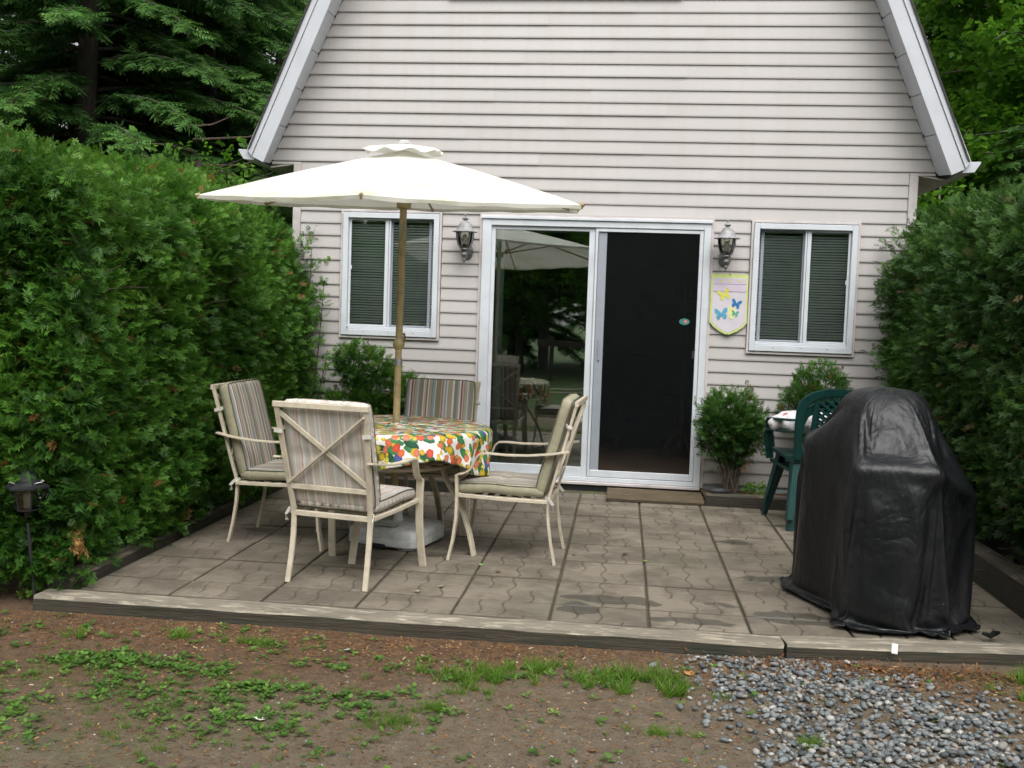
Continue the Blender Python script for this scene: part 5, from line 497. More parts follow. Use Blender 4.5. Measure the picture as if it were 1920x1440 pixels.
CLOTH_NUMBERS = [
54,57,61,56,54,58,60,54,58,59,54,49,50,47,44,41,37,33,30,26,23,19,17,14,10,7,6,3,-1,-5,-5,-5,-8,-12,-10,-10,-15,-9,-9,-12,-11,-11,-12,-17,-16,-17,-22,-23,-24,-21,-18,-23,-22,-21,-14,-13,-12,-11,-12,-6,-3,-1,2,4,6,11,14,14,18,22,24,30,36,37,
37,44,43,45,50,46,49,54,53,55,55,52,53,53,56,57,-26,-32,-38,-29,-32,-41,-45,-38,-49,-50,-44,-38,-44,-40,-37,-35,-30,-27,-25,-23,-23,-19,-18,-17,-13,-12,-13,-8,-7,-2,-6,-13,-6,-2,-12,-11,-8,-21,-20,-20,-24,-23,-20,-13,-13,-9,0,1,5,1,0,10,9,9,
-1,1,0,2,3,-7,-8,-8,-11,-10,-12,-17,-16,-12,-16,-19,-21,-27,-31,-31,-32,-39,-33,-36,-39,-30,-34,-38,-34,-37,-35,-28,-26,-27,-32,-30,-2,-1,-5,-9,1,4,5,4,9,9,7,3,13,10,8,10,7,6,5,5,5,3,0,0,-3,-1,-3,-8,-3,-4,0,6,-5,1,6,0,5,7,1,6,6,2,0,-1,-4,-9,
-10,-7,-9,-7,-12,-14,-12,-12,-11,-14,-12,-16,-9,-5,-6,-6,-8,-8,-2,0,-4,-4,0,0,1,-1,0,2,8,4,3,3,0,1,1,-3,1,5,1,-1,-1,4,3,-4,3,5,12,11,5,6,5,6,7,3,5,11,-1,0,2,-3,-2,0,-1,1,3,0,3,1,2,-1,1,0,3,-2,-4,-3,2,-12,-6,-3,-9,-3,0,-3,0,1,-3,-3,-2,1,-2,
-4,-5,-5,0,-1,-3,-3,2,3,2,6,-1,1,-2,-1,7,4,0,2,3,2,0,1,4,5,2,2,0,2,-2,6,7,1,7,12,5,4,9,8,1,-3,2,7,5,5,4,3,2,4,3,1,2,3,0,-3,4,3,0,4,3,0,1,-2,-2,1,-1,2,1,3,4,5,-4,0,-1,-1,-1,4,1,1,2,-2,-1,-2,-3,-2,1,-1,1,0,0,0,1,1,0,-1,2,1,-1,-1,1,-2,0,1,5,0,
-2,-1,-1,-3,-1,-2,-2,-1,-2,1,1,1,0,3,3,-2,2,2,-2,0,0,-1,-1,0,6,6,6,4,0,0,-1,0,2,-1,2,1,0,2,2,-1,-1,0,1,-1,-1,1,1,1,-1,0,0,0,2,-1,-2,-1,0,0,2,0,0,1,-2,-2,-1,0,0,0,0,-1,0,1,-1,-1,0,-1,0,0,0,0,-2,0,0,0,-2,0,-2,-2,-1,4,-1,2,1,0,0,0,-1,-1,-1,1,1,
0,-2,4,3,3,0,2,2,0,1,3,2,1,0,2,0,1,1,0,0,1,-1,-1,-2,-1,-1,-1,0,1,-1,-1,0,0,0,-2,-2,-1,1,-1,0,-2,-3,-1,0,1,-1,-1,-2,-1,0,1,1,1,1,2,-1,0,-1,1,-1,-1,0,0,0,1,-1,0,0,0,0,-1,0,0,0,0,1,-1,-1,-3,1,-1,1,2,1,0,2,1,-1,-1,-1,-3,1,-4,1,0,-1,0,2,1,1,-1,0,
1,1,-1,0,1,0,0,1,-1,0,1,1,1,1,0,0,1,1,0,0,0,0,1,2,2,0,1,0,1,1,1,-1,0,3,1,1,0,1,0,0,0,-1,-2,1,0,0,-1,1,0,0,1,0,0,1,-1,0,0,0,1,-1,0,1,-1,1,1,-1,0,0,-1,-2,-2,-1,0,-1,-1,1,0,2,3,0,0,-1,-1,2,0,-2,0,1,2,0,-1,0,1,0,-1,0,0,-1,0,1,0,0,-1,-1,0,0,0,0,
0,0,0,0,0,-2,-1,-1,-1,0,0,-1,-1,0,-1,-1,1,1,1,-1,-1,1,0,0,1,-1,0,1,0,-1,-1,0,-1,0,-1,-1,1,-1,0,0,-1,1,0,-1,1,-1,-1,0,0,-1,1,1,1,0,1,2,2,0,-1,-1,0,0,1,-1,1,-2,0,1,-1,0,0,0,1,0,0,0,0,0,1,1,1,-1,0,-1,1,1,1,0,0,0,1,0,1,1,1,2,0,1,0,0,-1,0,1,1,0,
0,-1,0,0,-1,0,-1,1,0,-1,1,-1,-1,0,1,1,0,0,0,1,1,-1,1,0,0,1,0,0,0,0,0,1,-1,1,0,-1,-1,0,1,0,-1,-1,1,0,1,-1,1,-1,1,-1,1,-1,0,1,0,-1,1,0,-1,-1,0,0,0,-1,-1,-1,0,1,1,-1,-1,-1,1,0,1,0,0,-1,-1,0,0,0,0,1,0,1,1,-1,-1,-1,0,0,-1,-1,1,-1,0,-1,0,0,-1,1,0,
1,-1,0,0,0,-1,0,0,1,0,0,0,0,0,1,1,0,1,0,1,-1,0,0,1,0,-1,0,0,0,-1,1,-1,1,0,1,-1,1,0,1,0,0,-1,1,-1,-1,1,1,0,0,0,0,0,1,1,-1,0,1,1,1,-1,-1,-1,0,1,1,1,-1,-1,0,-1,-1,0,0,0,0,0,1,0,0,0,0,-1,1,0,0,0,0,1,0,1,-1,0,0,0,1,1,-1,-1,0,0,0,1,-1,0,-1,-1,0,
-1,0,1,0,0,0,-1,0,0,-1,0,0,0,0,0,0,-1,-1,1,-1,0,0,0,0,1,-1,0,1,0,0,0,0,0,1,1,-1,-1,0,0,0,0,-1,0,1,1,0,-1,0,0,1,1,1,1,1,0,0,-1,1,1,-1,0,0,0,0,0,0,0,0,0,0,0,0,-1,0,1,0,0,-1,0,1,1,-1,0,0,-1,1,0,0,1,0,1,0,-1,0,0,1,1,0,1,1,0,1,1,-1,0,0,1,1,-1,0,
0,0,0,0,0,1,0,0,0,-1,1,0,-1,-1,-1,1,1,0,0,0,-1,0,0,0,-1,0,0,-1,0,0,-1,-1,0,-1,0,-1,1,-1,-1,1,0,0,0,0,1,-1,0,0,0,1,-1,0,1,0,-1,0,-1,0,0,-1,-1,1,-1,0,0,0,0,0,-1,0,-1,0,0,0,1,-1,0,0,-1,0,0,-1,-1,1,1,0,0,0,1,1,1,0,0,0,0,-1,0,-1,0,1,-1,1,1,0,1,
-1,-1,1,0,0,1,1,0,0,0,0,1,1,-1,0,1,0,0,1,1,1,-1,1,1,-1,0,0,0,1,-1,1,-1,0,0,-1,1,0,-1,0,0,0,1,0,-1,1,1,-1,1,0,1,-1,0,1,1,-1,0,-1,0,0,-1,0,-1,0,1,0,0,0,1,-1,-1,0,0,0,-1,-1,-1,0,0,0,-1,1,0,1,-1,0,0,-1,0,0,-1,1,0,-1,0,-1,-1,-1,0,-1,1,0,-1,-1,1,
-1,-1,0,0,-1,-1,0,1,-1,-1,1,-1,-1,0,-1,0,0,1,0,0,0,-1,-1,0,0,0,0,0,0,1,-1,-1,1,0,0,-1,1,0,-1,-1,1,1,1,1,0,0,1,1,0,-1,-1,0,1,-1,1,0,0,0,-1,1,0,0,0,0,-1,1,-1,0,-1,1,-1,0,0,0,1,1,-1,1,0,0,1,1,1,0,1,-1,-1,0,1,0,1,1,1,0,1,0,0,-1,1,0,-1,1,1,0,0,1,
-1,0,0,0,0,0,1,0,0,1,0,0,0,0,1,1,0,0,0,0,-1,-1,0,1,0,-1,0,-1,0,0,-1,-1,0,0,1,0,-1,1,-1,0,0,0,1,-1,1,0,0,0,1,-1,1,1,1,0,1,0,0,0,-1,-1,1,-1,0,0,0,0,-1,0,0,0,1,0,-1,-1,0,-1,-1,0,-1,0,0,1,-1,1,0,-1,0,0,0,-1,1,0,0,0,0,1,0,1,1,-1,0,0,0,0,0,-1,-1,
0,0,1,1,1,0,-1,0,0,-1,0,0,0,0,1,0,1,0,0,0,-1,0,1,0,0,0,1,-1,1,0,0,0,1,-1,-1,0,0,-1,0,0,-1,0,1,-1,1,1,1,0,-1,0,0,-1,1,0,1,1,1,-1,1,0,0,1,0,0,-1,1,-1,1,1,0,0,1,1,0,0,0,1,0,-1,-1,-1,-1,0,0,0,1,-1,-1,1,1,-1,0,-1,-1,0,0,0,-1,0,1,1,1,0,1,0,0,-1,0,
0,0,0,1,-1,1,0,0,-1,1,-1,0,0,0,0,1,0,-1,0,1,0,0,1,0,-1,1,-1,-1,-1,0,1,0,0,1,-1,0,-1,0,0,1,0,0,0,-1,0,-1,1,-1,1,-1,0,0,0,-1,-1,0,0,0,-1,0,0,1,0,0,1,0,0,-1,1,1,-1,0,1,0,0,1,0,0,1,1,0,-1,-1,-1,1,-1,-1,0,0,-1,0,1,1,-1,1,-1,0,0,1,-1,0,0,0,-1,-1,
-1,0,1,0,0,0,0,-4,0,1,-1,1,0,0,0,-1,1,0,0,0,0,0,-1,0,0,-1,1,0,1,0,1,0,1,-1,1,-1,0,0,0,1,-1,0,0,0,1,1,0,1,0,0,0,0,0,0,-1,1,-1,0,0,0,-1,-1,0,-1,0,0,1,1,0,-1,1,1,0,0,1,0,-1,-1,0,-1,0,0,-1,-1,0,0,0,0,1,1,1,0,-5,-9,-12,-8,-9,-27,-20,-11,-1,0,1,0,
0,1,-1,0,-1,0,0,1,1,-1,-1,0,-2,-1,-1,1,0,0,-1,1,0,1,-1,0,1,-1,1,0,0,0,-2,-2,0,1,13,18,21,17,5,2,1,-1,1,0,0,1,1,1,0,1,-1,-1,0,1,2,4,6,3,1,1,-1,0,-1,-1,0,0,1,0,1,1,0,1,1,0,1,0,-4,-22,-24,-23,-24,-19,-26,-15,-14,-21,-13,-20,-7,-1,0,-1,0,0,1,0,
-2,-3,-7,-10,-15,-7,-6,-4,-4,-3,1,0,2,1,0,-1,1,1,-1,1,-1,-1,0,0,3,10,18,27,18,19,17,19,16,22,21,8,3,0,0,-1,-1,0,0,-1,2,2,3,7,12,8,6,2,2,0,1,-1,-1,0,-2,0,0,1,0,-1,0,-1,-1,-1,-7,-17,-24,-15,-12,-5,3,-5,-9,6,-8,-19,-15,-11,-21,-21,-13,-8,-10,
-13,-13,-16,-7,-10,-10,-9,-2,-1,-1,-2,0,0,4,5,2,0,1,1,0,-1,1,0,1,1,0,5,12,23,15,6,10,12,10,12,14,23,15,20,23,18,13,4,6,5,7,10,14,9,11,5,0,5,2,0,4,-1,-1,1,3,-4,-5,-5,-3,-2,0,1,0,-5,-10,-15,-20,-8,-4,-8,-4,-1,0,1,2,1,1,8,-3,-1,-3,-16,-7,-7,-6,
-8,-12,-11,-3,-5,-4,-2,-2,1,0,-1,-4,-2,-1,-1,1,5,2,1,0,-1,-1,0,1,5,15,4,14,5,5,1,-2,7,7,-2,3,2,17,9,11,14,18,11,15,14,14,13,11,3,1,4,5,-1,-3,1,0,0,1,0,0,-3,-2,-3,-6,-10,-10,-6,-10,-17,-10,-10,-10,-2,4,5,4,1,-1,0,3,2,0,1,0,-1,-8,1,-7,-5,-19,
-3,-3,3,-3,-1,1,2,2,0,-1,-1,1,2,0,0,0,-3,7,8,7,8,11,10,16,11,7,10,4,4,2,1,-7,-4,1,-5,3,-2,-7,2,1,4,-4,1,0,2,2,3,-3,4,0,2,-2,0,-2,-1,1,0,0,0,-2,-1,0,-1,-1,0,-1,-4,-6,0,-4,-5,3,1,-1,3,1,-4,3,0,1,-1,0,0,-2,-2,-1,2,-7,-5,7,-6,-1,4,0,0,1,0,2,0,1,
0,-1,1,-1,-1,0,1,0,1,3,5,6,2,-1,4,1,2,2,-3,1,-1,6,-8,-5,4,0,-2,-2,0,1,0,-4,2,-1,0,0,-1,-2,1,1,-2,0,1,-6,1,-2,2,0,1,-3,0,1,1,0,1,1,1,2,1,1,2,3,-1,1,1,0,2,2,0,2,-1,0,1,0,1,1,0,2,-2,0,-1,1,0,-1,1,1,1,0,-1,0,2,1,1,-1,0,-1,1,-1,-1,0,1,-2,3,-2,-1,
-1,0,-4,-2,4,0,0,-1,-3,-1,0,0,1,1,1,-3,-2,0,0,0,0,-1,1,-1,0,-2,0,-1,11,0,0,-1,1,-1,-4,0,-1,0,0,-1,0,-1,2,2,-2,0,1,0,-2,1,1,3,-3,0,0,1,0,1,0,0,0,2,2,1,0,1,0,2,-1,-1,-1,0,1,0,0,-1,0,1,2,0,1,-1,0,2,1,-1,0,-1,1,1,0,0,-4,-2,-4,0,0,0,0,1,0,-1,-1,
0,0,-3,-2,0,0,1,-1,0,-1,1,2,0,0,1,-1,0,-1,1,-1,-3,-1,0,1,0,0,1,0,0,1,2,-1,0,2,0,-1,-1,0,2,-2,-1,0,-2,-1,0,-1,-2,1,0,0,-1,0,0,1,0,0,2,0,1,0,0,0,0,0,0,0,0,-1,1,-1,-2,-1,1,-1,1,-2,-1,0,0,-1,-2,-1,1,1,-1,-1,0,0,0,0,0,-6,-8,0,0,-1,-1,1,0,0,0,0,
-1,-1,0,-3,1,0,-1,-1,-1,-1,-1,-1,0,0,0,0,1,0,5,3,0,1,0,0,1,-1,-7,-4,-1,-1,-3,-3,0,2,0,3,9,11,15,19,15,16,23,23,21,17,17,18,18,19,17,17,20,18,19,17,18,18,22,20,18,16,18,15,18,21,14,13,11,6,3,2,-2,-1,-7,-10,-8,-13,-15,-18,-18,-23,-25,-30,-31,
-26,-27,-27,-27,-28,-30,-30,-31,-32,-32,-33,-34,-35,-35,-34,-35,-34,-32,-31,-31,-29,-28,-26,-23,-25,-22,-19,-18,-16,-14,-12,-10,-13,-11,-9,-10,-4,-6,-4,2,0,-7,-6,-11,-13,-7,-7,-19,-12,-6,3,5,5,7,7,12,11,8,11,8,10,7,5,-2,-2,0,2,-2,2,-7,-10,
-2,-4,0,6,4,5,11,2,11,13,5,12,11,12,9,13,15,21,16,8,6,0,2,2,0,-1,0,0,0,1,1,4,4,3,7,6,5,4,3,3,2,-1,-4,-1,-5,-6,-6,-7,-6,-12,-11,-2,-3,-2,16,12,14,10,9,10,15,7,11,10,11,14,22,11,8,6,5,5,3,2,1,2,-1,-2,0,1,0,3,3,7,5,4,2,4,9,2,6,9,2,0,3,0,-3,4,
-5,-6,-2,-7,-5,-5,-5,-4,-2,-5,0,-3,4,8,0,1,6,4,3,5,2,2,5,3,4,2,0,2,1,2,6,2,3,5,4,9,8,5,6,5,3,14,11,10,13,13,-2,-1,-2,-1,-2,-5,-6,3,-1,0,1,-3,-4,3,4,3,3,3,5,5,2,4,6,5,4,1,4,0,5,1,2,2,5,-4,-1,4,-4,-3,1,2,5,1,2,3,6,3,4,4,2,3,4,2,-3,-3,-2,2,-6,
-4,0,-2,-2,-2,-3,-5,-2,-3,-5,-5,-5,-1,-3,-4,-4,-2,-5,-3,-2,0,1,-5,3,4,4,7,5,-1,0,-5,-5,-6,-2,-4,-3,0,1,3,0,-2,2,2,0,2,0,-1,0,0,0,1,0,1,2,-1,0,1,1,2,2,3,0,1,1,0,-1,4,1,4,3,0,0,-2,-3,4,-5,-6,-2,1,-1,-1,0,-1,-1,-1,-3,1,0,-1,0,1,0,-1,-4,0,0,-1,
-2,0,-1,-1,-2,-2,0,0,2,-1,1,1,-1,-4,2,1,-7,-5,-6,-8,-3,-3,2,5,2,2,1,2,2,-2,-2,0,0,2,1,-2,0,-1,1,1,0,-1,1,-1,-1,-1,0,1,1,0,0,1,-1,1,-1,-1,-1,1,2,1,-1,-2,5,1,1,2,-1,-3,6,2,-1,-1,-1,1,0,0,1,1,3,-1,-1,1,1,-2,1,1,1,-2,0,0,1,-1,0,1,1,0,1,0,-1,0,
-1,3,2,3,-2,1,3,1,2,4,-1,3,-3,-2,-1,-1,0,0,-2,2,0,1,2,0,0,2,-1,1,1,0,0,0,-1,1,1,1,0,0,-1,0,0,-1,1,0,0,0,0,-1,1,2,3,0,-5,3,1,-1,1,1,-2,1,0,1,0,-1,0,0,-1,-1,1,0,-1,-1,1,0,-2,1,0,1,-1,0,-1,0,0,-1,0,0,-2,0,-1,-1,0,-3,1,1,-2,-1,2,3,1,-2,3,0,2,-1,
0,0,-1,0,1,-1,1,-1,-1,-1,-1,0,1,0,0,1,0,1,0,0,0,0,0,0,1,0,1,0,-2,-1,1,0,1,1,-2,0,-1,1,0,-3,0,1,-1,0,0,-1,0,-2,1,0,1,1,0,1,0,0,1,0,-1,1,1,-1,1,0,0,0,1,0,0,0,0,-1,1,0,1,1,0,0,-1,-1,2,-1,-2,-1,1,2,0,0,0,0,0,0,1,0,1,1,0,0,0,0,0,0,0,-1,0,0,0,0,1,
0,0,-1,0,0,0,0,-1,0,1,0,0,2,0,0,1,-2,2,0,2,2,-2,-1,1,-1,0,2,0,1,-1,0,-1,-1,0,0,0,1,0,0,0,-1,0,0,-1,0,1,1,-1,0,0,0,0,1,0,-1,0,0,0,0,0,0,-1,0,-1,-2,-2,1,0,-2,-1,1,-1,1,0,0,-1,0,-1,0,2,1,0,0,0,1,-1,-1,0,0,-1,-1,0,1,-1,0,-1,0,0,0,1,0,0,-1,0,-1,
0,1,-2,1,0,0,3,1,0,1,1,-2,1,0,1,0,0,0,0,-1,-1,-1,0,0,0,0,-1,-1,1,0,-1,-1,1,0,0,1,0,0,-1,1,0,0,0,0,-2,-1,0,0,0,2,1,-3,-2,1,0,0,1,-1,0,1,0,-1,1,0,-1,0,0,0,0,0,1,0,0,-1,0,1,-1,-1,1,0,1,0,0,1,-1,0,0,0,0,1,-1,-1,1,0,0,-1,-1,0,0,0,0,1,-1,0,-1,1,0,
0,0,0,0,1,-1,0,0,0,0,1,-1,-1,0,0,-1,0,0,-1,0,-1,1,0,0,-1,0,0,1,0,1,1,1,-2,0,1,1,0,0,-1,0,0,0,-1,1,1,0,0,0,0,1,0,0,0,-1,1,1,1,0,0,1,1,0,0,0,0,1,-1,0,0,0,0,0,0,1,1,0,-1,0,1,1,1,0,0,-1,0,1,0,1,-1,0,-1,0,0,0,-1,0,-1,0,0,0,0,0,1,1,0,1,0,0,0,0,1,
0,-1,-1,1,-1,0,1,0,-1,-1,-1,1,-1,0,-1,-1,0,0,0,1,-1,0,-1,0,0,-1,0,0,-1,1,0,-1,1,-1,-1,0,1,-1,0,-1,0,0,-1,0,-1,0,0,1,0,0,0,0,-1,0,-1,1,0,0,-1,-1,0,0,0,0,-1,0,-1,0,0,1,0,0,0,0,1,1,0,0,0,-1,0,0,-1,1,-1,0,0,1,-1,0,-1,1,1,0,1,0,-1,1,0,0,1,0,0,0,
1,1,0,1,0,-1,1,0,1,-1,-1,1,0,0,1,-1,0,1,0,1,0,0,-1,1,0,1,0,0,1,1,0,1,1,-1,0,-1,-1,-1,1,-1,1,-1,0,-1,0,0,1,0,1,0,1,0,1,0,0,0,0,0,0,0,-1,-1,-1,0,1,1,0,-1,0,-1,1,0,0,-1,1,-1,1,0,0,-1,0,0,0,-1,0,0,-1,1,1,0,-1,0,0,-1,0,1,0,0,-1,1,1,0,0,0,-1,0,0,
0,-1,-1,0,0,1,0,-1,-1,0,0,0,-1,1,-1,-1,0,1,1,1,1,0,1,0,0,0,1,0,0,-1,-1,-1,0,-1,0,0,1,0,0,0,0,0,0,0,1,1,0,-1,-1,1,1,1,0,-1,0,0,0,0,1,0,-1,-1,1,0,0,0,0,1,0,1,-1,-1,0,1,0,0,1,0,-1,0,1,1,0,0,0,0,-1,1,1,0,0,1,0,0,0,-1,-1,1,1,0,0,-1,0,-1,0,0,0,-1,
0,0,0,-1,0,-1,1,1,0,0,0,-1,1,0,0,0,0,-1,-1,0,0,0,0,0,1,1,-1,0,1,0,1,-1,-1,-1,0,1,0,0,1,0,0,-1,1,1,0,0,0,0,0,-1,0,0,0,0,0,0,0,1,-1,-1,0,0,-1,-1,0,0,0,-1,1,-1,-1,0,0,0,1,0,-1,0,1,0,-1,0,0,1,0,0,1,1,0,0,0,0,-1,1,-1,1,-1,-1,-1,0,0,1,0,1,0,1,0,1,
0,0,0,0,0,1,-1,-1,1,0,-1,1,0,0,1,0,0,-1,0,0,-1,0,0,1,0,0,0,0,0,0,0,0,1,0,-1,0,0,0,0,-1,1,1,1,0,0,1,-1,0,-1,1,0,1,0,0,0,-1,-1,0,1,1,0,0,1,0,0,0,0,0,-1,-1,1,0,0,0,1,0,1,0,1,0,1,-1,0,0,-1,-1,0,-1,0,0,1,1,0,0,0,-1,1,1,0,0,0,-1,-1,0,0,1,1,1,1,0,
0,0,-1,0,-1,-1,-1,0,0,1,1,1,-1,-1,1,0,0,0,0,0,-1,0,-1,-1,0,-1,1,-1,1,0,-1,0,1,0,0,1,1,1,0,-1,-1,-1,-1,0,0,-1,0,1,0,0,-1,0,0,-1,0,0,0,-1,-1,0,-1,1,0,0,1,0,0,1,0,-1,-1,-1,0,0,0,0,-1,0,-1,0,0,1,1,0,-1,-1,-1,-1,-1,0,1,0,1,-1,1,1,1,0,0,-1,-1,-1,
1,1,0,1,0,0,0,0,1,0,0,1,0,1,0,1,0,-1,1,-1,-1,0,0,0,-1,-1,0,0,1,1,0,-1,0,1,0,-1,1,1,0,0,0,1,0,-1,0,1,0,0,0,0,0,0,0,1,0,-1,0,1,0,0,0,0,0,0,1,-1,1,0,1,0,0,0,1,0,0,1,0,0,-1,0,0,1,0,-1,0,0,1,0,0,0,-1,0,0,-1,0,0,0,0,-1,0,1,0,0,-1,-1,0,0,1,-1,1,1,
1,0,-1,0,0,0,1,0,0,1,2,0,-1,0,0,-1,-1,0,0,0,0,0,1,-1,-1,1,0,1,-1,-1,0,-1,-1,0,1,0,-1,1,0,0,0,0,1,-1,1,0,0,-1,-1,0,0,-1,0,0,-1,0,0,0,0,-1,-1,-1,1,0,0,-1,0,0,0,1,-1,0,0,0,1,2,4,4,1,-1,-1,-1,-1,0,-1,-1,-1,0,-1,-1,-1,0,1,1,0,-1,-3,-3,-4,-7,-6,
-3,1,0,0,0,0,1,0,0,0,-1,0,1,1,-1,0,-1,0,1,-2,-1,-2,-3,-3,0,1,-1,0,0,0,0,-1,1,0,0,0,0,1,0,0,3,8,17,15,15,16,8,1,1,1,1,0,0,0,0,0,0,0,-1,1,0,2,3,8,8,6,8,1,0,1,-1,-1,-2,-6,-3,-1,0,1,1,0,-1,-1,-3,-3,-9,-17,-26,-16,-26,-23,-23,-17,-3,0,0,0,-1,0,0,
0,1,0,0,-1,0,-1,-2,-5,-12,-12,-4,-3,-2,-2,1,3,5,2,1,0,0,0,-1,0,0,0,1,0,4,16,25,22,17,14,15,14,23,26,10,1,0,0,0,0,0,0,0,1,3,3,9,13,6,3,5,2,-1,2,0,0,1,-2,-7,-3,-5,-7,-6,-6,-8,-9,-8,-12,-10,-15,-21,-20,-9,-9,-1,-15,-15,-13,-27,-20,-10,-1,-2,0,
0,0,0,-1,-1,-1,-2,-3,-7,-11,-5,-1,-2,-1,-1,-2,1,7,2,5,7,5,4,3,5,3,6,8,12,11,25,17,5,14,8,5,7,26,12,6,28,17,18,11,3,2,1,2,1,6,8,12,15,7,6,4,0,0,-1,2,2,0,1,3,0,0,-2,-5,-4,-4,-4,-7,-11,-11,-6,-9,-14,-4,-2,-4,-1,0,-11,-11,-2,-8,-9,-17,-7,-3,-1,
0,0,0,-3,-7,-15,-3,-6,-1,-1,-1,-1,-1,-2,2,-4,-2,2,4,4,5,6,7,11,12,10,10,10,5,0,6,8,-1,-5,0,0,-9,6,14,1,6,9,17,16,20,19,9,10,14,8,9,5,-3,-1,-2,-2,-1,1,0,1,-1,0,-1,0,-1,-2,1,0,0,-18,-4,-3,5,-2,-1,6,1,1,-1,0,2,7,5,1,-8,-15,0,-23,-23,-14,-11,
-17,-13,-17,-9,-5,-6,-1,-1,0,0,-7,0,1,5,1,-2,1,-1,0,2,-1,2,0,1,2,6,-2,4,0,5,-1,-1,-1,0,2,0,1,1,-4,2,1,-2,2,2,3,7,6,-1,4,2,-1,-1,0,-2,0,3,-4,0,-1,1,-1,0,-2,1,-1,1,-1,-5,5,-5,-2,-1,1,0,1,3,2,-1,3,-1,2,1,1,-2,3,-5,4,-2,-6,-10,-9,-5,3,-4,1,-2,0,
1,-2,0,5,1,0,-5,-1,-1,0,1,0,0,1,0,-1,0,0,-3,-1,0,-3,-4,0,0,-1,1,-1,-2,2,-2,-4,-1,-3,-2,1,-1,-2,0,0,0,0,-1,-2,-2,1,1,0,-2,-4,1,1,-1,1,1,1,-1,1,-1,-1,-2,0,-1,1,0,-3,-3,0,0,1,1,-3,0,0,0,2,5,1,-1,2,-1,-1,0,3,-1,0,1,0,-2,0,0,-3,1,-1,-1,1,0,0,-1,
-2,0,0,-1,1,1,0,1,0,-1,0,0,0,-2,-1,-2,4,-1,0,0,-2,-1,-1,2,1,0,-1,0,1,-1,-1,-1,0,0,-1,-2,-1,-1,0,-1,5,0,-1,1,0,-1,-1,2,1,1,-1,1,1,1,1,-1,0,-3,1,0,-1,-1,-4,0,2,0,-5,2,0,0,0,0,1,0,0,1,1,-1,1,0,0,1,4,2,0,0,0,0,0,0,1,1,0,0,2,1,0,-1,-1,1,0,1,-1,
-2,1,0,0,3,3,-1,-2,-7,-1,0,0,0,0,0,0,0,0,-2,2,1,-1,-2,0,0,0,-2,2,-2,0,0,-1,0,1,-3,-1,0,1,-1,0,0,1,1,-1,-3,0,1,1,1,0,-1,0,0,-1,1,0,-1,1,1,-1,0,1,-1,0,1,0,1,-1,0,0,-1,1,0,0,-1,0,-2,1,-1,0,2,0,-1,1,1,1,-1,0,-1,-1,0,-1,1,-1,0,0,1,-2,-2,0,0,-1,0,
1,-1,-2,0,0,1,-3,-1,-1,4,-1,1,2,8,4,0,-1,915,909,910,913,914,912,911,912,911,908,907,908,908,909,911,912,912,912,911,913,916,917,913,916,912,911,914,915,910,910,915,916,916,915,909,909,914,912,908,909,912,916,914,907,910,911,906,906,906,908,
909,904,907,909,906,908,913,914,909,910,916,912,914,922,923,922,921,927,928,928,925,928,929,927,922,927,922,924,925,918,915,917,918,913,916,920,919,917,911,913,-898,-887,-894,-897,-897,-892,-890,-896,-890,-883,-889,-887,-886,-893,-893,-897,
-901,-902,-902,-906,-910,-914,-910,-914,-902,-903,-908,-904,-894,-899,-909,-908,-910,-910,-898,-903,-910,-905,-901,-906,-913,-914,-906,-896,-900,-896,-888,-893,-889,-893,-892,-884,-892,-892,-884,-894,-905,-905,-898,-904,-913,-903,-913,-931,
-925,-923,-924,-934,-932,-931,-931,-936,-934,-931,-926,-934,-923,-932,-928,-915,-915,-920,-913,-907,-915,-914,-910,-908,-893,-900,-38,-39,-34,-36,-36,-37,-36,-36,-43,-42,-34,-40,-35,-27,-38,-25,-19,-21,-18,-14,-11,-13,-8,-9,-15,-7,-11,-22,
-19,-14,-11,-9,-6,-12,-11,0,-9,-9,0,6,6,1,-6,-9,-15,-25,-28,-24,-26,-26,-25,-24,-26,-32,-32,-20,-19,-14,-16,-14,-15,-18,0,6,-6,-4,0,2,-4,0,7,2,-3,3,6,0,0,5,-9,-11,-4,-5,-16,-10,-10,-24,-23,-26,-38,-32,26,23,25,22,20,21,17,22,22,17,24,20,14,
17,26,3,10,15,7,3,-1,11,7,11,3,-2,5,8,2,2,2,-6,0,17,-6,-11,11,-4,-16,-13,-10,-15,-9,-4,3,9,9,12,11,14,5,3,9,13,8,5,9,-4,6,12,12,7,0,9,6,1,1,3,4,-1,-5,1,3,-4,-4,2,-8,5,11,3,4,14,10,4,20,23,20,31,29,28,-10,-15,-8,-3,-2,-5,-4,-3,0,-9,-11,4,-9,
-13,-4,12,-10,-6,4,4,4,-2,-4,-6,2,-1,-2,1,1,4,5,5,-8,-19,11,1,-12,12,6,-2,9,14,-2,-3,5,-2,-1,-1,-4,-5,-2,-6,8,2,-7,-3,2,7,-8,0,7,-1,-7,-9,2,2,0,0,4,1,3,3,2,1,2,5,8,0,5,14,0,-6,6,-5,-18,-1,-12,-22,-13,-13,3,7,-4,0,-1,0,3,3,2,16,-4,-7,14,4,
-10,-4,12,-3,-3,1,1,0,0,-1,-3,0,1,0,-3,-5,-1,1,3,2,-13,10,3,-12,10,3,-9,1,15,0,-6,4,1,-1,-3,-1,5,2,-10,2,9,5,8,3,5,-12,-5,10,3,1,-1,2,1,1,-1,0,-1,2,6,-2,-4,9,-1,-6,-8,-15,7,-2,-10,12,4,-11,5,3,0,1,1,1,4,3,1,-5,-4,4,-2,-7,14,-3,-10,7,9,-10,
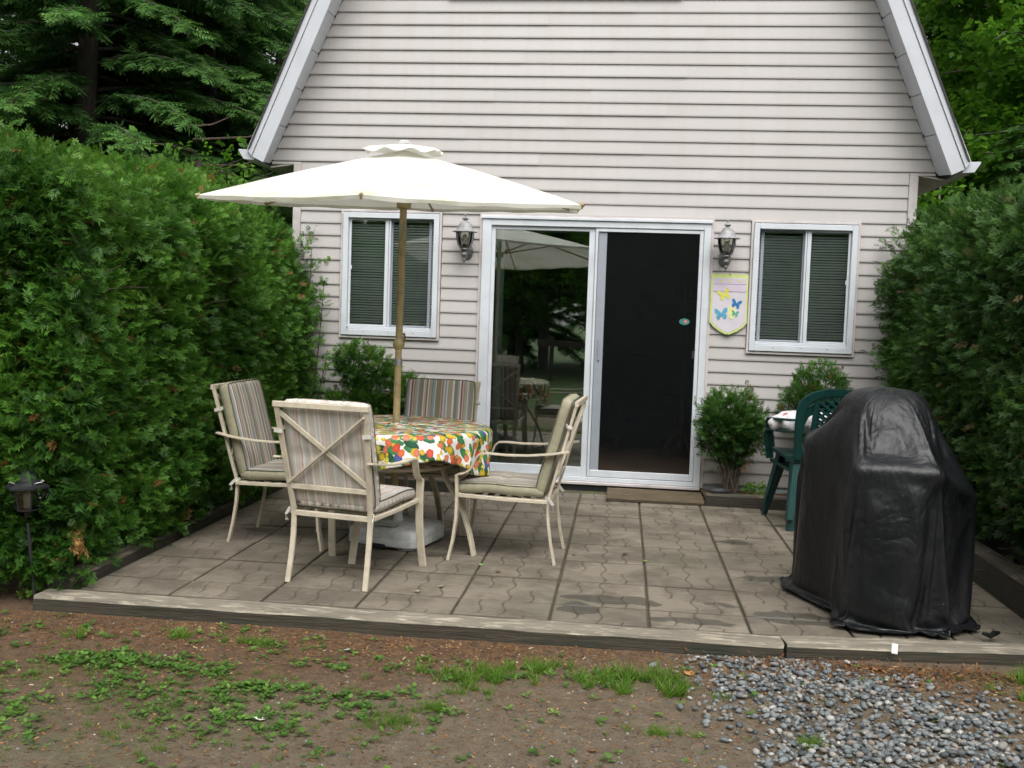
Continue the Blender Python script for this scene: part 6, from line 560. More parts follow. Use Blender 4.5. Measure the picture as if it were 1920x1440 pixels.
-5,7,-1,-3,1,-1,1,1,0,-2,2,6,-4,-1,-5,0,5,8,5,-13,11,6,-13,10,5,-7,-6,8,-2,-3,1,2,5,2,-1,6,4,0,-1,0,-10,5,6,8,-11,-6,7,-1,0,-1,0,0,-1,0,0,1,-1,12,-1,-13,7,3,12,6,-14,9,5,-13,9,7,-2,6,3,2,0,0,0,-5,3,4,0,-7,2,-4,-8,9,-1,-7,3,11,-3,-2,4,2,-1,2,
0,1,2,1,-4,1,7,-2,2,2,0,2,7,4,-17,6,5,-13,3,3,-4,-2,5,0,-2,-2,2,1,0,0,-1,-3,2,-2,-1,-11,-2,1,9,-3,-3,4,0,0,0,0,1,1,0,-1,-1,-7,10,-2,-8,-1,-9,4,6,-15,4,5,-11,4,2,-3,1,1,1,1,1,2,-4,1,5,-3,-5,2,-3,-5,8,-1,-6,1,3,-2,-1,0,1,0,1,1,0,3,2,-5,0,3,5,
-3,0,-5,-7,7,7,-7,6,4,-6,2,1,-2,1,1,2,0,-2,0,1,0,0,-2,3,2,2,4,-3,2,0,0,-3,-1,0,1,0,0,0,2,2,0,0,-1,-5,8,2,2,1,-6,3,8,-8,3,3,-5,1,0,0,-1,0,0,0,1,1,1,-3,3,2,1,3,0,-4,5,2,-3,2,2,-2,0,0,0,0,0,1,-1,0,0,-1,3,-3,0,0,3,2,-5,2,0,-6,4,2,-1,3,0,-1,0,0,
1,-1,-1,0,0,0,2,-2,-3,0,0,0,-2,1,1,1,0,1,-1,1,1,1,0,-1,0,-1,1,-1,-3,1,-1,1,0,-2,2,2,-2,2,1,-1,2,0,1,0,1,0,0,1,0,0,0,1,1,1,0,-1,-2,-1,-3,-2,-1,1,-1,0,1,0,0,0,1,1,0,0,0,-2,1,0,1,1,1,0,1,0,-2,1,0,1,0,-1,1,0,0,1,1,0,-1,1,1,-2,0,1,1,1,0,-1,-1,0,
-1,0,1,0,0,0,0,1,0,1,1,0,0,-1,0,-1,2,0,-2,2,0,0,-2,1,0,-1,0,1,-1,0,1,0,0,0,1,0,0,-1,0,2,2,1,2,2,2,-1,2,1,-1,0,0,1,0,-1,0,0,-1,0,1,-1,-1,0,-1,0,0,0,-1,0,0,-1,0,1,0,0,0,0,0,0,0,-1,-1,0,1,-1,0,-1,-1,0,2,1,1,1,1,1,0,0,0,-1,-1,0,-1,0,1,1,0,0,-1,
0,0,-1,1,0,1,0,1,1,1,-1,0,1,-1,0,0,0,0,0,0,1,0,0,-1,0,1,-1,-1,0,-1,-1,0,1,0,-1,0,1,0,0,0,1,0,1,-1,0,0,0,-1,0,1,0,-1,0,1,0,1,0,1,-1,0,0,0,1,1,-1,1,1,0,0,1,0,0,-1,0,-1,-1,-1,1,0,0,1,1,-1,1,-1,0,0,1,1,0,1,0,1,-1,0,0,0,-1,0,-1,0,0,-1,0,0,0,1,1,
1,1,1,1,1,0,0,0,0,0,1,0,0,0,-1,1,0,1,0,0,1,-1,0,-1,-1,1,0,0,1,2,0,0,0,1,0,0,0,-1,0,-1,0,1,0,0,1,1,1,1,1,1,0,-1,0,0,1,0,0,0,0,-1,1,1,0,0,1,0,1,0,-1,0,-1,0,-2,2,0,1,0,0,0,0,0,0,0,0,0,0,0,0,-2,-1,-1,-1,-1,0,-1,0,-1,0,0,0,0,0,0,0,0,-1,0,-1,1,1,
-1,0,1,1,1,0,0,1,-1,-1,0,0,-1,-1,0,0,0,0,0,0,1,-2,0,0,-1,-1,0,0,0,-1,1,1,0,0,0,0,0,0,0,0,-1,-1,1,0,0,0,1,0,1,0,1,1,-1,0,0,-1,0,1,0,0,0,0,0,0,0,0,0,0,2,0,0,0,0,0,0,0,1,0,0,0,0,0,0,0,0,0,0,0,-1,-1,2,1,1,1,1,0,0,0,0,0,0,0,1,1,0,0,0,0,0,0,0,1,0,
-2,0,0,-2,-1,-1,0,0,-1,0,0,0,0,0,0,0,0,0,0,-1,0,0,0,0,1,1,1,-1,0,1,-1,0,0,0,0,0,0,0,0,0,0,0,0,0,0,0,0,0,0,0,0,0,0,-2,0,0,0,0,0,0,0,0,0,0,0,0,1,-1,0,-1,-1,-1,0,0,0,0,0,1,0,0,0,0,0,0,0,0,0,0,0,0,1,0,0,0,0,0,0,0,1,0,0,0,0,0,0,0,0,0,0,0,0,-1,0,
0,-1,-1,-1,1,0,0,-1,0,0,0,0,0,0,0,0,0,0,0,0,0,0,0,0,1,0,0,0,0,0,2,0,0,0,0,0,0,0,0,0,0,0,0,-1,0,0,0,0,0,0,0,0,0,0,0,0,0,0,0,0,0,0,0,0,0,0,0,2,0,0,2,0,0,2,0,-1,0,0,0,0,0,0,0,0,0,0,0,0,1,0,0,0,0,0,-1,0,1,1,0,-1,0,0,0,0,0,0,0,0,0,0,0,0,0,0,-2,0,
0,0,0,0,0,0,0,0,0,0,0,0,0,0,0,0,0,0,0,0,0,0,0,-1,0,0,0,0,0,0,1,0,0,0,0,0,0,0,0,0,0,-2,0,0,0,0,0,0,0,0,0,0,0,0,0,0,0,0,0,0,0,1,-1,0,0,0,0,0,0,0,0,-1,0,1,0,0,0,0,0,0,1,0,1,0,0,0,0,0,1,0,0,0,0,0,0,0,0,1,1,0,0,0,0,0,0,0,0,1,0,0,0,0,0,1,0,0,0,0,
1,0,-1,1,0,0,0,1,0,0,0,0,0,1,0,0,0,-1,-1,0,0,0,0,1,1,0,0,0,0,1,0,0,0,-1,0,0,0,0,0,0,1,0,0,1,0,0,1,4,4,2,3,3,-11,-2,-1,1,0,0,1,0,0,0,0,0,1,1,1,2,2,-1,-2,0,0,1,1,0,0,0,0,-2,0,0,0,0,0,-1,0,1,0,0,0,1,1,0,2,1,1,-2,1,1,0,0,0,0,0,0,0,0,0,0,1,0,2,0,
-1,1,0,0,1,-2,1,0,0,0,0,0,0,0,2,0,-1,1,1,-1,1,-3,-2,-17,-23,-21,-22,-19,-24,-26,-19,-8,0,2,-1,-1,-1,1,0,0,2,0,-1,-3,-7,-9,-11,-14,-11,-7,-2,0,0,0,0,1,0,0,0,1,1,0,1,0,0,0,1,-4,-12,-19,-29,-28,-23,-13,-10,-4,1,2,0,1,2,2,0,1,2,-1,-1,-2,-2,-11,
-16,-22,-23,-24,-24,-13,-6,3,0,0,-1,0,0,0,0,0,-1,0,2,-4,-1,-10,-25,-20,-17,-17,-14,-20,2,-7,-13,-20,-24,-17,-4,-1,0,0,2,1,-7,-9,-12,-21,-25,-21,-19,-19,-22,-25,-21,-8,0,2,1,-2,1,0,0,0,0,-1,-1,0,3,-9,-20,-25,-19,-16,-8,-9,-13,-18,-21,-24,-19,
-11,0,-1,0,-2,2,2,1,-8,-3,-11,-26,-21,-18,-13,-11,-10,-10,-18,-25,-20,-4,1,-6,0,0,-1,-2,0,-2,-1,-12,-16,-24,-15,-8,-1,2,1,-2,3,-3,3,3,-6,-9,-18,-24,-23,-20,-22,-24,-24,-20,-17,-18,-11,-1,-3,-3,-1,1,-1,-8,-24,-29,-20,-6,-7,1,1,0,-1,1,-3,0,-7,
-21,-16,-15,-7,-5,1,4,4,4,-3,1,-4,-15,-23,-27,-15,-16,-13,-17,-19,-23,-16,-22,-17,-6,-1,4,2,-1,0,9,0,-2,-15,-24,-28,-14,-9,-5,-1,-5,-4,-13,-23,-20,-12,-8,-5,4,2,-1,0,0,-1,1,-2,-2,0,1,2,-3,-6,-7,-8,-9,-9,-6,-3,-2,5,1,1,0,-1,-1,4,-1,-1,-3,-11,
-21,-8,-12,-5,0,-1,-9,-10,-18,-19,-6,-7,1,2,1,-2,4,3,-1,1,0,5,1,1,-5,-16,-12,-17,-15,-14,-10,-8,-3,-1,0,0,-2,-2,1,0,-7,2,2,1,-3,-4,-10,-18,-22,-21,-14,-15,-14,-8,-1,4,-1,0,-3,-1,0,0,0,0,-1,1,-2,0,-1,0,0,2,-1,3,1,2,-2,-4,-1,-4,-1,-1,-1,1,0,
-4,-2,0,0,-1,-2,-14,-20,-19,-23,-26,-19,-16,-12,-6,-7,0,0,0,0,2,-3,1,-1,-1,-2,-4,-1,0,1,-1,-3,-1,-1,0,0,0,-4,-2,3,0,0,0,0,1,-1,1,1,-1,0,0,1,-3,-2,-6,-9,-9,0,1,0,-2,1,0,-1,-1,1,0,0,-1,1,0,0,0,1,1,0,0,-2,-5,-1,-1,1,1,1,0,-1,0,1,0,0,-1,0,0,0,
-1,-2,1,0,-6,-6,-2,-2,1,0,0,0,0,0,2,0,-2,-4,-3,-1,1,-1,-2,1,0,-1,1,-1,1,0,0,0,-1,0,1,-2,-1,-1,1,-1,-1,0,1,-1,0,0,1,-1,1,-1,0,0,-1,-1,-1,0,-1,-1,-1,0,0,0,0,0,0,-1,-1,0,0,0,-1,0,-2,-1,1,2,0,-1,-1,0,0,0,-1,0,0,-1,1,-1,1,0,-1,0,-1,0,0,-1,-1,-1,
-1,0,0,-1,-1,0,1,-1,0,0,-1,1,0,0,1,0,-1,0,1,1,0,0,0,-1,0,0,-1,-1,1,0,0,1,1,0,-1,0,0,0,-1,1,-1,0,-1,0,1,1,1,-1,0,0,1,1,0,-1,0,0,0,0,1,0,0,-1,0,0,0,1,-1,-2,0,0,1,0,0,0,1,0,0,1,-1,1,-1,-1,0,-1,1,0,0,1,0,0,1,-1,-1,1,1,-2,-3,1,1,0,-1,-1,0,-1,0,
-1,1,1,0,-1,0,0,-1,1,1,1,0,-1,-1,1,-1,0,-1,0,-2,-2,0,0,0,0,1,1,1,1,0,1,-1,0,-1,1,-1,-1,0,0,0,0,0,1,-1,0,1,2,-1,-1,-1,0,0,1,0,1,-1,1,0,-1,-1,-1,1,0,0,-1,0,1,1,1,0,0,-1,0,1,-1,0,0,1,-1,-1,1,1,-1,-1,-1,0,1,0,1,-1,1,0,1,-1,0,-1,0,1,-1,-1,-1,1,1,
1,-1,0,0,0,0,0,-1,1,0,0,0,0,0,1,-1,0,0,1,1,0,0,1,0,1,2,0,-1,0,]

# ------------------------------------------------------------------ ground
GZ = -.066
def ground_h(x, y):
    h = GZ + .012 * noise.noise(Vector((x * 1.3, y * 1.3, 0))) + .005 * noise.noise(Vector((x * 6, y * 6, 3)))
    if y > -3.96 and -2.25 < x < 3.1: h = min(h, GZ)
    g = math.exp(-((x - 1.95) / .75) ** 2 - ((y + 4.45) / .75) ** 2)
    return h + .03 * g
def mk_ground():
    def axis(a, b, da, db, far):
        c = list(np.arange(a, b + 1e-6, da)); lo = [a - far * (k / 9) ** 2.2 for k in range(9, 0, -1)]; hi = [b + far * (k / 9) ** 2.2 for k in range(1, 10)]
        return lo + c + hi
    xs = axis(-4, 4.5, .05, 0, 160); ys = axis(-7.0, -3.6, .04, 0, 160)
    v = []; nx, ny = len(xs), len(ys)
    for y in ys:
        for x in xs: v.append((x, y, ground_h(x, y) if abs(x) < 20 and abs(y) < 20 else GZ - .02))
    f = [(j * nx + i, j * nx + i + 1, (j + 1) * nx + i + 1, (j + 1) * nx + i) for j in range(ny - 1) for i in range(nx - 1)]
    t = NT('yard_soil'); p = t.pos(); xyz = t.sep(p)
    n1 = t.noise(p, 1.6, 6, .65); n2 = t.noise(p, 24, 6, .7); n3 = t.noise(p, 140, 4, .7)
    soil = t.mix(t.ramp(n2, [(.35, 0.), (.7, 1.)]), (.125, .068, .033), (.27, .160, .083))
    # reddish needle litter along the timber, paler packed gravelly dirt farther out
    near = t.ramp(t.math('ADD', t.math('MULTIPLY_ADD', xyz[1], 1.25, t.math('MULTIPLY_ADD', xyz[0], -.55, 6.05)), t.math('MULTIPLY', t.math('SUBTRACT', n1, .5), 2.2)), [(.0, 0.), (.9, 1.)])
    packed = t.mix(t.ramp(n2, [(.3, 0.), (.72, 1.)]), (.165, .120, .074), (.32, .25, .165))
    c = t.mix(near, packed, soil)
    c = t.mix(t.math('MULTIPLY', t.ramp(n3, [(.58, 0.), (.66, 1.)]), .5), c, (.40, .36, .30))
    gl = t.math('MULTIPLY', t.ramp(t.math('MULTIPLY_ADD', xyz[0], -.8, .2), [(.35, 0.), (1., 1.)]), t.ramp(t.math('MULTIPLY_ADD', xyz[1], -1.2, -5.0), [(.0, 0.), (.7, 1.)]))
    c = t.mix(t.math('MULTIPLY', t.math('MULTIPLY', gl, t.ramp(t.noise(p, 5, 6, .7), [(.42, 0.), (.62, 1.)])), .30), c, (.12, .16, .05))
    far = t.ramp(t.math('MULTIPLY', xyz[1], -.1), [(.64, 0.), (.80, 1.)])
    c = t.mix(t.math('MULTIPLY', far, t.ramp(n1, [(.3, .6), (.6, 1.)])), c, (.06, .125, .022))
    t.bump(t.math('ADD', n2, t.math('MULTIPLY', n3, .9)), 1.0, .035)
    m = t.fin(c, .95)
    me = bpy.data.meshes.new('ground'); me.from_pydata(v, [], f); me.polygons.foreach_set('use_smooth', [True] * len(f))
    return tag(link('ground', me, None, m), kind='structure')
ground = mk_ground()

# ------------------------------------------------------------------ patio paving
patio = MB().box(-2.0, 2.64, -3.75, -.02, -.06, -.014).build('patio', M['bed'])
tag(patio, kind='structure')
S = .46; X0 = -1.98; Y0 = -1.161
def slab_mesh(name, flip, ymin, seed):
    r = random.Random(seed)
    w = S - .0075; d = (0 if ymin is None else 0)
    y0 = -S / 2 + .0065 if ymin is None else ymin; y1 = S / 2 - .0065
    nx = 88; ny = max(8, int(88 * (y1 - y0) / S))
    xs = np.linspace(-w / 2, w / 2, nx); ys = np.linspace(y0, y1, ny)
    Xg, Yg = np.meshgrid(xs, ys)
    amp = .013; ph = r.uniform(-.4, .4)
    def groove(dist, wd=.0046, dep=.0062): return -dep * np.exp(-(dist / wd) ** 2)
    H = np.zeros_like(Xg)
    wave = amp * np.sin(Yg * 2 * PI / (S / 2) + ph)
    g1 = groove(np.abs(Xg - wave)); H = np.minimum(H, g1)
    up = 1 / (1 + np.exp(-(Yg - .0) * 300)); lo = 1 - up
    if flip: up, lo = lo, up
    H = np.minimum(H, groove(np.abs(Xg + S / 4 - wave)) * up)
    H = np.minimum(H, groove(np.abs(Xg - S / 4 - wave)) * lo)
    for yy in (0,):
        H = np.minimum(H, groove(np.abs(Yg - .002 * np.sin(Xg * 40)), .004, .0045))
    for yy in (-S / 4, S / 4):
        side = 1 / (1 + np.exp(-(Xg) * 300)) if (yy < 0) != flip else 1 / (1 + np.exp(Xg * 300))
        H = np.minimum(H, groove(np.abs(Yg - yy), .0035, .0035) * side)
    edge = np.minimum(np.minimum(Xg - xs[0], xs[-1] - Xg), np.minimum(Yg - ys[0], ys[-1] - Yg))
    edge = np.minimum(np.minimum(Xg - xs[0], xs[-1] - Xg) * 1.3, np.minimum(Yg - ys[0], ys[-1] - Yg))
    H -= .0065 * np.exp(-(edge / .0065) ** 2)
    H += np.array([[.0012 * noise.noise(Vector((x * 14 + seed, y * 14, 0))) for x in xs[::1]] for y in ys])
    v = [(float(Xg[j, i]), float(Yg[j, i]), float(H[j, i])) for j in range(ny) for i in range(nx)]
    f = [(j * nx + i, j * nx + i + 1, (j + 1) * nx + i + 1, (j + 1) * nx + i) for j in range(ny - 1) for i in range(nx - 1)]
    # skirt
    n = len(v); ring = [i for i in range(nx)] + [(j + 1) * nx - 1 for j in range(1, ny)] + [(ny - 1) * nx + i for i in range(nx - 2, -1, -1)] + [j * nx for j in range(ny - 2, 0, -1)]
    v += [(v[i][0], v[i][1], -.04) for i in ring]
    for k in range(len(ring)): a, b = ring[k], ring[(k + 1) % len(ring)]; f.append((b, a, n + k, n + (k + 1) % len(ring)))
    me = bpy.data.meshes.new(name); me.from_pydata(v, [], f); me.polygons.foreach_set('use_smooth', [True] * len(f))
    me.materials.append(M['slab']); return me
slabs = [slab_mesh('paving_slab', False, None, 1), slab_mesh('paving_slab', False, None, 5)]
slab_last = slab_mesh('paving_slab', False, -.045, 9)
# rows from the back: centre y
rows = [(Y0 + S * 1.5, slabs), (Y0 + S * .5, slabs)] + [(Y0 - S * (k + .5), slabs) for k in range(5)] + [(Y0 - S * 5.5, [slab_last])]
for ri, (yc, ms) in enumerate(rows):
    for ci in range(10):
        xc = X0 + S * (ci + .5)
        me = ms[(ri + ci) % len(ms)]
        o = link('paving_slab', me, patio)
        o.location = (xc + rnd.uniform(-.002, .002), yc + rnd.uniform(-.002, .002), rnd.uniform(-.003, .0015))
        o.rotation_euler = (rnd.uniform(-.004, .004), rnd.uniform(-.004, .004), rnd.uniform(-.004, .004))

# ------------------------------------------------------------------ timbers
def timber(name, label, p0, p1, w, z0, z1, mat, cat='timber', wob=.006, group=None, seed=0):
    """squared timber from p0 to p1 (centre line, world), built along local x with worn edges"""
    p0 = Vector(p0); p1 = Vector(p1); L = (p1 - p0).length; n = max(6, int(L / .05)); r = random.Random(seed)
    prof = []
    e = .012
    for a, b in [(-w / 2, z0), (w / 2, z0), (w / 2, z1 - e), (w / 2 - e, z1), (0, z1 + .001), (-w / 2 + e, z1), (-w / 2, z1 - e)]: prof.append((a, b))
    v = []; f = []; m = len(prof)
    for i in range(n + 1):
        x = -L / 2 + L * i / n
        for k, (a, b) in enumerate(prof):
            q = wob * noise.noise(Vector((x * 2.3 + seed, k * .7, 0))) + wob * .5 * noise.noise(Vector((x * 11, k * 2.1, seed)))
            v.append((x + (rnd.uniform(-.004, .004) if i in (0, n) else 0), a + (q if a else 0), b + (q * .7 if k > 1 else 0)))
    for i in range(n):
        for k in range(m): a = i * m + k; b = i * m + (k + 1) % m; f.append((a, b, b + m, a + m))
    f.append(tuple(range(m - 1, -1, -1))); f.append(tuple(range(n * m, n * m + m)))
    me = bpy.data.meshes.new(name); me.from_pydata(v, [], f); bm = bmesh.new(); bm.from_mesh(me); bmesh.ops.recalc_face_normals(bm, faces=bm.faces); bm.to_mesh(me); bm.free()
    o = link(name, me, None, mat); c = (p0 + p1) / 2; o.location = c; d = p1 - p0; o.rotation_euler = (0, 0, math.atan2(d.y, d.x))
    return tag(o, label, cat, group)
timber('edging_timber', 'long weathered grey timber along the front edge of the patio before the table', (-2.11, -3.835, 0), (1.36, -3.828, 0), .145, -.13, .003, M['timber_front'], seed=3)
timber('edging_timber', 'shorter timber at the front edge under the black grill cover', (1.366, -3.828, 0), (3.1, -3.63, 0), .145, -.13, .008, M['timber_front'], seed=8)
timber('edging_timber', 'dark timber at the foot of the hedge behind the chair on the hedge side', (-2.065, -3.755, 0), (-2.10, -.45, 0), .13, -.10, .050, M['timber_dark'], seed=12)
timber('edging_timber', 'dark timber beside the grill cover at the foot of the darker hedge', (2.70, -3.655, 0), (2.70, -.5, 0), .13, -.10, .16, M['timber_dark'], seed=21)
timber('planter_timber', 'low timber in front of the round bush between the door and the green chairs', (1.285, -.50, 0), (2.63, -.50, 0), .09, -.04, .095, M['timber_dark'], seed=31)
timber('planter_timber', 'low timber behind the far chair, in front of the bush under the window', (-2.03, -.50, 0), (-.62, -.50, 0), .09, -.04, .095, M['timber_dark'], seed=37)
timber('step_board', 'brown wooden board lying flat in front of the sliding door', (.53, -.33, 0), (1.275, -.33, 0), .46, .004, .034, M['board'], 'board', .003, seed=41)
for x0, x1 in ((1.285, 2.63), (-2.03, -.62)):
    v = []; nx, ny = 40, 12
    for j in range(ny + 1):
        for i in range(nx + 1):
            x = x0 + (x1 - x0) * i / nx; y = -.455 + .44 * j / ny
            v.append((x, y, .045 + .02 * noise.noise(Vector((x * 9, y * 9, 0)))))
    f = [(j * (nx + 1) + i, j * (nx + 1) + i + 1, (j + 1) * (nx + 1) + i + 1, (j + 1) * (nx + 1) + i) for j in range(ny) for i in range(nx)]
    me = bpy.data.meshes.new('planter_soil'); me.from_pydata(v, [], f)
    tag(link('planter_soil', me, None, ground.data.materials[0]), kind='structure')

# ------------------------------------------------------------------ house
house = thing('house', 'pink-beige clapboard house with steep white-edged gable and sliding patio door', 'house', (0, 0, 0))
LX = lambda z: -2.380 + (z - 2.6) * .437
RX = lambda z: 2.988 - (z - 2.6) * .406
WX0, WX1 = -2.18, 2.848
DOOR = (-.585, 1.285, .035, 2.215)
WINL = (-1.763, -.914, 1.172, 2.236)
WINR = (1.590, 2.434, 1.163, 2.226)
WTOP = (-.915, .965, 3.955, 5.0)
C = .1016
bd_cache = {}
def board(x0b, x1b, x0t, x1t, b, proud=0.0):
    y = -.0138 - proud
    v = [(x0b, y, b), (x1b, y, b), (x1t, -.002, b + C + .004), (x0t, -.002, b + C + .004), (x0b, .003, b + .001), (x1b, .003, b + .001), (x1t, .003, b + C + .004), (x0t, .003, b + C + .004),
         (x0b, y - .0006, b + .012), (x1b, y - .0006, b + .012)]
    f = [(0, 1, 9, 8), (8, 9, 2, 3), (4, 5, 1, 0), (7, 6, 5, 4), (0, 8, 3, 7, 4), (1, 5, 6, 2, 9), (3, 2, 6, 7)]
    mb = MB().add(v, f)
    mb.build('siding_board', M['siding'], house)
for k in range(-18, 39):
    b = 3.95 - C * k
    t = b + C
    upper = b > 2.585
    x0b, x1b = (LX(b), RX(b)) if upper else (WX0 + .066, WX1 - .066)
    x0t, x1t = (LX(t), RX(t)) if upper else (x0b, x1b)
    if b > 5.3:   # knee of the roof
        s = (b - 5.3); x0b, x1b = LX(5.3) + s * 2.2, RX(5.3) - s * 2.2; x0t, x1t = x0b + C * 2.2, x1b - C * 2.2
        if x1t - x0t < .15: continue
    ops = [o for o in (DOOR, WINL, WINR, WTOP) if min(t, o[3]) - max(b, o[2]) > .045]
    cuts = sorted([(o[0] - .004, o[1] + .004) for o in ops])
    cur = x0b; segs = []
    for a, c_ in cuts:
        segs.append((cur, a)); cur = c_
    segs.append((cur, x1b))
    for a, c_ in segs:
        L0 = a == x0b; R0 = c_ == x1b
        ta = x0t if L0 else a; tc = x1t if R0 else c_
        if c_ - a > 2.6:
            m = a + (c_ - a) * (.28 + .44 * ((k * 7919) % 97) / 97)
            board(a, m + .01, ta, m + .01, b, .0028); board(m, c_, m, tc, b)
        else: board(a, c_, ta, tc, b)
# sheathing with openings
sh = MB()
xs_ = [(WX0, WINL[0]), (WINL[0], WINL[1]), (WINL[1], DOOR[0]), (DOOR[0], DOOR[1]), (DOOR[1], WINR[0]), (WINR[0], WINR[1]), (WINR[1], WX1)]
holes = {1: WINL, 3: DOOR, 5: WINR}
for i, (a, b) in enumerate(xs_):
    if i in holes:
        o = holes[i]
        sh.box(a, b, .004, .12, .03, o[2]) if o[2] > .05 else None
        sh.box(a, b, .004, .12, o[3], 2.59)
    else: sh.box(a, b, .004, .12, .03, 2.59)
sh.prism([(LX(2.59), 2.592), (RX(2.59), 2.592), (RX(3.955), 3.955), (LX(3.955), 3.955)], .004, .12)
sh.box(LX(3.955) + .02, WTOP[0], .004, .12, 3.957, 5.0) if 0 else None
sh.prism([(LX(3.955), 3.957), (WTOP[0], 3.957), (WTOP[0], 5.0), (LX(5.0), 5.0)], .004, .12)
sh.prism([(WTOP[1], 3.957), (RX(3.955), 3.957), (RX(5.0), 5.0), (WTOP[1], 5.0)], .004, .12)
sh.prism([(LX(5.0), 5.002), (RX(5.0), 5.002), (RX(5.3), 5.3), (.31, 5.3 + .62), (LX(5.3), 5.3)], .004, .12)
sh.build('wall', M['interior'], house)
bk = MB(); bk.box(WX0, WX0 + .1, .125, 8, -.05, 2.59).box(WX1 - .1, WX1, .125, 8, -.05, 2.59).box(WX0 + .1, WX1 - .1, 7.9, 8, -.05, 2.59)
bk.box(WX0 + .1, WX1 - .1, 4.0, 4.1, .035, 2.49); bk.box(WX0 + .1, WX1 - .1, .125, 7.9, 2.5, 2.585)
bk.build('inner_wall', M['interior'], house)
MB().box(WX0 + .1, WX1 - .1, .125, 7.9, -.02, .03).build('inner_floor', M['interior_floor'], house)
MB().box(WX0 + .02, WX1 - .02, -.001, .12, -.05, .028).build('foundation', M['foundation'], house)
MB().box(WX0 - .002, WX0 + .064, -.026, .02, .06, 2.597).build('corner_post', M['trim'], house, bevel=.003)
MB().box(WX1 - .064, WX1 + .002, -.026, .02, .06, 2.597).build('corner_post', M['trim'], house, bevel=.003)
for xa, xb in ((LX(2.6) + .01, WX0 + .064), (WX1 - .064, RX(2.6) - .01)):
    MB().box(xa, xb, -.022, .01, 2.598, 2.618).build('eave_trim', M['trim'], house, bevel=.002)
# eaves, soffits, fascia, roof
for s in (-1, 1):
    X = LX if s < 0 else RX
    f0 = (lambda z: -2.335 + (z - 2.568) * .418) if s < 0 else (lambda z: 3.004 - (z - 2.568) * .418)   # fascia inner edge at y=-.31
    o0 = lambda z: f0(z) + s * .150
    z0, z1 = 2.565, 5.3
    zk = 6.2
    # fascia main board and the narrower outer trim
    MB().prism([(f0(z0), z0), (f0(z1), z1), (f0(z1) + s * .105, z1), (f0(z0) + s * .095, z0 + .045)], -.325, -.300).build('fascia_board', M['fascia'], house, bevel=.002)
    MB().prism([(f0(z0) + s * .097, z0 + .050), (f0(z1) + s * .107, z1), (f0(z1) + s * .148, z1), (f0(z0) + s * .135, z0 + .10)], -.334, -.300).build('fascia_trim', M['fascia'], house, bevel=.002)
    # soffit panels: strips set across the overhang along the slope
    n = 9
    for i in range(n):
        za = 2.60 + (z1 - 2.60) * i / n + .003; zb = 2.60 + (z1 - 2.60) * (i + 1) / n - .003
        v = []
        for z in (za, zb):
            v += [(X(z) + s * .004, -.016, z), (f0(z - .03) + s * .004, -.300, z - .03), (f0(z - .03) + s * .016, -.300, z - .03), (X(z) + s * .016, -.016, z)]
        MB().add(v, [(0, 1, 5, 4), (1, 2, 6, 5), (2, 3, 7, 6), (3, 0, 4, 7), (0, 3, 2, 1), (4, 5, 6, 7)]).build('soffit_panel', M['fascia'], house)
        mb = MB()
        v = [(X(za) + s * .0005, -.045, za - .004), (X(za) + s * .0005, -.018, za - .004), (X(za) + s * .0005, -.018, za + .012), (X(za) + s * .0005, -.045, za + .012)]
        v += [(a - s * .0035, b, c_) for a, b, c_ in v]
        mb.add(v, [(0, 1, 2, 3), (7, 6, 5, 4), (0, 4, 5, 1), (1, 5, 6, 2), (2, 6, 7, 3), (3, 7, 4, 0)]).build('soffit_vent', M['black_plastic'], house)
    # inner liner closing the seams, roof deck with shingles
    MB().prism([(X(2.6) + s * .02, 2.6), (X(z1) + s * .02, z1), (o0(z1) + s * .01, z1), (o0(2.66), 2.68)], -.298, 8.3).build('roof_deck', M['black_plastic'], house)
    MB().prism([(o0(2.68) + s * .003, 2.68), (o0(z1) + s * .012, z1), (o0(z1) + s * .036, z1), (o0(2.68) + s * .022, 2.665)], -.345, 8.35).build('roof', M['shingle'], house)
    px = o0(z1) + s * .036
    MB().prism([(px, z1), (.31, z1 + .95), (.31, z1 + .80), (px - s * .12, z1)], -.345, 8.35).build('upper_roof', M['shingle'], house)
    # gutter and boxed eave underneath
    g0 = o0(2.68); gx = g0 + s * .115
    MB().prism([(g0 - s * .008, 2.668), (gx, 2.672), (gx - s * .004, 2.655), (gx - s * .045, 2.592), (g0 - s * .02, 2.585)], -.302, 8.3).build('gutter', M['fascia'], house, bevel=.002)
    wx = WX0 if s < 0 else WX1
    MB().prism([(wx + s * .004, 2.596), (f0(2.568) + s * .05, 2.566), (f0(2.568) + s * .05, 2.577), (wx + s * .004, 2.597 + .012)], -.016, 8.2).build('eave_soffit', M['trim'], house)
# upstairs window that starts at the top edge of the photograph
uw = MB(); a, b, z0, z1 = WTOP
uw.box(a, b, -.035, .06, z0, z0 + .05).box(a, b, -.035, .06, z1 - .05, z1).box(a, a + .05, -.035, .06, z0 + .05, z1 - .05).box(b - .05, b, -.035, .06, z0 + .05, z1 - .05).box((a + b) / 2 - .03, (a + b) / 2 + .03, -.02, .06, z0 + .05, z1 - .05)
uw = uw.build('window', painted('brown_window_frame', (.25, .17, .11), .5, .1), house, bevel=.003)

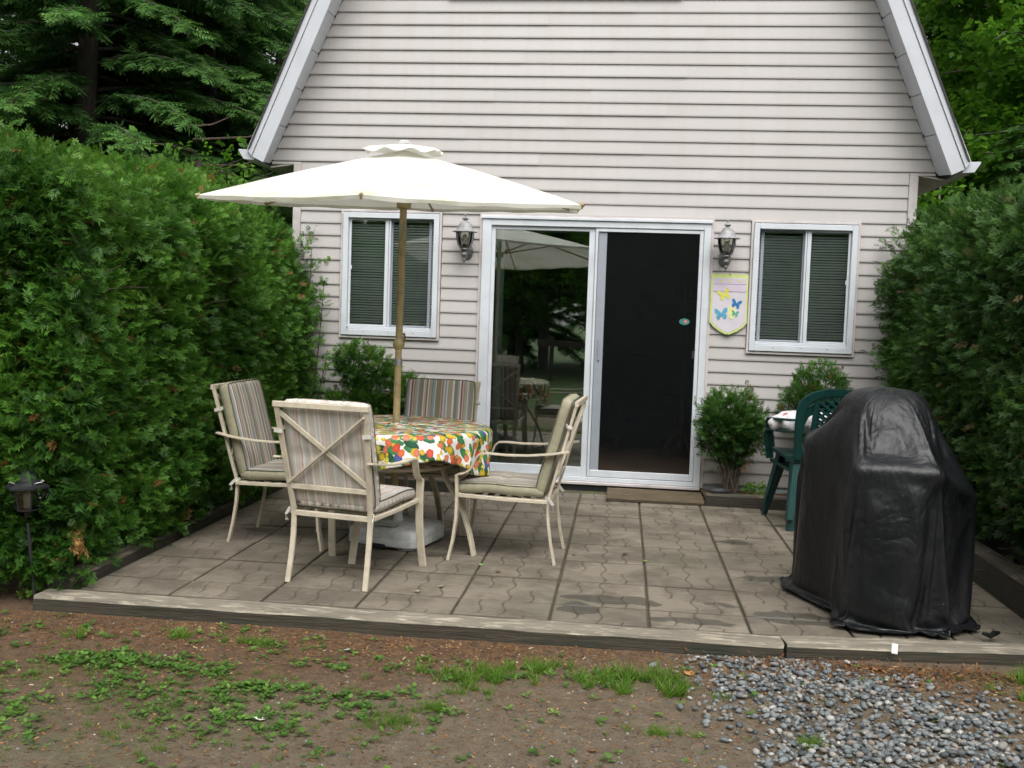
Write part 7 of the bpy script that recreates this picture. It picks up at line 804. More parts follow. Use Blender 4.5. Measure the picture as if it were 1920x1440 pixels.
def mk_glass(name, tint, refl):
    t = NT(name); tr = t.new('ShaderNodeBsdfTransparent'); tr.inputs[0].default_value = tint + (1,)
    gl = t.new('ShaderNodeBsdfGlossy'); gl.inputs['Roughness'].default_value = .008
    lw = t.new('ShaderNodeFresnel'); lw.inputs[0].default_value = 1.52
    nz = t.noise(t.pos(), 1.2, 1); bp = t.new('ShaderNodeBump'); bp.inputs['Strength'].default_value = .04; bp.inputs['Distance'].default_value = .02
    t.l.new(nz, bp.inputs['Height']); t.l.new(bp.outputs[0], gl.inputs['Normal'])
    f = t.math('ADD', t.math('MULTIPLY', lw.outputs[0], 2.0), refl)
    mx = t.new('ShaderNodeMixShader'); t.l.new(f, mx.inputs[0]); t.l.new(tr.outputs[0], mx.inputs[1]); t.l.new(gl.outputs[0], mx.inputs[2])
    t.l.new(mx.outputs[0], t.out.inputs[0]); return t.m
M['glass'] = mk_glass('double_glazing', (.72, .82, .78), .17)
M['window_glass'] = mk_glass('window_glass', (.90, .95, .93), .03)
M['lamp_glass'] = mk_glass('lamp_glass', (.80, .80, .74), .05)
def pane(name, x0, x1, y, z0, z1, mat, parent):
    return MB().box(x0, x1, y, y + .005, z0, z1).build(name, mat, parent)
pane('pane', WTOP[0] + .05, WTOP[1] - .05, .03, WTOP[2] + .05, WTOP[3] - .05, M['window_glass'], uw)
MB().box(WTOP[0] - .05, WTOP[1] + .05, .6, .62, 3.96, 5.1).build('upper_room_wall', M['interior'], house)

def frame(mb, x0, x1, z0, z1, y0, y1, l, r, t, b):
    mb.box(x0, x0 + l, y0, y1, z0, z1).box(x1 - r, x1, y0, y1, z0, z1).box(x0 + l, x1 - r, y0, y1, z1 - t, z1).box(x0 + l, x1 - r, y0, y1, z0, z0 + b); return mb
# --- sliding door
x0, x1, z0, z1 = DOOR
door = frame(MB(), x0 + .012, x1 - .012, z0 + .03, z1 - .03, -.045, .09, .075, .055, .050, .035).build('sliding_door', M['white_vinyl'], house, bevel=.003)
MB().box(x0 + .004, x1 - .004, -.06, -.01, z1 - .028, z1 - .006).build('head_flashing', M['white_vinyl'], door, bevel=.003)
MB().box(x0 - .012, x1 + .012, -.024, .0, z1 - .004, z1 + .008).box(x0 - .012, x0 + .010, -.024, .0, z0 + .02, z1 - .004).box(x1 - .010, x1 + .012, -.024, 0, z0 + .02, z1 - .004).build('door_channel', M['trim'], door)
MB().box(x0 + .012, x1 - .012, -.075, .05, z0 + .004, z0 + .028).build('threshold', M['trim'], door, bevel=.004)
MB().box(x0 + .012, x1 - .012, -.05, .0, -.045, z0).build('sill_gap', M['black_plastic'], door)
# fixed panel on the hedge side
fx0, fx1 = x0 + .087, .352
fp = frame(MB(), fx0, fx1, z0 + .067, z1 - .082, -.020, .015, .032, .050, .030, .075).build('fixed_panel', M['white_vinyl'], door, bevel=.003)
pane('pane', fx0 + .032, fx1 - .050, -.006, z0 + .142, z1 - .112, M['glass'], fp)
# sliding panel pushed open, standing behind the fixed one
sp = frame(MB(), fx0 + .045, fx1 + .03, z0 + .067, z1 - .082, .030, .062, .060, .062, .04, .075).build('sliding_panel', M['white_vinyl'], door, bevel=.003)
pane('pane', fx0 + .105, fx1 - .032, .045, z0 + .142, z1 - .122, mk_glass('clear_rear_glazing', (.85, .92, .89), .0), sp)
# insect screen over the open half
sx0, sx1 = .354, x1 - .069
sc_ = frame(MB(), sx0, sx1, z0 + .069, z1 - .084, -.036, -.014, .020, .030, .028, .055).build('screen_frame', M['white_vinyl'], door, bevel=.003)
MB().box(sx0 + .0225, sx0 + .092, -.0215, .012, z0 + .12, z1 - .11).build('screen_stile', M['grey_vinyl'], door, bevel=.003)
t = NT('insect_screen'); tr = t.new('ShaderNodeBsdfTransparent'); mx = t.new('ShaderNodeMixShader'); mx.inputs[0].default_value = .30
t.fin((.006, .008, .009), .7, spec=.15); t.l.new(tr.outputs[0], mx.inputs[1]); t.l.new(t.b.outputs[0], mx.inputs[2]); t.l.new(mx.outputs[0], t.out.inputs[0])
MB().box(sx0 + .093, sx1 - .028, -.024, -.0232, z0 + .12, z1 - .11).build('screen_mesh', t.m, sc_)
MB().box(sx0 + .050, sx0 + .066, -.034, -.0125, 1.06, 1.24).box(sx0 + .046, sx0 + .070, -.018, -.0125, 1.04, 1.26).build('door_handle', M['grey_vinyl'], door, bevel=.003)
MB().box(sx1 - .055, sx1 - .03, -.034, -.0245, 1.10, 1.165).build('screen_latch', M['black_plastic'], sc_, bevel=.002)
st = MB().lathe([(.0001, 0), (.042, 0), (.042, .0012), (.0001, .0012)], 24, sx=1, sy=.62).build('screen_sticker', painted('teal_sticker', (.03, .20, .16), .5, .1), sc_)
st.rotation_euler = (PI / 2, 0, 0); st.location = (1.093, -.0245, 1.40)
s2 = MB().lathe([(.0001, 0), (.015, 0), (.015, .0012), (.0001, .0012)], 6).build('sticker_flower', painted('pink_sticker', (.62, .16, .20), .5, .1), st); s2.location = (.008, .001, .0014)
# --- windows
def window(op, mirror):
    x0, x1, z0, z1 = op; W = x1 - x0
    mx_ = (lambda x: x0 + x) if not mirror else (lambda x: x1 - x)
    def bx(mb, a, b, *r):
        p, q = sorted((mx_(a), mx_(b))); mb.box(p, q, *r); return mb
    fr = MB(); frame(fr, x0 + .020, x1 - .020, z0 + .024, z1 - .024, -.045, .09, .044, .044, .044, .050)
    win = fr.build('window', M['white_vinyl'], house, bevel=.003)
    ch = frame(MB(), x0, x1, z0, z1, -.032, -.001, .018, .018, .018, .018).build('window_channel', M['trim'], win, bevel=.002)
    MB().box(x0 + .064, x1 - .064, -.030, .02, z0 + .075, z0 + .10).build('window_track', M['white_vinyl'], win, bevel=.003)
    zi0, zi1 = z0 + .102, z1 - .070
    # outer sash (bare glass) over one half, inner sash behind the other
    s1 = MB(); bx(s1, .066, .084, -.012, .012, zi0, zi1); bx(s1, .372, .402, -.012, .012, zi0, zi1); bx(s1, .084, .372, -.012, .012, zi0, zi0 + .012); bx(s1, .084, .372, -.012, .012, zi1 - .014, zi1)
    s1 = s1.build('sash', M['white_vinyl'], win, bevel=.002)
    p, q = sorted((mx_(.084), mx_(.372))); pane('pane', p, q, -.001, zi0 + .012, zi1 - .014, M['window_glass'], win)
    s2 = MB(); bx(s2, .414, .432, .022, .046, zi0, zi1); bx(s2, .735, .760, .022, .046, zi0, zi1); bx(s2, .432, .735, .022, .046, zi0, zi0 + .014); bx(s2, .432, .735, .022, .046, zi1 - .014, zi1)
    s2 = s2.build('sash', M['grey_vinyl'] if 1 else 0, win, bevel=.002)
    p, q = sorted((mx_(.432), mx_(.735))); pane('pane', p, q, .033, zi0 + .014, zi1 - .014, M['window_glass'], win)
    s3 = MB(); bx(s3, .406, .420, -.014, .010, zi0, zi1); s3.build('meeting_stile', M['white_vinyl'], win, bevel=.002)
    mb = MB(); bx(mb, .086, .094, -.018, -.008, (z0 + z1) / 2 + .04, (z0 + z1) / 2 + .075); mb.build('window_latch', M['white_vinyl'], win)
    for k in (.25, .5, .75):
        MB().lathe([(.0001, 0), (.0035, 0), (.0035, .003), (.0001, .003)], 8, (x0 + W * k, 0, 0), ).build('screw', M['pewter'], win).matrix_local = Matrix.Translation((0, -.046, z0 + .055)) @ Matrix.Rotation(PI / 2, 4, 'X')
    # venetian blind
    b = thing('window_blind', 'white slatted blind behind the window ' + ('next to the butterfly banner' if mirror else 'behind the umbrella pole'), 'blind', ((x0 + x1) / 2, .068, zi0), 0, 'venetian blinds in the downstairs windows')
    w = W - .135
    MB().box(-w / 2, w / 2, -.012, .016, zi1 - zi0 - .02, zi1 - zi0 + .01).build('head_rail', M['blind'], b)
    sv = []; ns = 12
    for i in range(ns + 1):
        x = -w / 2 + w * i / ns
        for (yy, zz) in ((-.0125, -.0100), (-.011, -.0006), (.012, .0012)): sv.append((x, yy, zz - .0016 * math.sin(PI * (i / ns)) * (1 if i % 2 else .7)))
    sf = [(i * 3 + k, i * 3 + 3 + k, i * 3 + 4 + k, i * 3 + 1 + k) for i in range(ns) for k in (0, 1)]
    sm = bpy.data.meshes.new('slat'); sm.from_pydata(sv, [], sf); sm.materials.append(M['blind'])
    H = zi1 - zi0 - .04; n = int(H / .0212)
    for i in range(n):
        o = link('slat', sm, b); z = .02 + H * i / n
        kink = -.05 * math.exp(-((i / n - .62) / .07) ** 2) * (0 if mirror else 1)
        o.location = (rnd.uniform(-.003, .003), rnd.uniform(-.002, .002), z); o.rotation_euler = (rnd.uniform(.06, .24), rnd.gauss(0, .004) + kink * .25, 0)
    MB().box(-w / 2, w / 2, -.010, .010, -.002, .012).build('bottom_rail', M['blind'], b)
    for q in (-.30, 0, .30): MB().tube([(q * w * 1.1, -.014, 0), (q * w * 1.1, -.014, zi1 - zi0)], .0011, 4).build('cord', M['blind'], b)
    return win
window(WINL, False); window(WINR, True)
bug = MB().lathe([(.0001, -.006), (.007, -.003), (.008, 0), (.006, .004), (.0001, .006)], 8).build('window_plug', M['pewter'], None); bug.location = (WINL[0] + .075, -.048, WINL[2] + .088)
tag(bug, 'tiny dark knob in the corner of the sill behind the leafy bush', 'knob')
# ------------------------------------------------------------------ fabrics
def mk_stripes(name, soft=0.0):
    t = NT(name); o = t.coord('Object'); x = t.sep(o)[0]
    w = t.noise(o, 3, 2); xx = t.math('ADD', t.math('MULTIPLY', x, 2.9), t.math('MULTIPLY_ADD', w, .02, 10.24))
    fr = t.math('FRACT', xx)
    be, kh, wh, bl, ma, pk, dk = (.40, .355, .27), (.27, .245, .17), (.66, .64, .59), (.29, .35, .39), (.26, .105, .095), (.50, .40, .35), (.10, .10, .075)
    seq = [(0, be), (.09, wh), (.115, bl), (.15, wh), (.165, pk), (.19, ma), (.205, pk), (.23, kh), (.33, wh), (.345, bl), (.40, dk), (.41, be), (.47, wh), (.50, ma), (.52, pk), (.56, wh), (.585, kh), (.66, bl), (.69, wh), (.70, be), (.76, dk), (.768, pk), (.80, ma), (.83, wh), (.86, bl), (.90, kh), (.96, wh)]
    c = t.ramp(fr, seq, 'CONSTANT')
    if soft: c = t.mix(soft, c, (.74, .68, .64))
    n = t.noise(o, 400, 2); big = t.noise(o, 6, 4)
    c = t.mix(t.math('MULTIPLY', t.ramp(big, [(.5, 0.), (.8, 1.)]), .22), c, (.22, .2, .15))
    t.bump(t.math('ADD', t.math('MULTIPLY', n, .3), t.math('MULTIPLY', t.noise(o, 22, 3), 1.2)), .3, .006)
    return t.fin(c, .9, spec=.15)
M['stripes'] = mk_stripes('striped_fabric')
M['stripes_pale'] = mk_stripes('pale_striped_fabric', .50)  # same stripes mixed towards a pale pinkish tone
def mk_fabric(name, c0, c1, sc=14, bs=.4):
    t = NT(name); o = t.pos(); n = t.noise(o, sc, 4); t.bump(t.math('ADD', t.noise(t.mapping(o, (30, 30, 8)), 2, 3), t.math('MULTIPLY', t.noise(o, 400, 2), .2)), bs, .008)
    return t.fin(t.ramp(n, [(.3, c0), (.7, c1)]), .9, spec=.15)
M['khaki'] = mk_fabric('khaki_gusset', (.30, .28, .195), (.375, .35, .25))
M['piping'] = mk_fabric('piping', (.09, .09, .06), (.16, .15, .11))
M['strap'] = mk_fabric('cream_strap', (.55, .52, .46), (.66, .64, .58))

def cushion_meshes(w, l, t, name, mats, sag=0.0, seed=0):
    n = 30; v = []; f = []; mi = []
    def pt(u, q, s):
        e = (1 - abs(u) ** 6) * (1 - abs(q) ** 6)
        k = 1 - .035 * (abs(u) ** 6) * (abs(q) ** 6)
        x = u * w / 2 * k; y = q * l / 2 * k
        h = t / 2 * (.70 + .30 * e ** .5) + .004 * noise.noise(Vector((x * 9 + seed, y * 9, s * 3))) - .006 * (1 if abs(q) < .07 and s > 0 else 0) * e
        return (x, y, s * h - sag * q * q * (1 if q > 0 else 0))
    for s in (1, -1):
        for j in range(n + 1):
            for i in range(n + 1): v.append(pt(-1 + 2 * i / n, -1 + 2 * j / n, s))
    N = (n + 1) ** 2
    for s in (0, 1):
        for j in range(n):
            for i in range(n):
                a = s * N + j * (n + 1) + i; q = (a, a + 1, a + n + 2, a + n + 1)
                f.append(q if s == 0 else q[::-1]); mi.append(0)
    ring = [i for i in range(n + 1)] + [j * (n + 1) + n for j in range(1, n + 1)] + [n * (n + 1) + i for i in range(n - 1, -1, -1)] + [j * (n + 1) for j in range(n - 1, 0, -1)]
    m = len(ring); base = len(v)
    for k in ring:
        a = Vector(v[k]); b = Vector(v[k + N]); c = (a + b) / 2; d = Vector((c.x / w, c.y / l, 0)); d = Vector((math.copysign(1, d.x) if abs(d.x) > .47 else 0, math.copysign(1, d.y) if abs(d.y) > .47 else 0, 0)).normalized() if (abs(d.x) > .47 or abs(d.y) > .47) else d
        v.append(tuple(c + d * (.008 + .004 * math.sin(k * 2.1))))
    for i in range(m):
        j = (i + 1) % m
        f.append((ring[j], ring[i], base + i, base + j)); f.append((base + j, base + i, ring[i] + N, ring[j] + N)); mi += [1, 1]
    me = bpy.data.meshes.new(name); me.from_pydata(v, [], f)
    for q in mats: me.materials.append(q)
    me.polygons.foreach_set('material_index', mi); me.polygons.foreach_set('use_smooth', [True] * len(f))
    pipes = []
    for s in (0, 1):
        pts = [v[k + s * N] for k in ring]; mb = MB(); mb.tube(pts + [pts[0]], .0038, 5, cap=False); pipes.append(mb.mesh('piping', M['piping'], True))
    return me, pipes

# ------------------------------------------------------------------ patio chairs
def back_y(z): return -.275 - (z - .45) * .265
def make_chair():
    ch = thing('patio_chair', 'x', 'chair')
    m = M['tan_metal']
    for s in (-1, 1):
        MB().bar([(s * .218, -.302, 0), (s * .215, -.276, .12), (s * .214, -.258, .24), (s * .215, -.252, .34), (s * .217, -.262, .40), (s * .221, -.282, .47), (s * .235, back_y(.70), .70), (s * .246, back_y(.915), .915)], .027, .016, (1, 0, 0)).build('rear_leg', m, ch, True)
        MB().bar([(s * .278, .300, 0), (s * .272, .276, .12), (s * .266, .262, .25), (s * .263, .262, .38), (s * .263, .268, .487)], .042, .016, (1, 0, 0)).build('leg', m, ch, True)
        MB().bar([(s * .263, .272, .484), (s * .264, .258, .492), (s * .268, .225, .500), (s * .273, .190, .522), (s * .277, .165, .560), (s * .279, .150, .600), (s * .280, .130, .619), (s * .281, .08, .622), (s * .280, -.02, .618), (s * .278, -.14, .622), (s * .272, -.26, .634), (s * .258, -.365, .652)], .037, .010, (1, 0, 0)).build('armrest', m, ch, True)
        MB().bar([(s * .236, -.252, .358), (s * .248, .0, .362), (s * .255, .255, .372)], .022, .020, (0, 0, 1)).build('seat_rail', m, ch, True)
        z0, z1 = .515, .880
        MB().bar([(s * .222, back_y(z0) + (.004 * s), z0), (-s * .236, back_y(z1) + (.004 * s), z1)], .024, .012, (1, 0, .8)).build('cross_bar', m, ch, True)
    MB().bar([(-.262, back_y(.92), .92), (.262, back_y(.92), .92)], .030, .020, (0, 0, 1)).build('top_rail', m, ch, True)
    MB().bar([(-.215, back_y(.495), .495), (.215, back_y(.495), .495)], .026, .014, (0, 0, 1)).build('back_rail', m, ch, True)
    MB().bar([(-.212, -.250, .352), (.212, -.250, .352)], .028, .022, (0, 0, 1)).build('rear_rail', m, ch, True)
    MB().bar([(-.25, .255, .372), (.25, .255, .372)], .022, .020, (0, 0, 1)).build('front_rail', m, ch, True)
    mb = MB()
    for k in range(7): y = -.22 + .07 * k; mb.box(-.232, .232, y, y + .04, .372, .375)
    tag(mb.build('seat_straps', M['khaki'], ch), kind='stuff')
    for s in (-1, 1):
        a = MB().bar([(s * .225, back_y(.80) + .03, .80), (s * .262, back_y(.79) + .01, .79), (s * .266, back_y(.79) - .014, .785), (s * .22, back_y(.78) - .015, .78)], .020, .004, (0, 0, 1)).build('tie', M['strap'], ch, True)
        MB().bar([(s * .21, -.235, .38), (s * .238, -.262, .372), (s * .244, -.285, .345), (s * .240, -.280, .315)], .018, .004, (0, 0, 1)).build('tie', M['strap'], ch, True)
    return ch
CUSH = {}
for kind, mats in (('plain', (M['stripes'], M['khaki'])), ('back', (M['stripes_pale'], M['stripes_pale']))):
    CUSH[kind] = (cushion_meshes(.475, .505, .072, 'seat_cushion', mats, .018, 2), cushion_meshes(.475, .550, .078, 'back_cushion', mats, 0, 6))
def add_cushions(ch, kind):
    (sm, sp_), (bm_, bp_) = CUSH[kind]
    s = link('seat_cushion', sm, ch); s.location = (0, .022, .417); s.rotation_euler = (.03, 0, 0)
    for p in sp_: link('piping', p, s)
    b = link('back_cushion', bm_, ch); b.location = (0, -.274, .672); b.rotation_euler = (PI / 2 + .259, 0, 0)
    for p in bp_: link('piping', p, b)
GRP = 'patio chairs with striped cushions around the table'
ch0 = make_chair()
specs = [((-.776, -3.128), -.20, 'back', 'patio chair with its crossed back frame towards the viewer, striped cushions'),
         ((-1.366, -2.388), -1.62, 'plain', 'patio chair with striped cushions standing against the light green hedge'),
         ((-.016, -2.457), 1.51, 'plain', 'patio chair seen from its side, in front of the glass door'),
         ((-.625, -1.78), PI, 'plain', 'patio chair on the house side of the table, striped backrest above the tablecloth')]
chs = []
for i, (p, rz, kind, lab) in enumerate(specs):
    c = ch0 if i == 0 else copy_tree(ch0)
    chs.append(c)
for c, (p, rz, kind, lab) in zip(chs, specs):
    add_cushions(c, kind); c.location = (p[0], p[1], .001); c.rotation_euler = (0, 0, rz); tag(c, lab, 'chair', GRP)

# ------------------------------------------------------------------ table, cloth
TX, TY = -.735, -2.385
tb = thing('patio_table', 'round tan metal table under the fruit-patterned cloth', 'table', (TX, TY, 0))
mb = MB(); mb.lathe([(.03, .700), (.57, .700), (.574, .706), (.57, .714), (.03, .714)], 64); mb.f.append(None) if 0 else None
mb.build('tabletop', M['tan_metal'], tb, True)
mb = MB(); mb.tube([(.36 * math.cos(a), .36 * math.sin(a), .50) for a in np.linspace(0, 2 * PI, 49)], .012, 8, cap=False); mb.build('support_ring', M['tan_metal'], tb, True)
for k in range(6):
    q = -.25 + .1 * k; L = math.sqrt(max(.0, .36 ** 2 - q * q))
    MB().box(q - .014, q + .014, -L, L, .508, .514).build('cross_strip', M['tan_metal'], tb)
    MB().box(-L, L, q - .014, q + .014, .516, .522).build('cross_strip', M['tan_metal'], tb)
for a in (-100, -20, 68, 158):
    a = math.radians(a); c, s = math.cos(a), math.sin(a)
    pr = [(.40, .698), (.345, .64), (.325, .58), (.335, .50), (.37, .42), (.43, .335), (.49, .24), (.535, .12), (.565, 0)]
    MB().bar([(c * r, s * r, z) for r, z in pr], .040, .018, (-s, c, 0)).build('leg', M['tan_metal'], tb, True)
def settled(numbers, rows_, cols_, off, s):
    d = np.array(numbers).reshape(3, rows_, cols_).transpose(1, 2, 0)
    return np.cumsum(np.cumsum(d, axis=0), axis=0) / s + np.array(off)
# tablecloth: settled cloth shape, print laid out on the flat sheet
MR, N = 30, 90; A = settled(CLOTH_NUMBERS, MR, N, (0, 0, 0), 1250.)
def restR(a):
    a2 = a + math.radians(12); c, s = abs(math.cos(a2 + PI / 4)), abs(math.sin(a2 + PI / 4))
    return .715 * (c ** 3.2 + s ** 3.2) ** (-1 / 3.2) * 1.02 + .02 * math.sin(2 * a + 1)
me = bpy.data.meshes.new('tablecloth')
fs = [(i * N + j, i * N + (j + 1) % N, (i + 1) * N + (j + 1) % N, (i + 1) * N + j) for i in range(MR - 1) for j in range(N)]
me.from_pydata(A.reshape(-1, 3).tolist(), [], fs); me.polygons.foreach_set('use_smooth', [True] * len(fs))
uv = me.uv_layers.new(name='UVMap'); rest = []
for i in range(MR):
    for j in range(N):
        a = j / N * 2 * PI; r = .022 + (restR(a) - .022) * i / (MR - 1); rest.append((r * math.cos(a), r * math.sin(a)))
for l in me.loops: uv.data[l.index].uv = rest[l.vertex_index]
def mk_fruit():
    t = NT('fruit_print'); u = t.new('ShaderNodeUVMap', uv_map='UVMap').outputs[0]
    col_ = (.78, .78, .74)
    c = None
    base = t.mix(t.ramp(t.noise(u, 60, 3), [(.62, 0.), (.70, 1.)]), col_, (.45, .50, .40))
    c = base
    def layer(c, scale, rot, sx, radius, colors, loc, soft=.03, shade=.35):
        mp = t.mapping(u, (scale * sx, scale, 1), (0, 0, rot), loc)
        wob = t.noise(mp, 2.4, 2, out=1); ad = t.new('ShaderNodeVectorMath', operation='MULTIPLY_ADD'); t.l.new(wob, ad.inputs[0]); ad.inputs[1].default_value = (.28, .28, 0); t.l.new(mp, ad.inputs[2])
        v = t.new('ShaderNodeTexVoronoi', voronoi_dimensions='2D'); t.l.new(ad.outputs[0], v.inputs['Vector']); v.inputs['Scale'].default_value = 1; v.inputs['Randomness'].default_value = .85
        mask = t.ramp(v.outputs['Distance'], [(radius, 1.), (radius + soft, 0.)])
        rr = t.sep(v.outputs['Color']); cc = t.ramp(rr[0], colors, 'CONSTANT')
        keep = t.ramp(rr[1], [(0, 1.), (.80, 0.)], 'CONSTANT')
        sh = t.ramp(v.outputs['Distance'], [(0, 1.), (radius, 1 - shade)])
        dk = t.mix(1., cc, sh, 'MULTIPLY')
        return t.mix(t.math('MULTIPLY', mask, keep), c, dk)
    G1, G2 = (.03, .17, .06), (.06, .26, .09)
    c = layer(c, 18, .7, .42, .37, [(0, G1), (.5, G2)], (.3, .1, 0), .03, .4)
    c = layer(c, 19, 2.2, .40, .35, [(0, G2), (.6, (.02, .11, .05))], (1.7, 3.1, 0), .03, .4)
    c = layer(c, 17, -.3, 1., .22, [(0, (.72, .50, .04)), (.4, (.80, .62, .10)), (.75, (.70, .38, .04))], (5, 2, 0))
    c = layer(c, 11, .2, 1., .25, [(0, (.72, .10, .05)), (.34, (.74, .50, .03)), (.62, (.78, .20, .08)), (.80, (.09, .12, .34)), (.9, (.60, .55, .05))], (2.2, 7.4, 0), .02, .35)
    c = layer(c, 11, .2, 1., .22, [(0, (.76, .22, .12)), (.5, (.80, .17, .06)), (.7, (.70, .60, .08))], (2.9, 7.9, 0), .02, .3)
    c = layer(c, 42, .9, 1., .40, [(0, (.07, .09, .30)), (.5, (.12, .14, .36)), (.6, (.75, .65, .15)), (.8, (.70, .25, .16))], (9, 1, 0), .05, .2) if 0 else c
    t.bump(t.noise(u, 9, 3), .15, .01)
    return t.fin(c, .38, spec=.4)
me.materials.append(mk_fruit())
cl = link('tablecloth', me); cl.location = (TX, TY, -.004)
sb = cl.modifiers.new('smooth', 'SUBSURF'); sb.levels = 1; sb.render_levels = 1
so = cl.modifiers.new('thick', 'SOLIDIFY'); so.thickness = .0012; so.offset = -1
tag(cl, 'white tablecloth printed with red, yellow and blue fruit, draped over the round table', 'tablecloth')

# ------------------------------------------------------------------ umbrella and its base
UX, UY = TX, TY + .03
um = thing('patio_umbrella', 'off-white six-sided parasol on a tan pole through the table', 'umbrella', (UX, UY, 0))
pm = M['pole_metal']
tilt = .078
hub = Vector((.012, 0, 2.045))
up = Vector((.0, -tilt, 1)).normalized()
MB().tube([(0, 0, .30), (.003, 0, 1.08)], .0215, 14).build('lower_pole', pm, um, True)
MB().tube([(.003, 0, 1.078), (.003, 0, 1.118)], .0235, 14).build('collar', M['silver'], um, True)
MB().tube([(.003, 0, 1.117), (.0035, 0, 1.18)], .0205, 14).tube([(.004, 0, 1.23), (.009, 0, 1.80), (.0105, 0, 2.12), (.012, -.02, 2.33)], .0212, 14).build('pole', pm, um, True)
MB().tube([(.0095, 0, 1.838), (.0098, 0, 1.93)], .0205, 12).build('pole_slot', M['black_plastic'], um, True) if 0 else None
MB().box(-.006, .020, -.0262, -.0225, 1.835, 1.925).build('pole_slot', M['khaki'], um)
MB().lathe([(.0001, -.036), (.016, -.034), (.028, -.024), (.035, -.006), (.036, .004), (.032, .02), (.024, .032), (.0001, .034)], 24, (.004, 0, 1.205)).build('crank_housing', painted('crank_paint', (.40, .34, .17), .4, .1), um, True)
MB().tube([(.030, -.004, 1.212), (.040, -.006, 1.232), (.040, -.006, 1.258)], [.007, .009, .007], 8).tube([(.040, -.006, 1.258), (.030, -.008, 1.272)], .008, 8).build('crank_handle', painted('crank_handle_paint', (.20, .13, .07), .5, .1), um, True)
ang0 = math.radians(-27.5); Rr = 1.19
def rimv(k):
    a = ang0 + k * PI / 3; rr = Rr * (1.03 if k % 6 in (0,) else 1)
    x, y = rr * math.cos(a), rr * math.sin(a)
    return Vector((x + .012, y, 2.045 + tilt * y + (-.005 if k % 6 == 0 else 0)))
apex = Vector((.012, -.025, 2.352))
canopy_mat = NT('umbrella_cloth'); t = canopy_mat; p = t.pos()
nz = t.noise(t.mapping(p, (1, 1, 4)), 2.6, 5, .6); c = t.mix(t.ramp(nz, [(.50, 0.), (.70, 1.)]), (.78, .77, .70), (.66, .64, .54))
zz = t.sep(p)[2]; edge = t.math('MULTIPLY', t.ramp(nz, [(.45, 0.), (.62, 1.)]), t.ramp(t.math('SUBTRACT', zz, 1.9), [(.04, 1.), (.17, 0.)]))
c = t.mix(t.math('MULTIPLY', edge, .45), c, (.42, .42, .22))
t.fin(c, .85, spec=.1); t.bump(t.noise(t.mapping(p, (3, 3, 3)), 4, 3), .25, .02)
tr = t.new('ShaderNodeBsdfTranslucent'); t.l.new(c, tr.inputs[0]); mx = t.new('ShaderNodeMixShader'); mx.inputs[0].default_value = .22
t.l.new(t.b.outputs[0], mx.inputs[1]); t.l.new(tr.outputs[0], mx.inputs[2]); t.l.new(mx.outputs[0], t.out.inputs[0])
def canopy():
    v = []; f = []; nu, nv = 16, 14
    for k in range(6):
        a, b = rimv(k), rimv(k + 1); base = len(v)
        for i in range(nv + 1):
            q = i / nv
            for j in range(nu + 1):
                s = j / nu
                pa = apex.lerp(a, q); pb = apex.lerp(b, q)
                bulge = .010 * math.sin(PI * q)          # ribs bow upward
                pnt = pa.lerp(pb, s)
                d = 4 * s * (1 - s)
                inward = Vector((apex.x - pnt.x, apex.y - pnt.y, 0))
                pnt = pnt + inward.normalized() * (.060 * d * q ** 3) if inward.length > 1e-5 else pnt
                pnt.z += bulge * (1 - .35 * d) - .006 * d * q + .003 * noise.noise(Vector((pnt.x * 6, pnt.y * 6, 0))) * q
                v.append(tuple(pnt))
        for i in range(nv):
            for j in range(nu):
                n0 = base + i * (nu + 1) + j; f.append((n0, n0 + 1, n0 + nu + 2, n0 + nu + 1))
        # hem folded down at the rim
        hb = len(v); r0 = base + nv * (nu + 1)
        for j in range(nu + 1): q = Vector(v[r0 + j]); v.append((q.x * .997, q.y * .997, q.z - .020 - .003 * math.sin(j * 1.3 + k)))
        for j in range(nu): f.append((r0 + j, r0 + j + 1, hb + j + 1, hb + j))
    return MB().add(v, f)
cm = canopy().mesh('canopy', canopy_mat.m, True, angle=180)
bm = bmesh.new(); bm.from_mesh(cm); bmesh.ops.remove_doubles(bm, verts=bm.verts, dist=.0008); bmesh.ops.recalc_face_normals(bm, faces=bm.faces); bm.to_mesh(cm); bm.free()
co_ = link('canopy', cm, um); cm.set_sharp_from_angle(angle=math.radians(50))
# vent cap with a fluttering edge
v = []; f = []; nu = 72
for i in range(7):
    q = i / 6
    for j in range(nu):
        a = ang0 + 2 * PI * j / nu; hexr = 1 / math.cos(((a - ang0) % (PI / 3)) - PI / 6)
        r = .240 * q * hexr * .93
        v.append((apex.x + r * math.cos(a), apex.y + r * math.sin(a) , apex.z + .038 - .040 * q ** 1.3 + tilt * r * math.sin(a) * .9 + .011 * q ** 3 * math.sin(j / nu * 2 * PI * 7 + 2 * math.sin(j * .1)) - .012 * (q > .95)))
for i in range(6):
    for j in range(nu): f.append((i * nu + j, i * nu + (j + 1) % nu, (i + 1) * nu + (j + 1) % nu, (i + 1) * nu + j))
MB().add(v, f).build('vent', canopy_mat.m, um, True, angle=180)
MB().lathe([(.0001, .058), (.022, .056), (.034, .048), (.036, .036), (.028, .030), (.02, .02), (.0001, .02)], 20, tuple(apex)).build('finial', M['white_plastic'], um, True)
MB().lathe([(.024, -.035), (.042, -.03), (.044, .0), (.03, .02), (.024, .03)], 16, (.012, 0, 2.045)).build('slide_hub', pm, um, True)
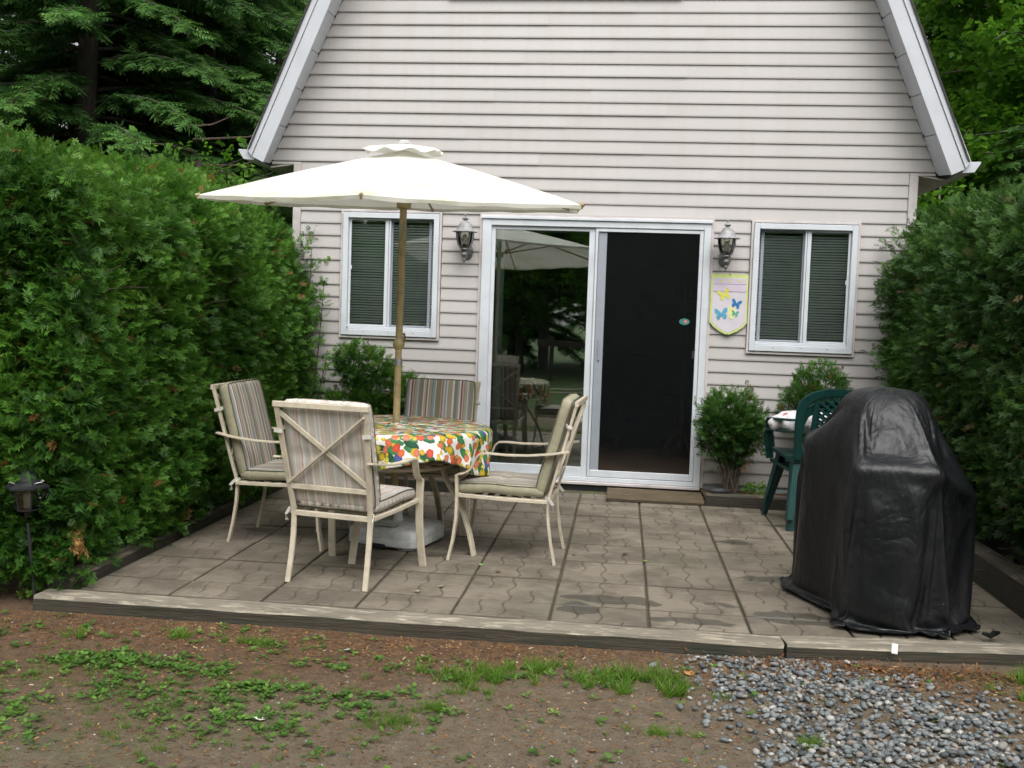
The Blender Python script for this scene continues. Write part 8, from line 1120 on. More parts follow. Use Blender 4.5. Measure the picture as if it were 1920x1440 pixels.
for k in range(6):
    r = rimv(k); a = apex - Vector((0, 0, .012)); pts = []
    for i in range(9):
        q = i / 8; pnt = a.lerp(r, q); pnt.z += .010 * math.sin(PI * q) - .016; pts.append(pnt)
    MB().bar(pts, .016, .010, (0, 0, 1)).build('rib', pm, um, True)
    mid = a.lerp(r, .52); mid.z += .012
    MB().bar([Vector((.012, 0, 2.045)), mid], .014, .008, (0, 0, 1)).build('strut', pm, um, True)
    tip = r + (r - apex).normalized() * .010; MB().tube([r.lerp(apex, .012), tip], .009, 8).build('rib_tip', pm, um, True)
ub = thing('umbrella_base', 'white plastic water-filled umbrella base under the table', 'umbrella base', (UX + .02, UY + .03, 0), math.radians(-14))
def rsq(h, r, n=40, k=5):
    return [(h * math.copysign(abs(math.cos(a)) ** (2 / k), math.cos(a)), h * math.copysign(abs(math.sin(a)) ** (2 / k), math.sin(a))) for a in np.linspace(0, 2 * PI, n, endpoint=False)]
v = []; f = []; lv = [(.222, .012, 6), (.238, .022, 6), (.240, .060, 6), (.238, .062, 6), (.238, .066, 6), (.236, .098, 6), (.222, .112, 6), (.19, .120, 5), (.12, .128, 4), (.05, .130, 2), (.03, .130, 2)]
n = 56
for h, z, k in lv: v += [(x, y, z) for x, y in rsq(h, 0, n, k)]
for i in range(len(lv) - 1):
    for j in range(n): f.append((i * n + j, i * n + (j + 1) % n, (i + 1) * n + (j + 1) % n, (i + 1) * n + j))
f.append(tuple(range(n - 1, -1, -1)))
MB().add(v, f).build('base_tank', M['white_plastic'], ub, True, angle=50)
for sx, sy in ((-1, -1), (1, -1), (1, 1), (-1, 1)): MB().lathe([(.07, 0), (.075, .012), (.07, .02)], 16, (sx * .14, sy * .14, 0)).build('foot', M['white_plastic'], ub, True)
MB().lathe([(.034, .126), (.032, .16), (.028, .17), (.028, .33), (.024, .335)], 20).build('base_tube', M['white_plastic'], ub, True)
MB().box(-.075, .075, -.185, -.115, .118, .136).build('filler_cap', painted('dingy_cap', (.42, .45, .38), .5, .15), ub, bevel=.01, seg=2)
MB().box(-.05, .04, -.243, -.230, .010, .034).build('grip_slot', M['black_plastic'], ub, bevel=.004)

# ------------------------------------------------------------------ wall lanterns
def make_lantern():
    L = thing('wall_lantern', 'x', 'lamp', (0, 0, 0))
    pw, pl = M['pewter'], M['pewter_light']; c = (0, -.155, 0)
    MB().lathe([(.0001, .400), (.008, .396), (.010, .388), (.005, .380), (.006, .374), (.016, .368), (.028, .358), (.024, .352), (.014, .346), (.016, .342), (.030, .334), (.052, .312), (.064, .286), (.068, .268), (.075, .262), (.100, .256), (.102, .251), (.070, .250), (.0001, .250)], 28, c).build('lantern_roof', pl, L, True)
    g = MB().lathe([(.070, .248), (.068, .225), (.064, .190), (.055, .155), (.040, .128), (.030, .120)], 24, c).build('lantern_glass', M['lamp_glass'], L, True)
    for k in range(6):
        a = k * PI / 3 + .2; MB().tube([(r * math.cos(a) + c[0], r * math.sin(a) + c[1], z) for r, z in ((.072, .250), (.070, .225), (.066, .190), (.057, .155), (.042, .128), (.03, .118))], .0035, 6).build('lantern_rib', pw, L, True)
    MB().lathe([(.0001, .150), (.012, .152), (.012, .165), (.020, .185), (.022, .205), (.014, .228), (.0001, .235)], 14, c).build('bulb', painted('frosted_bulb', (.6, .6, .58), .3, .05), L, True)
    MB().lathe([(.012, .155), (.034, .122), (.036, .112), (.020, .102), (.012, .092), (.022, .080), (.024, .070), (.012, .056), (.008, .040), (.014, .030), (.010, .020), (.0001, -.005)], 18, c).build('lantern_cup', pw, L, True)
    pts = [(0, -.155, .088), (0, -.135, .062), (0, -.105, .045), (0, -.07, .045), (0, -.035, .065), (0, -.015, .095)]
    MB().tube(pts, [.008, .009, .009, .009, .010, .011], 8).build('arm', pw, L, True)
    sc = [(0, -.095 + .038 * math.cos(a), .105 + .038 * math.sin(a)) for a in np.linspace(-1.6, 3.6, 16)]
    MB().tube(sc, .006, 7).build('scroll', pw, L, True)
    MB().lathe([(.0001, .020), (.022, .019), (.034, .012), (.048, .006), (.050, 0), (.0001, 0)], 24, sy=1.35).build('wall_plate', pw, L, True).matrix_local = Matrix.Translation((0, -.014, .10)) @ Matrix.Rotation(PI / 2, 4, 'X')
    return L
l0 = make_lantern(); l1 = copy_tree(l0)
l0.location = (-.699, -.0, 1.812); tag(l0, 'pewter wall lantern on the siding between the umbrella pole and the sliding door', 'lamp', 'lanterns on the house wall')
l1.location = (1.388, -.0, 1.812); tag(l1, 'pewter wall lantern directly above the butterfly banner', 'lamp', 'lanterns on the house wall')

# ------------------------------------------------------------------ butterfly banner
bn = thing('banner', 'small lilac pennant with butterflies and a yellow-green edge hanging under the lantern', 'banner', (1.437, -.036, 1.306))
def flat(name, poly, y0, y1, c, parent, rough=.8): return MB().prism(poly, y0, y1).build(name, mats_[c] if isinstance(c, str) else c, parent)
mats_ = {'lime': painted('lime_cloth', (.58, .66, .24), .85, .06, 20), 'lilac': painted('lilac_cloth', (.60, .53, .62), .85, .04, 8), 'palelilac': painted('pale_lilac_cloth', (.62, .58, .63), .85, .04, 8),
         'yellow': painted('yellow_print', (.66, .64, .12), .8, .1, 30), 'blue': painted('blue_print', (.03, .19, .42), .8, .1, 30), 'sky': painted('light_blue_print', (.10, .36, .52), .8, .1, 30), 'teal': painted('teal_print', (.12, .42, .30), .8, .1, 30), 'pyellow': painted('pale_yellow_print', (.74, .74, .35), .8, .1, 20), 'violet': painted('violet_line', (.40, .33, .48), .8, .1, 30)}
out = [(-.146, .485), (.146, .485), (.149, .10), (.12, .065), (.075, .03), (.0, -.002), (-.07, .03), (-.115, .065), (-.146, .10)]
inn = [(-.132, .455), (.132, .455), (.134, .106), (.108, .077), (.068, .046), (0, .018), (-.064, .046), (-.103, .077), (-.131, .106)]
flat('banner_border', out, 0, .002, 'lime', bn)
bb = flat('banner_field', inn, -.0012, -.0002, 'palelilac', bn)
flat('banner_header', [(-.132, .455), (.132, .455), (.132, .350), (-.132, .350)], -.0024, -.0014, 'lilac', bb)
for z in (.405, .346): flat('header_line', [(-.131, z), (.131, z), (.131, z + .0035), (-.131, z + .0035)], -.0036, -.0026, 'violet', bb)
for x in (-.07, .0, .075):
    flat('star', [(x + (.017 if k % 2 == 0 else .0075) * math.sin(k * PI / 5 + .2), .430 + (.017 if k % 2 == 0 else .0075) * math.cos(k * PI / 5 + .2)) for k in range(10)], -.0036, -.0026, 'lime', bb)
def bfly(x, z, s, rot, c):
    half = [(0, .10), (.25, .55), (.75, .95), (1.0, .80), (.92, .30), (.55, .02), (.80, -.25), (.70, -.72), (.40, -.85), (.15, -.45), (.05, -.30)]
    poly = half + [(-a, b) for a, b in half[::-1]]
    cc, ss = math.cos(rot), math.sin(rot)
    flat('butterfly', [(x + s * (a * cc - b * ss), z + s * (a * ss + b * cc)) for a, b in poly], -.0040, -.0030, c, bb)
bfly(-.040, .322, .050, .35, 'yellow'); bfly(.058, .250, .040, -.25, 'blue'); bfly(-.055, .165, .052, .15, 'sky'); bfly(.052, .172, .028, -.2, 'teal')
flat('print_patch', [(-.005, .215), (.02, .235), (.06, .20), (.055, .15), (.03, .125), (.0, .14)], -.0028, -.0018, 'pyellow', bb)
MB().tube([(0, -.004, .480), (0, .012, .500)], .003, 6).build('hook', M['pewter'], bn)
MB().lathe([(.0001, 0), (.006, 0), (.006, .004), (.0001, .004)], 10, (0, 0, 0)).build('bead', M['green_plastic'], bn).location = (0, -.004, .004)

# ------------------------------------------------------------------ covered grill
MZ, N = 56, 96; A = settled(COVER_NUMBERS, MZ, N, (1.4, -3.8, 0), 1250.)
gc = bpy.data.meshes.new('grill_cover')
fs = [(i * N + j, i * N + (j + 1) % N, (i + 1) * N + (j + 1) % N, (i + 1) * N + j) for i in range(MZ - 1) for j in range(N)] + [tuple(range(N - 1, -1, -1))]
gc.from_pydata((A.reshape(-1, 3) - np.array([1.95, -3.2, 0])).tolist(), [], fs); gc.polygons.foreach_set('use_smooth', [True] * len(fs))
t = NT('black_vinyl'); p = t.coord('Object')
cr = t.new('ShaderNodeTexVoronoi', feature='DISTANCE_TO_EDGE'); w_ = t.noise(p, 5, 4, out=1); ad = t.new('ShaderNodeVectorMath', operation='MULTIPLY_ADD'); t.l.new(w_, ad.inputs[0]); ad.inputs[1].default_value = (.16, .16, .16); t.l.new(p, ad.inputs[2]); t.l.new(ad.outputs[0], cr.inputs['Vector']); cr.inputs['Scale'].default_value = 7
crease = t.ramp(cr.outputs['Distance'], [(0, 0.), (.12, 1.)])
big = t.noise(t.mapping(p, (1.4, 1.4, .5)), 3.4, 4, .5, .25); fine = t.noise(p, 38, 5, .6)
ridge = t.math('ABSOLUTE', t.math('SUBTRACT', t.noise(t.mapping(p, (1, 1, .6)), 4.5, 3, .45, 1.2), .5))
ridge = t.math('MULTIPLY', t.ramp(ridge, [(0, 0.), (.11, 1.)]), .13)
t.bump(t.math('ADD', t.math('ADD', t.math('MULTIPLY_ADD', big, 2.2, ridge), t.math('MULTIPLY', crease, .035)), t.math('MULTIPLY', fine, .07)), .55, .03)
dust = t.ramp(t.noise(p, 2.3, 6, .7), [(.35, 0.), (.7, 1.)])
c = t.mix(dust, (.004, .0055, .0065), (.012, .012, .014)); sp_ = t.ramp(t.noise(p, 75, 2), [(.755, 0.), (.775, 1.)])
c = t.mix(t.math('MULTIPLY', sp_, .5), c, (.30, .30, .28))
m = t.fin(c, t.ramp(dust, [(0, .34), (1, .50)]), spec=.40); gc.materials.append(m)
go = link('grill_cover', gc); go.location = (1.95, -3.2, .0); tag(go, 'barbecue grill under a draped glossy black vinyl cover at the patio edge', 'grill cover')
ss = go.modifiers.new('smooth', 'SUBSURF'); ss.levels = 1; ss.render_levels = 1
ed = MB()
hem = [Vector(A[MZ - 1, j]) - Vector((1.95, -3.2, 0)) for j in range(N)]
ed.tube(hem + [hem[0]], .0035, 5, cap=False); ed.build('cover_hem', m, go, True)
MB().tube([(.33, -.42, .035), (.36, -.44, .03), (.385, -.41, .035), (.40, -.43, .045)], [.008, .012, .014, .008], 8).build('drawstring_end', m, go, True)
tagm = painted('white_tag', (.72, .72, .70), .6, .05)
wt = MB().box(-.014, .014, -.002, .002, -.022, .022).build('tag', tagm, None, bevel=.003); wt.location = (1.828, -3.888, .018); wt.rotation_euler = (-.35, .15, .1)
tag(wt, 'small white tag hanging over the front timber below the grill cover', 'tag')

# ------------------------------------------------------------------ stacked green chairs and the rolled bag
def make_resin():
    g = thing('resin_chair', 'x', 'chair'); m = M['green_plastic']
    yb = lambda z: -.235 - (z - .42) * .27
    arch = [(-.235, .40), (-.248, .52), (-.262, .66), (-.262, .76), (-.235, .83), (-.17, .875), (-.08, .897), (0, .903), (.08, .897), (.17, .875), (.235, .83), (.262, .76), (.262, .66), (.248, .52), (.235, .40)]
    MB().bar([(x, yb(z), z) for x, z in arch], .050, .018, (0, .2, 1) if 0 else (1, 0, .35)).build('back_frame', m, g, True) if 0 else None
    # flat arch as an extruded band
    def band(outer, inner, t, name):
        n = len(outer); v = []
        for off in (-t / 2, t / 2):
            v += [(x, yb(z) + off, z) for x, z in outer]; v += [(x, yb(z) + off, z) for x, z in inner]
        f = []
        for i in range(n - 1):
            f += [(i, i + 1, n + i + 1, n + i), (2 * n + i, 3 * n + i, 3 * n + i + 1, 2 * n + i + 1), (i, 2 * n + i, 2 * n + i + 1, i + 1), (n + i, n + i + 1, 3 * n + i + 1, 3 * n + i)]
        f += [(0, n, 3 * n, 2 * n), (n - 1, 3 * n - 1, 4 * n - 1, 2 * n - 1)]
        return MB().add(v, f).build(name, m, g, bevel=.004, seg=2)
    inner = [(x * .80, z if z < .5 else .5 + (z - .5) * .87) for x, z in arch]
    band(arch, inner, .024, 'back_frame')
    for s in (-1, 1):
        MB().add(*_box4((s * .115, .42), (s * .150, .42), (s * .150, .828), (s * .115, .848), yb, .016)).build('back_stile', m, g, bevel=.003)
    MB().add(*_box4((-.19, .415), (.19, .415), (.19, .47), (-.19, .47), yb, .02)).build('back_rail', m, g, bevel=.003)
    for k in range(9):
        z = .47 + .045 * k
        for s in (-1, 1):
            x0_, x1_, za, zb = -.115, .115, z, z + .16
            if s < 0: za, zb = zb, za
            zt = .845
            P0 = [x0_, za]; P1 = [x1_, zb]
            for P, Q in ((P0, P1), (P1, P0)):
                if P[1] > zt: q = (zt - Q[1]) / (P[1] - Q[1]); P[0] = Q[0] + (P[0] - Q[0]) * q; P[1] = zt
            if min(P0[1], P1[1]) >= zt: continue
            MB().bar([(P0[0], yb(P0[1]) + s * .003, P0[1]), (P1[0], yb(P1[1]) + s * .003, P1[1])], .016, .008, (0, 0, 1)).build('lattice_strip', m, g)
    v = []; nx, ny = 14, 14
    for s in (0, 1):
        for j in range(ny + 1):
            for i in range(nx + 1):
                u, q = -1 + 2 * i / nx, -1 + 2 * j / ny
                v.append((u * (.245 + .01 * q), q * .235 + .01, .415 - .02 * (1 - u * u) * (1 - q * q) + .012 * q - (.022 if s else 0)))
    f = []; N2 = (nx + 1) * (ny + 1)
    for s in (0, 1):
        for j in range(ny):
            for i in range(nx): a = s * N2 + j * (nx + 1) + i; q = (a, a + 1, a + nx + 2, a + nx + 1); f.append(q if not s else q[::-1])
    ring = [i for i in range(nx + 1)] + [j * (nx + 1) + nx for j in range(1, ny + 1)] + [ny * (nx + 1) + i for i in range(nx - 1, -1, -1)] + [j * (nx + 1) for j in range(ny - 1, 0, -1)]
    for i in range(len(ring)): a, b = ring[i], ring[(i + 1) % len(ring)]; f.append((b, a, a + N2, b + N2))
    MB().add(v, f).build('seat', m, g, True)
    for s in (-1, 1):
        MB().bar([(s * .262, yb(.68), .68), (s * .285, -.12, .665), (s * .292, .05, .655), (s * .290, .17, .645), (s * .285, .225, .62), (s * .278, .235, .56), (s * .262, .225, .43)], .055, .016, (1, 0, 0)).build('armrest', m, g, True)
        # legs: angle-section, wide at the seat and narrow at the foot
        for fy, n_ in ((1, 'leg'), (-1, 'leg')):
            top = Vector((s * .225, fy * .20, .42)); bot = Vector((s * .285, fy * (.30 if fy > 0 else .31), 0)); mb = MB()
            w0, w1 = .085, .045
            for dx, dy in (((-s, 0), (0, 0)),):
                pass
            vv = []
            for p_, w in ((top, w0), (bot, w1)):
                t_ = .012
                vv += [p_, p_ + Vector((-s * w, 0, 0)), p_ + Vector((-s * w, -fy * t_, 0)), p_ + Vector((-s * t_, -fy * t_, 0)), p_ + Vector((-s * t_, -fy * w, 0)), p_ + Vector((0, -fy * w, 0))]
            ff = [(i, (i + 1) % 6, (i + 1) % 6 + 6, i + 6) for i in range(6)] + [(0, 1, 2, 3), (0, 3, 4, 5), (6, 9, 8, 7), (6, 11, 10, 9)]
            mb.add(vv, ff).build(n_, m, g, bevel=.004)
    return g
def _box4(a, b, c_, d, yb, t):
    v = [(p[0], yb(p[1]) + o, p[1]) for o in (-t / 2, t / 2) for p in (a, b, c_, d)]
    return v, [(0, 1, 2, 3), (7, 6, 5, 4), (0, 4, 5, 1), (1, 5, 6, 2), (2, 6, 7, 3), (3, 7, 4, 0)]
r0 = make_resin(); r1 = copy_tree(r0)
r0.location = (2.00, -1.00, .0); r0.rotation_euler = (0, 0, .16); tag(r0, 'dark green plastic lattice-back chair, lower one of the stack behind the grill cover', 'chair', 'stacked green plastic chairs')
r1.location = (1.995, -1.05, .085); r1.rotation_euler = (0, 0, .14); tag(r1, 'dark green plastic chair on top of its stack behind the grill cover', 'chair', 'stacked green plastic chairs')
def bag():
    bm = bmesh.new(); bmesh.ops.create_icosphere(bm, subdivisions=5, radius=1)
    for v in bm.verts:
        p = v.co.copy(); x = p.x
        k = abs(x) ** .6 * (1 if x > 0 else -1)
        q = Vector((k * .34, p.y * .10, p.z * .082))
        if k < -.4: q.z -= .03 * (-(k + .4) / .6) ; q.y -= .02
        n = noise.noise(q * 9) * .016 + noise.noise(q * 24 + Vector((3, 1, 2))) * .008 + .006 * math.sin(q.x * 60 + 6 * noise.noise(q * 7))
        q += p.normalized() * n; v.co = q
    for f in bm.faces: f.smooth = True
    me = bpy.data.meshes.new('rolled_bag'); bm.to_mesh(me); bm.free()
    t = NT('printed_white_plastic'); p = t.coord('Object'); n = t.noise(p, 26, 5, .7, 2.5)
    c = t.mix(t.ramp(n, [(.60, 0.), (.64, 1.)]), (.66, .65, .66), (.16, .16, .18)); n2 = t.noise(p, 13, 3, .5, 1.5)
    c = t.mix(t.ramp(n2, [(.64, 0.), (.67, 1.)]), c, (.45, .12, .14)); t.bump(t.noise(p, 30, 5, .7), .7, .012); me.materials.append(t.fin(c, .38))
    o = link('rolled_bag', me); o.location = (1.98, -1.00, .722); o.rotation_euler = (0, .04, .12)
    return tag(o, 'rolled white bag with dark and pink print resting on the green chair arms', 'bag')
bag()
hs = MB().tube([(-.06, .01, .022), (-.03, -.012, .024), (.02, -.016, .026), (.07, -.004, .024), (.10, .02, .02)], [.020, .026, .027, .025, .018], 12).build('hose_end', M['rubber'], None, True)
hs.location = (1.37, -.475, .085); tag(hs, 'short black rubber hose end lying between the door and the round bush', 'hose')

# ------------------------------------------------------------------ path light
pl = thing('path_light', 'black solar path lantern on a thin leaning stake beside the hedge', 'lamp', (-2.133, -3.845, GZ))
hd = Vector((-.045, .0, .56)); bp = M['black_plastic']
MB().tube([(0, 0, -.02), (hd.x + .003, 0, .40)], .0075, 8).build('stake', bp, pl, True)
MB().lathe([(.004, -.135), (.012, -.13), (.018, -.105), (.026, -.100), (.052, -.098), (.054, -.090), (.0001, -.090)], 6, tuple(hd), rot=.3).build('lantern_base', bp, pl)
MB().lathe([(.052, -.090), (.074, .010)], 6, tuple(hd), rot=.3).build('lantern_glass', M['lamp_glass'], pl)
MB().lathe([(.0001, .0), (.092, .004), (.100, .010), (.100, .020), (.080, .028), (.050, .048), (.034, .072), (.028, .088), (.012, .094), (.0001, .094)], 6, tuple(hd), rot=.3).build('lantern_roof', bp, pl)
for k in range(6):
    a = .3 + k * PI / 3; MB().tube([(hd.x + .053 * math.cos(a), hd.y + .053 * math.sin(a), hd.z - .092), (hd.x + .076 * math.cos(a), hd.y + .076 * math.sin(a), hd.z + .012)], .004, 6).build('lantern_rib', bp, pl)
MB().lathe([(.0001, -.09), (.016, -.088), (.018, -.02), (.0001, .0)], 12, tuple(hd)).build('diffuser', M['white_plastic'], pl, True)
for k in (0, 2, 3, 5):
    a = .3 + (k + .5) * PI / 3; r_ = .062
    MB().box(-.017, .017, -.011, .011, 0, .003).build('solar_cell', M['blind'], pl).matrix_local = Matrix.Translation((hd.x + r_ * math.cos(a), hd.y + r_ * math.sin(a), hd.z + .0345)) @ Matrix.Rotation(a + PI / 2, 4, 'Z') @ Matrix.Rotation(-.42, 4, 'X')

# ------------------------------------------------------------------ things dimly seen inside the doorway
cs = thing('coat_stand', 'thin dark coat stand inside the doorway behind the insect screen', 'coat stand', (1.22, 1.9, .03))
wd = painted('dark_wood', (.10, .05, .03), .5, .15)
MB().lathe([(.0001, 1.80), (.02, 1.78), (.024, 1.74), (.014, 1.70), (.018, 1.2), (.022, .5), (.030, .42), (.020, .36), (.024, .10), (.0001, .08)], 14).build('pole', wd, cs, True)
for k in range(4):
    a = k * PI / 2 + .4; c_, s_ = math.cos(a), math.sin(a)
    MB().tube([(.02 * c_, .02 * s_, .28), (.12 * c_, .12 * s_, .20), (.22 * c_, .22 * s_, .02)], [.016, .015, .012], 8).build('foot', wd, cs, True)
    MB().tube([(.015 * c_, .015 * s_, 1.62), (.10 * c_, .10 * s_, 1.60), (.15 * c_, .15 * s_, 1.70)], [.010, .009, .010], 8).build('peg', wd, cs, True)
ac = thing('armchair', 'dark upholstered armchair inside the room, seen through the insect screen', 'armchair', (.80, 2.6, .03), .4)
up_ = painted('dark_upholstery', (.03, .03, .035), .9, .1)
MB().box(-.30, .30, -.32, .28, .14, .30).build('seat_base', up_, ac, bevel=.03, seg=2)
MB().box(-.28, .28, -.34, .22, .302, .44).build('seat_cushion', up_, ac, bevel=.05, seg=3)
MB().prism([(.20, .30), (.36, .30), (.46, .98), (.32, 1.02)], -.30, .30, 'x').build('backrest', up_, ac, bevel=.05, seg=3)
for s in (-1, 1):
    MB().box(min(s * .305, s * .43), max(s * .305, s * .43), -.32, .30, .10, .60).build('armrest', up_, ac, bevel=.05, seg=3)
    for y in (-.27, .24): MB().lathe([(.025, 0), (.03, .12)], 8, (s * .34, y, 0)).build('leg', wd, ac)
# ------------------------------------------------------------------ foliage machinery
def templ(quads): return np.array(quads, np.float32)                 # (Q,4,3); local x = across, y = towards the tip, z = face normal
def diamond(p, d, L, w, n=(0, 0, 1), bend=0.0):
    p = np.array(p, float); d = np.array(d, float); d /= np.linalg.norm(d); s = np.cross(d, n); s /= np.linalg.norm(s)
    return [p, p + d * L * .5 + s * w / 2, p + d * L + np.array(n) * bend, p + d * L * .5 - s * w / 2]
def frond(seed, n=5, spread=.9, w=.017):
    """flat scaly cedar spray, unit length 1"""
    r = random.Random(seed); q = []
    q.append(diamond((0, .45, .01), (.03, 1, -.02), .55, .06))
    for i in range(n):
        y = .10 + .75 * i / n
        for s in (-1, 1):
            a = (.85 - .35 * i / n) * spread * r.uniform(.8, 1.2); L = (.58 - .34 * abs(i / n - .2)) * r.uniform(.75, 1.15)
            dz = r.uniform(-.18, .10)
            p = (0, y + r.uniform(-.02, .02), .0); d = (s * math.sin(a), math.cos(a), dz)
            q.append(diamond(p, d, L, .085, (0, .1 * s, 1), -.04))
            if i < 1:
                p2 = (d[0] * L * .45, y + d[1] * L * .45, dz * L * .45); a2 = a - s * 0 + .55
                q.append(diamond(p2, (s * math.sin(a2), math.cos(a2), dz), L * .5, .055)); a3 = a - .5; q.append(diamond(p2, (s * math.sin(a3), math.cos(a3), dz), L * .5, .055))
    return templ(q)
def spruce_spray(seed):
    r = random.Random(seed); q = [diamond((0, 0, 0), (0, 1, -.05), 1, .05)]
    for i in range(7):
        y = .06 + .82 * i / 7
        for s in (-1, 1):
            a = r.uniform(.7, 1.0); L = (.42 - .30 * (i / 7)) * r.uniform(.8, 1.2)
            q.append(diamond((0, y, 0), (s * math.sin(a), math.cos(a), r.uniform(-.35, .1)), L, .062, (0, 0, 1), -.03))
    return templ(q)
def leaf_cluster(seed, n=8):
    r = random.Random(seed); q = []
    for i in range(n):
        a = r.uniform(0, 2 * PI); e = r.uniform(-.5, .5); d = np.array((math.cos(a) * math.cos(e), math.sin(a) * math.cos(e), math.sin(e)))
        p = d * r.uniform(.1, .55); nn = np.array((r.uniform(-.6, .6), r.uniform(-.6, .6), 1.0)); L = r.uniform(.32, .5)
        dd = np.array((math.cos(a + r.uniform(-.7, .7)), math.sin(a + r.uniform(-.7, .7)), r.uniform(-.5, .2)))
        q.append(diamond(p, dd, L, L * .72, nn / np.linalg.norm(nn), -.05))
    return templ(q)
def basis(d, n):
    """columns: across, tip direction, normal"""
    d = d / np.linalg.norm(d, axis=1, keepdims=True); s = np.cross(d, n); s /= (np.linalg.norm(s, axis=1, keepdims=True) + 1e-9); n2 = np.cross(s, d)
    return np.stack([s, d, n2], axis=2)
def scatter(name, templs, pos, B, scale, tint, mat, parent=None, kind='stuff', tipg=.30):
    """one mesh holding a copy of a template at every position"""
    pos = np.asarray(pos, np.float32); K = len(pos); idx = nrg.integers(0, len(templs), K)
    V = []; T = []
    for ti, tm in enumerate(templs):
        sel = np.where(idx == ti)[0]
        if not len(sel): continue
        q = tm.reshape(-1, 3)
        w = np.einsum('kij,nj->kni', B[sel], q) * np.asarray(scale)[sel][:, None, None] + pos[sel][:, None, :]
        V.append(w.reshape(-1, 3)); T.append((np.asarray(tint)[sel][:, None] + np.where(np.asarray(tint)[sel] < .9, tipg, 0)[:, None] * (q[:, 1] - .45)[None, :]).ravel())
    V = np.concatenate(V).astype(np.float32); T = np.clip(np.concatenate(T), 0, 1).astype(np.float32); n = len(V)
    me = bpy.data.meshes.new(name); me.vertices.add(n); me.vertices.foreach_set('co', V.ravel())
    me.loops.add(n); me.loops.foreach_set('vertex_index', np.arange(n, dtype=np.int32))
    me.polygons.add(n // 4); me.polygons.foreach_set('loop_start', np.arange(0, n, 4, dtype=np.int32))
    try: me.polygons.foreach_set('loop_total', np.full(n // 4, 4, np.int32))
    except Exception: pass
    at = me.attributes.new('tint', 'FLOAT', 'POINT'); at.data.foreach_set('value', T)
    me.materials.append(mat); me.update(calc_edges=True)
    return tag(link(name, me, parent), kind=kind)
def rdir(n): v = nrg.normal(size=(n, 3)); return v / np.linalg.norm(v, axis=1, keepdims=True)
FR = [frond(s) for s in (1, 2, 3, 4)]; SP = [spruce_spray(s) for s in (5, 6, 7)]; LC = [leaf_cluster(s) for s in (8, 9, 10)]

def nfield(P, sc, seed): return np.array([noise.noise(Vector((p[0] * sc + seed, p[1] * sc, p[2] * sc))) for p in P])

# ------------------------------------------------------------------ clipped cedar hedges
def hedge(name, label, side, y0, y1, path, nclump, mat, seed, per=13, bright=0.0, thick=.9, L=(.085, .15)):
    """path: (x, z) outline of the patio-side face and top, from the foot upwards"""
    root = thing(name, label, 'hedge', (path[0][0] - side * .4, (y0 + y1) / 2, GZ), 0)
    P = np.array(path, float); seg = np.linalg.norm(np.diff(P, axis=0), axis=1); cum = np.concatenate([[0], np.cumsum(seg)]); tot = cum[-1]
    endA = 1.0
    n1 = int(nclump * .78); n2 = nclump - n1
    s = nrg.uniform(0, tot, n1); y = nrg.uniform(y0, y1, n1)
    k = np.clip(np.searchsorted(cum, s) - 1, 0, len(seg) - 1); f = (s - cum[k]) / seg[k]
    X = P[k] + (P[k + 1] - P[k]) * f[:, None]; d = (P[k + 1] - P[k]) / seg[k][:, None]
    nx = np.stack([d[:, 1] * side, np.zeros(n1), -d[:, 0] * side], 1)   # outward: towards the patio / up
    nx[:, 0] = np.abs(d[:, 1]) * side; nx[:, 2] = np.abs(d[:, 0]) * np.where(X[:, 1] > 1.5, 1, -.3)
    C1 = np.stack([X[:, 0], y, X[:, 1]], 1); N1 = nx
    # ends
    ztop = P[:, 1].max(); zb = P[:, 1].min()
    ye = np.where(nrg.uniform(size=n2) < .72, y0, y1); xe = path[1][0] - side * nrg.uniform(0, thick, n2) ; ze = nrg.uniform(zb, ztop - .22, n2)
    C2 = np.stack([xe, ye, ze], 1); N2 = np.stack([np.full(n2, .1 * side), np.where(ye == y0, -1., 1.), np.full(n2, .05)], 1)
    Cc = np.concatenate([C1, C2]); Nn = np.concatenate([N1, N2]); Nn /= np.linalg.norm(Nn, axis=1, keepdims=True)
    big = nfield(Cc, 1.1, seed) * .14 + nfield(Cc, 3.7, seed + 9) * .09
    # soften the ends of the hedge
    endf = np.minimum(np.abs(Cc[:, 1] - y0), np.abs(y1 - Cc[:, 1])); big -= np.where(np.arange(len(Cc)) < n1, .16 * np.exp(-(endf / .14) ** 2), 0)
    big = np.clip(big, -.25, .10); big = np.where((np.arange(len(Cc)) >= n1) & (Cc[:, 1] > -1), np.clip(big, -.25, .0), big)
    Cc = Cc + Nn * (big + nrg.uniform(-.10, .015, len(Cc)))[:, None]
    K = len(Cc) * per; ci = np.repeat(np.arange(len(Cc)), per)
    n = Nn[ci]; lean = rdir(len(Cc))[ci] * .42
    dirv = n * .75 + lean + rdir(K) * .48 + np.array([0, 0, .22]) - np.array([0, 0, .35]) * (nrg.uniform(size=K) < .35)[:, None]
    side_n = np.cross(n, rdir(K)) * .6 + np.array([0, 0, .55]) + n * .35
    off = nrg.normal(0, .042, (K, 3)) - n * nrg.uniform(0, .09, K)[:, None]
    pos = Cc[ci] + off
    scale = nrg.uniform(L[0], L[1], K)
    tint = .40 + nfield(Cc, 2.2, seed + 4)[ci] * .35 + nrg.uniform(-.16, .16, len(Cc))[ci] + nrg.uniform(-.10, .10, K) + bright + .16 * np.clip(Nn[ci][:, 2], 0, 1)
    tint = np.clip(tint, .02, .80); br = nrg.uniform(size=len(Cc))[ci] < .004; tint[br & (nrg.uniform(size=K) < .6)] = .985
    tint[nrg.uniform(size=K) < .010] = .975
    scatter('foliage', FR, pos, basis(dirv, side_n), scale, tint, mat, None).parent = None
    fo = bpy.data.objects[-1] if 0 else [o for o in bpy.data.objects if o.name.startswith('foliage')][-1]
    return root, Cc, Nn
_root_children = []
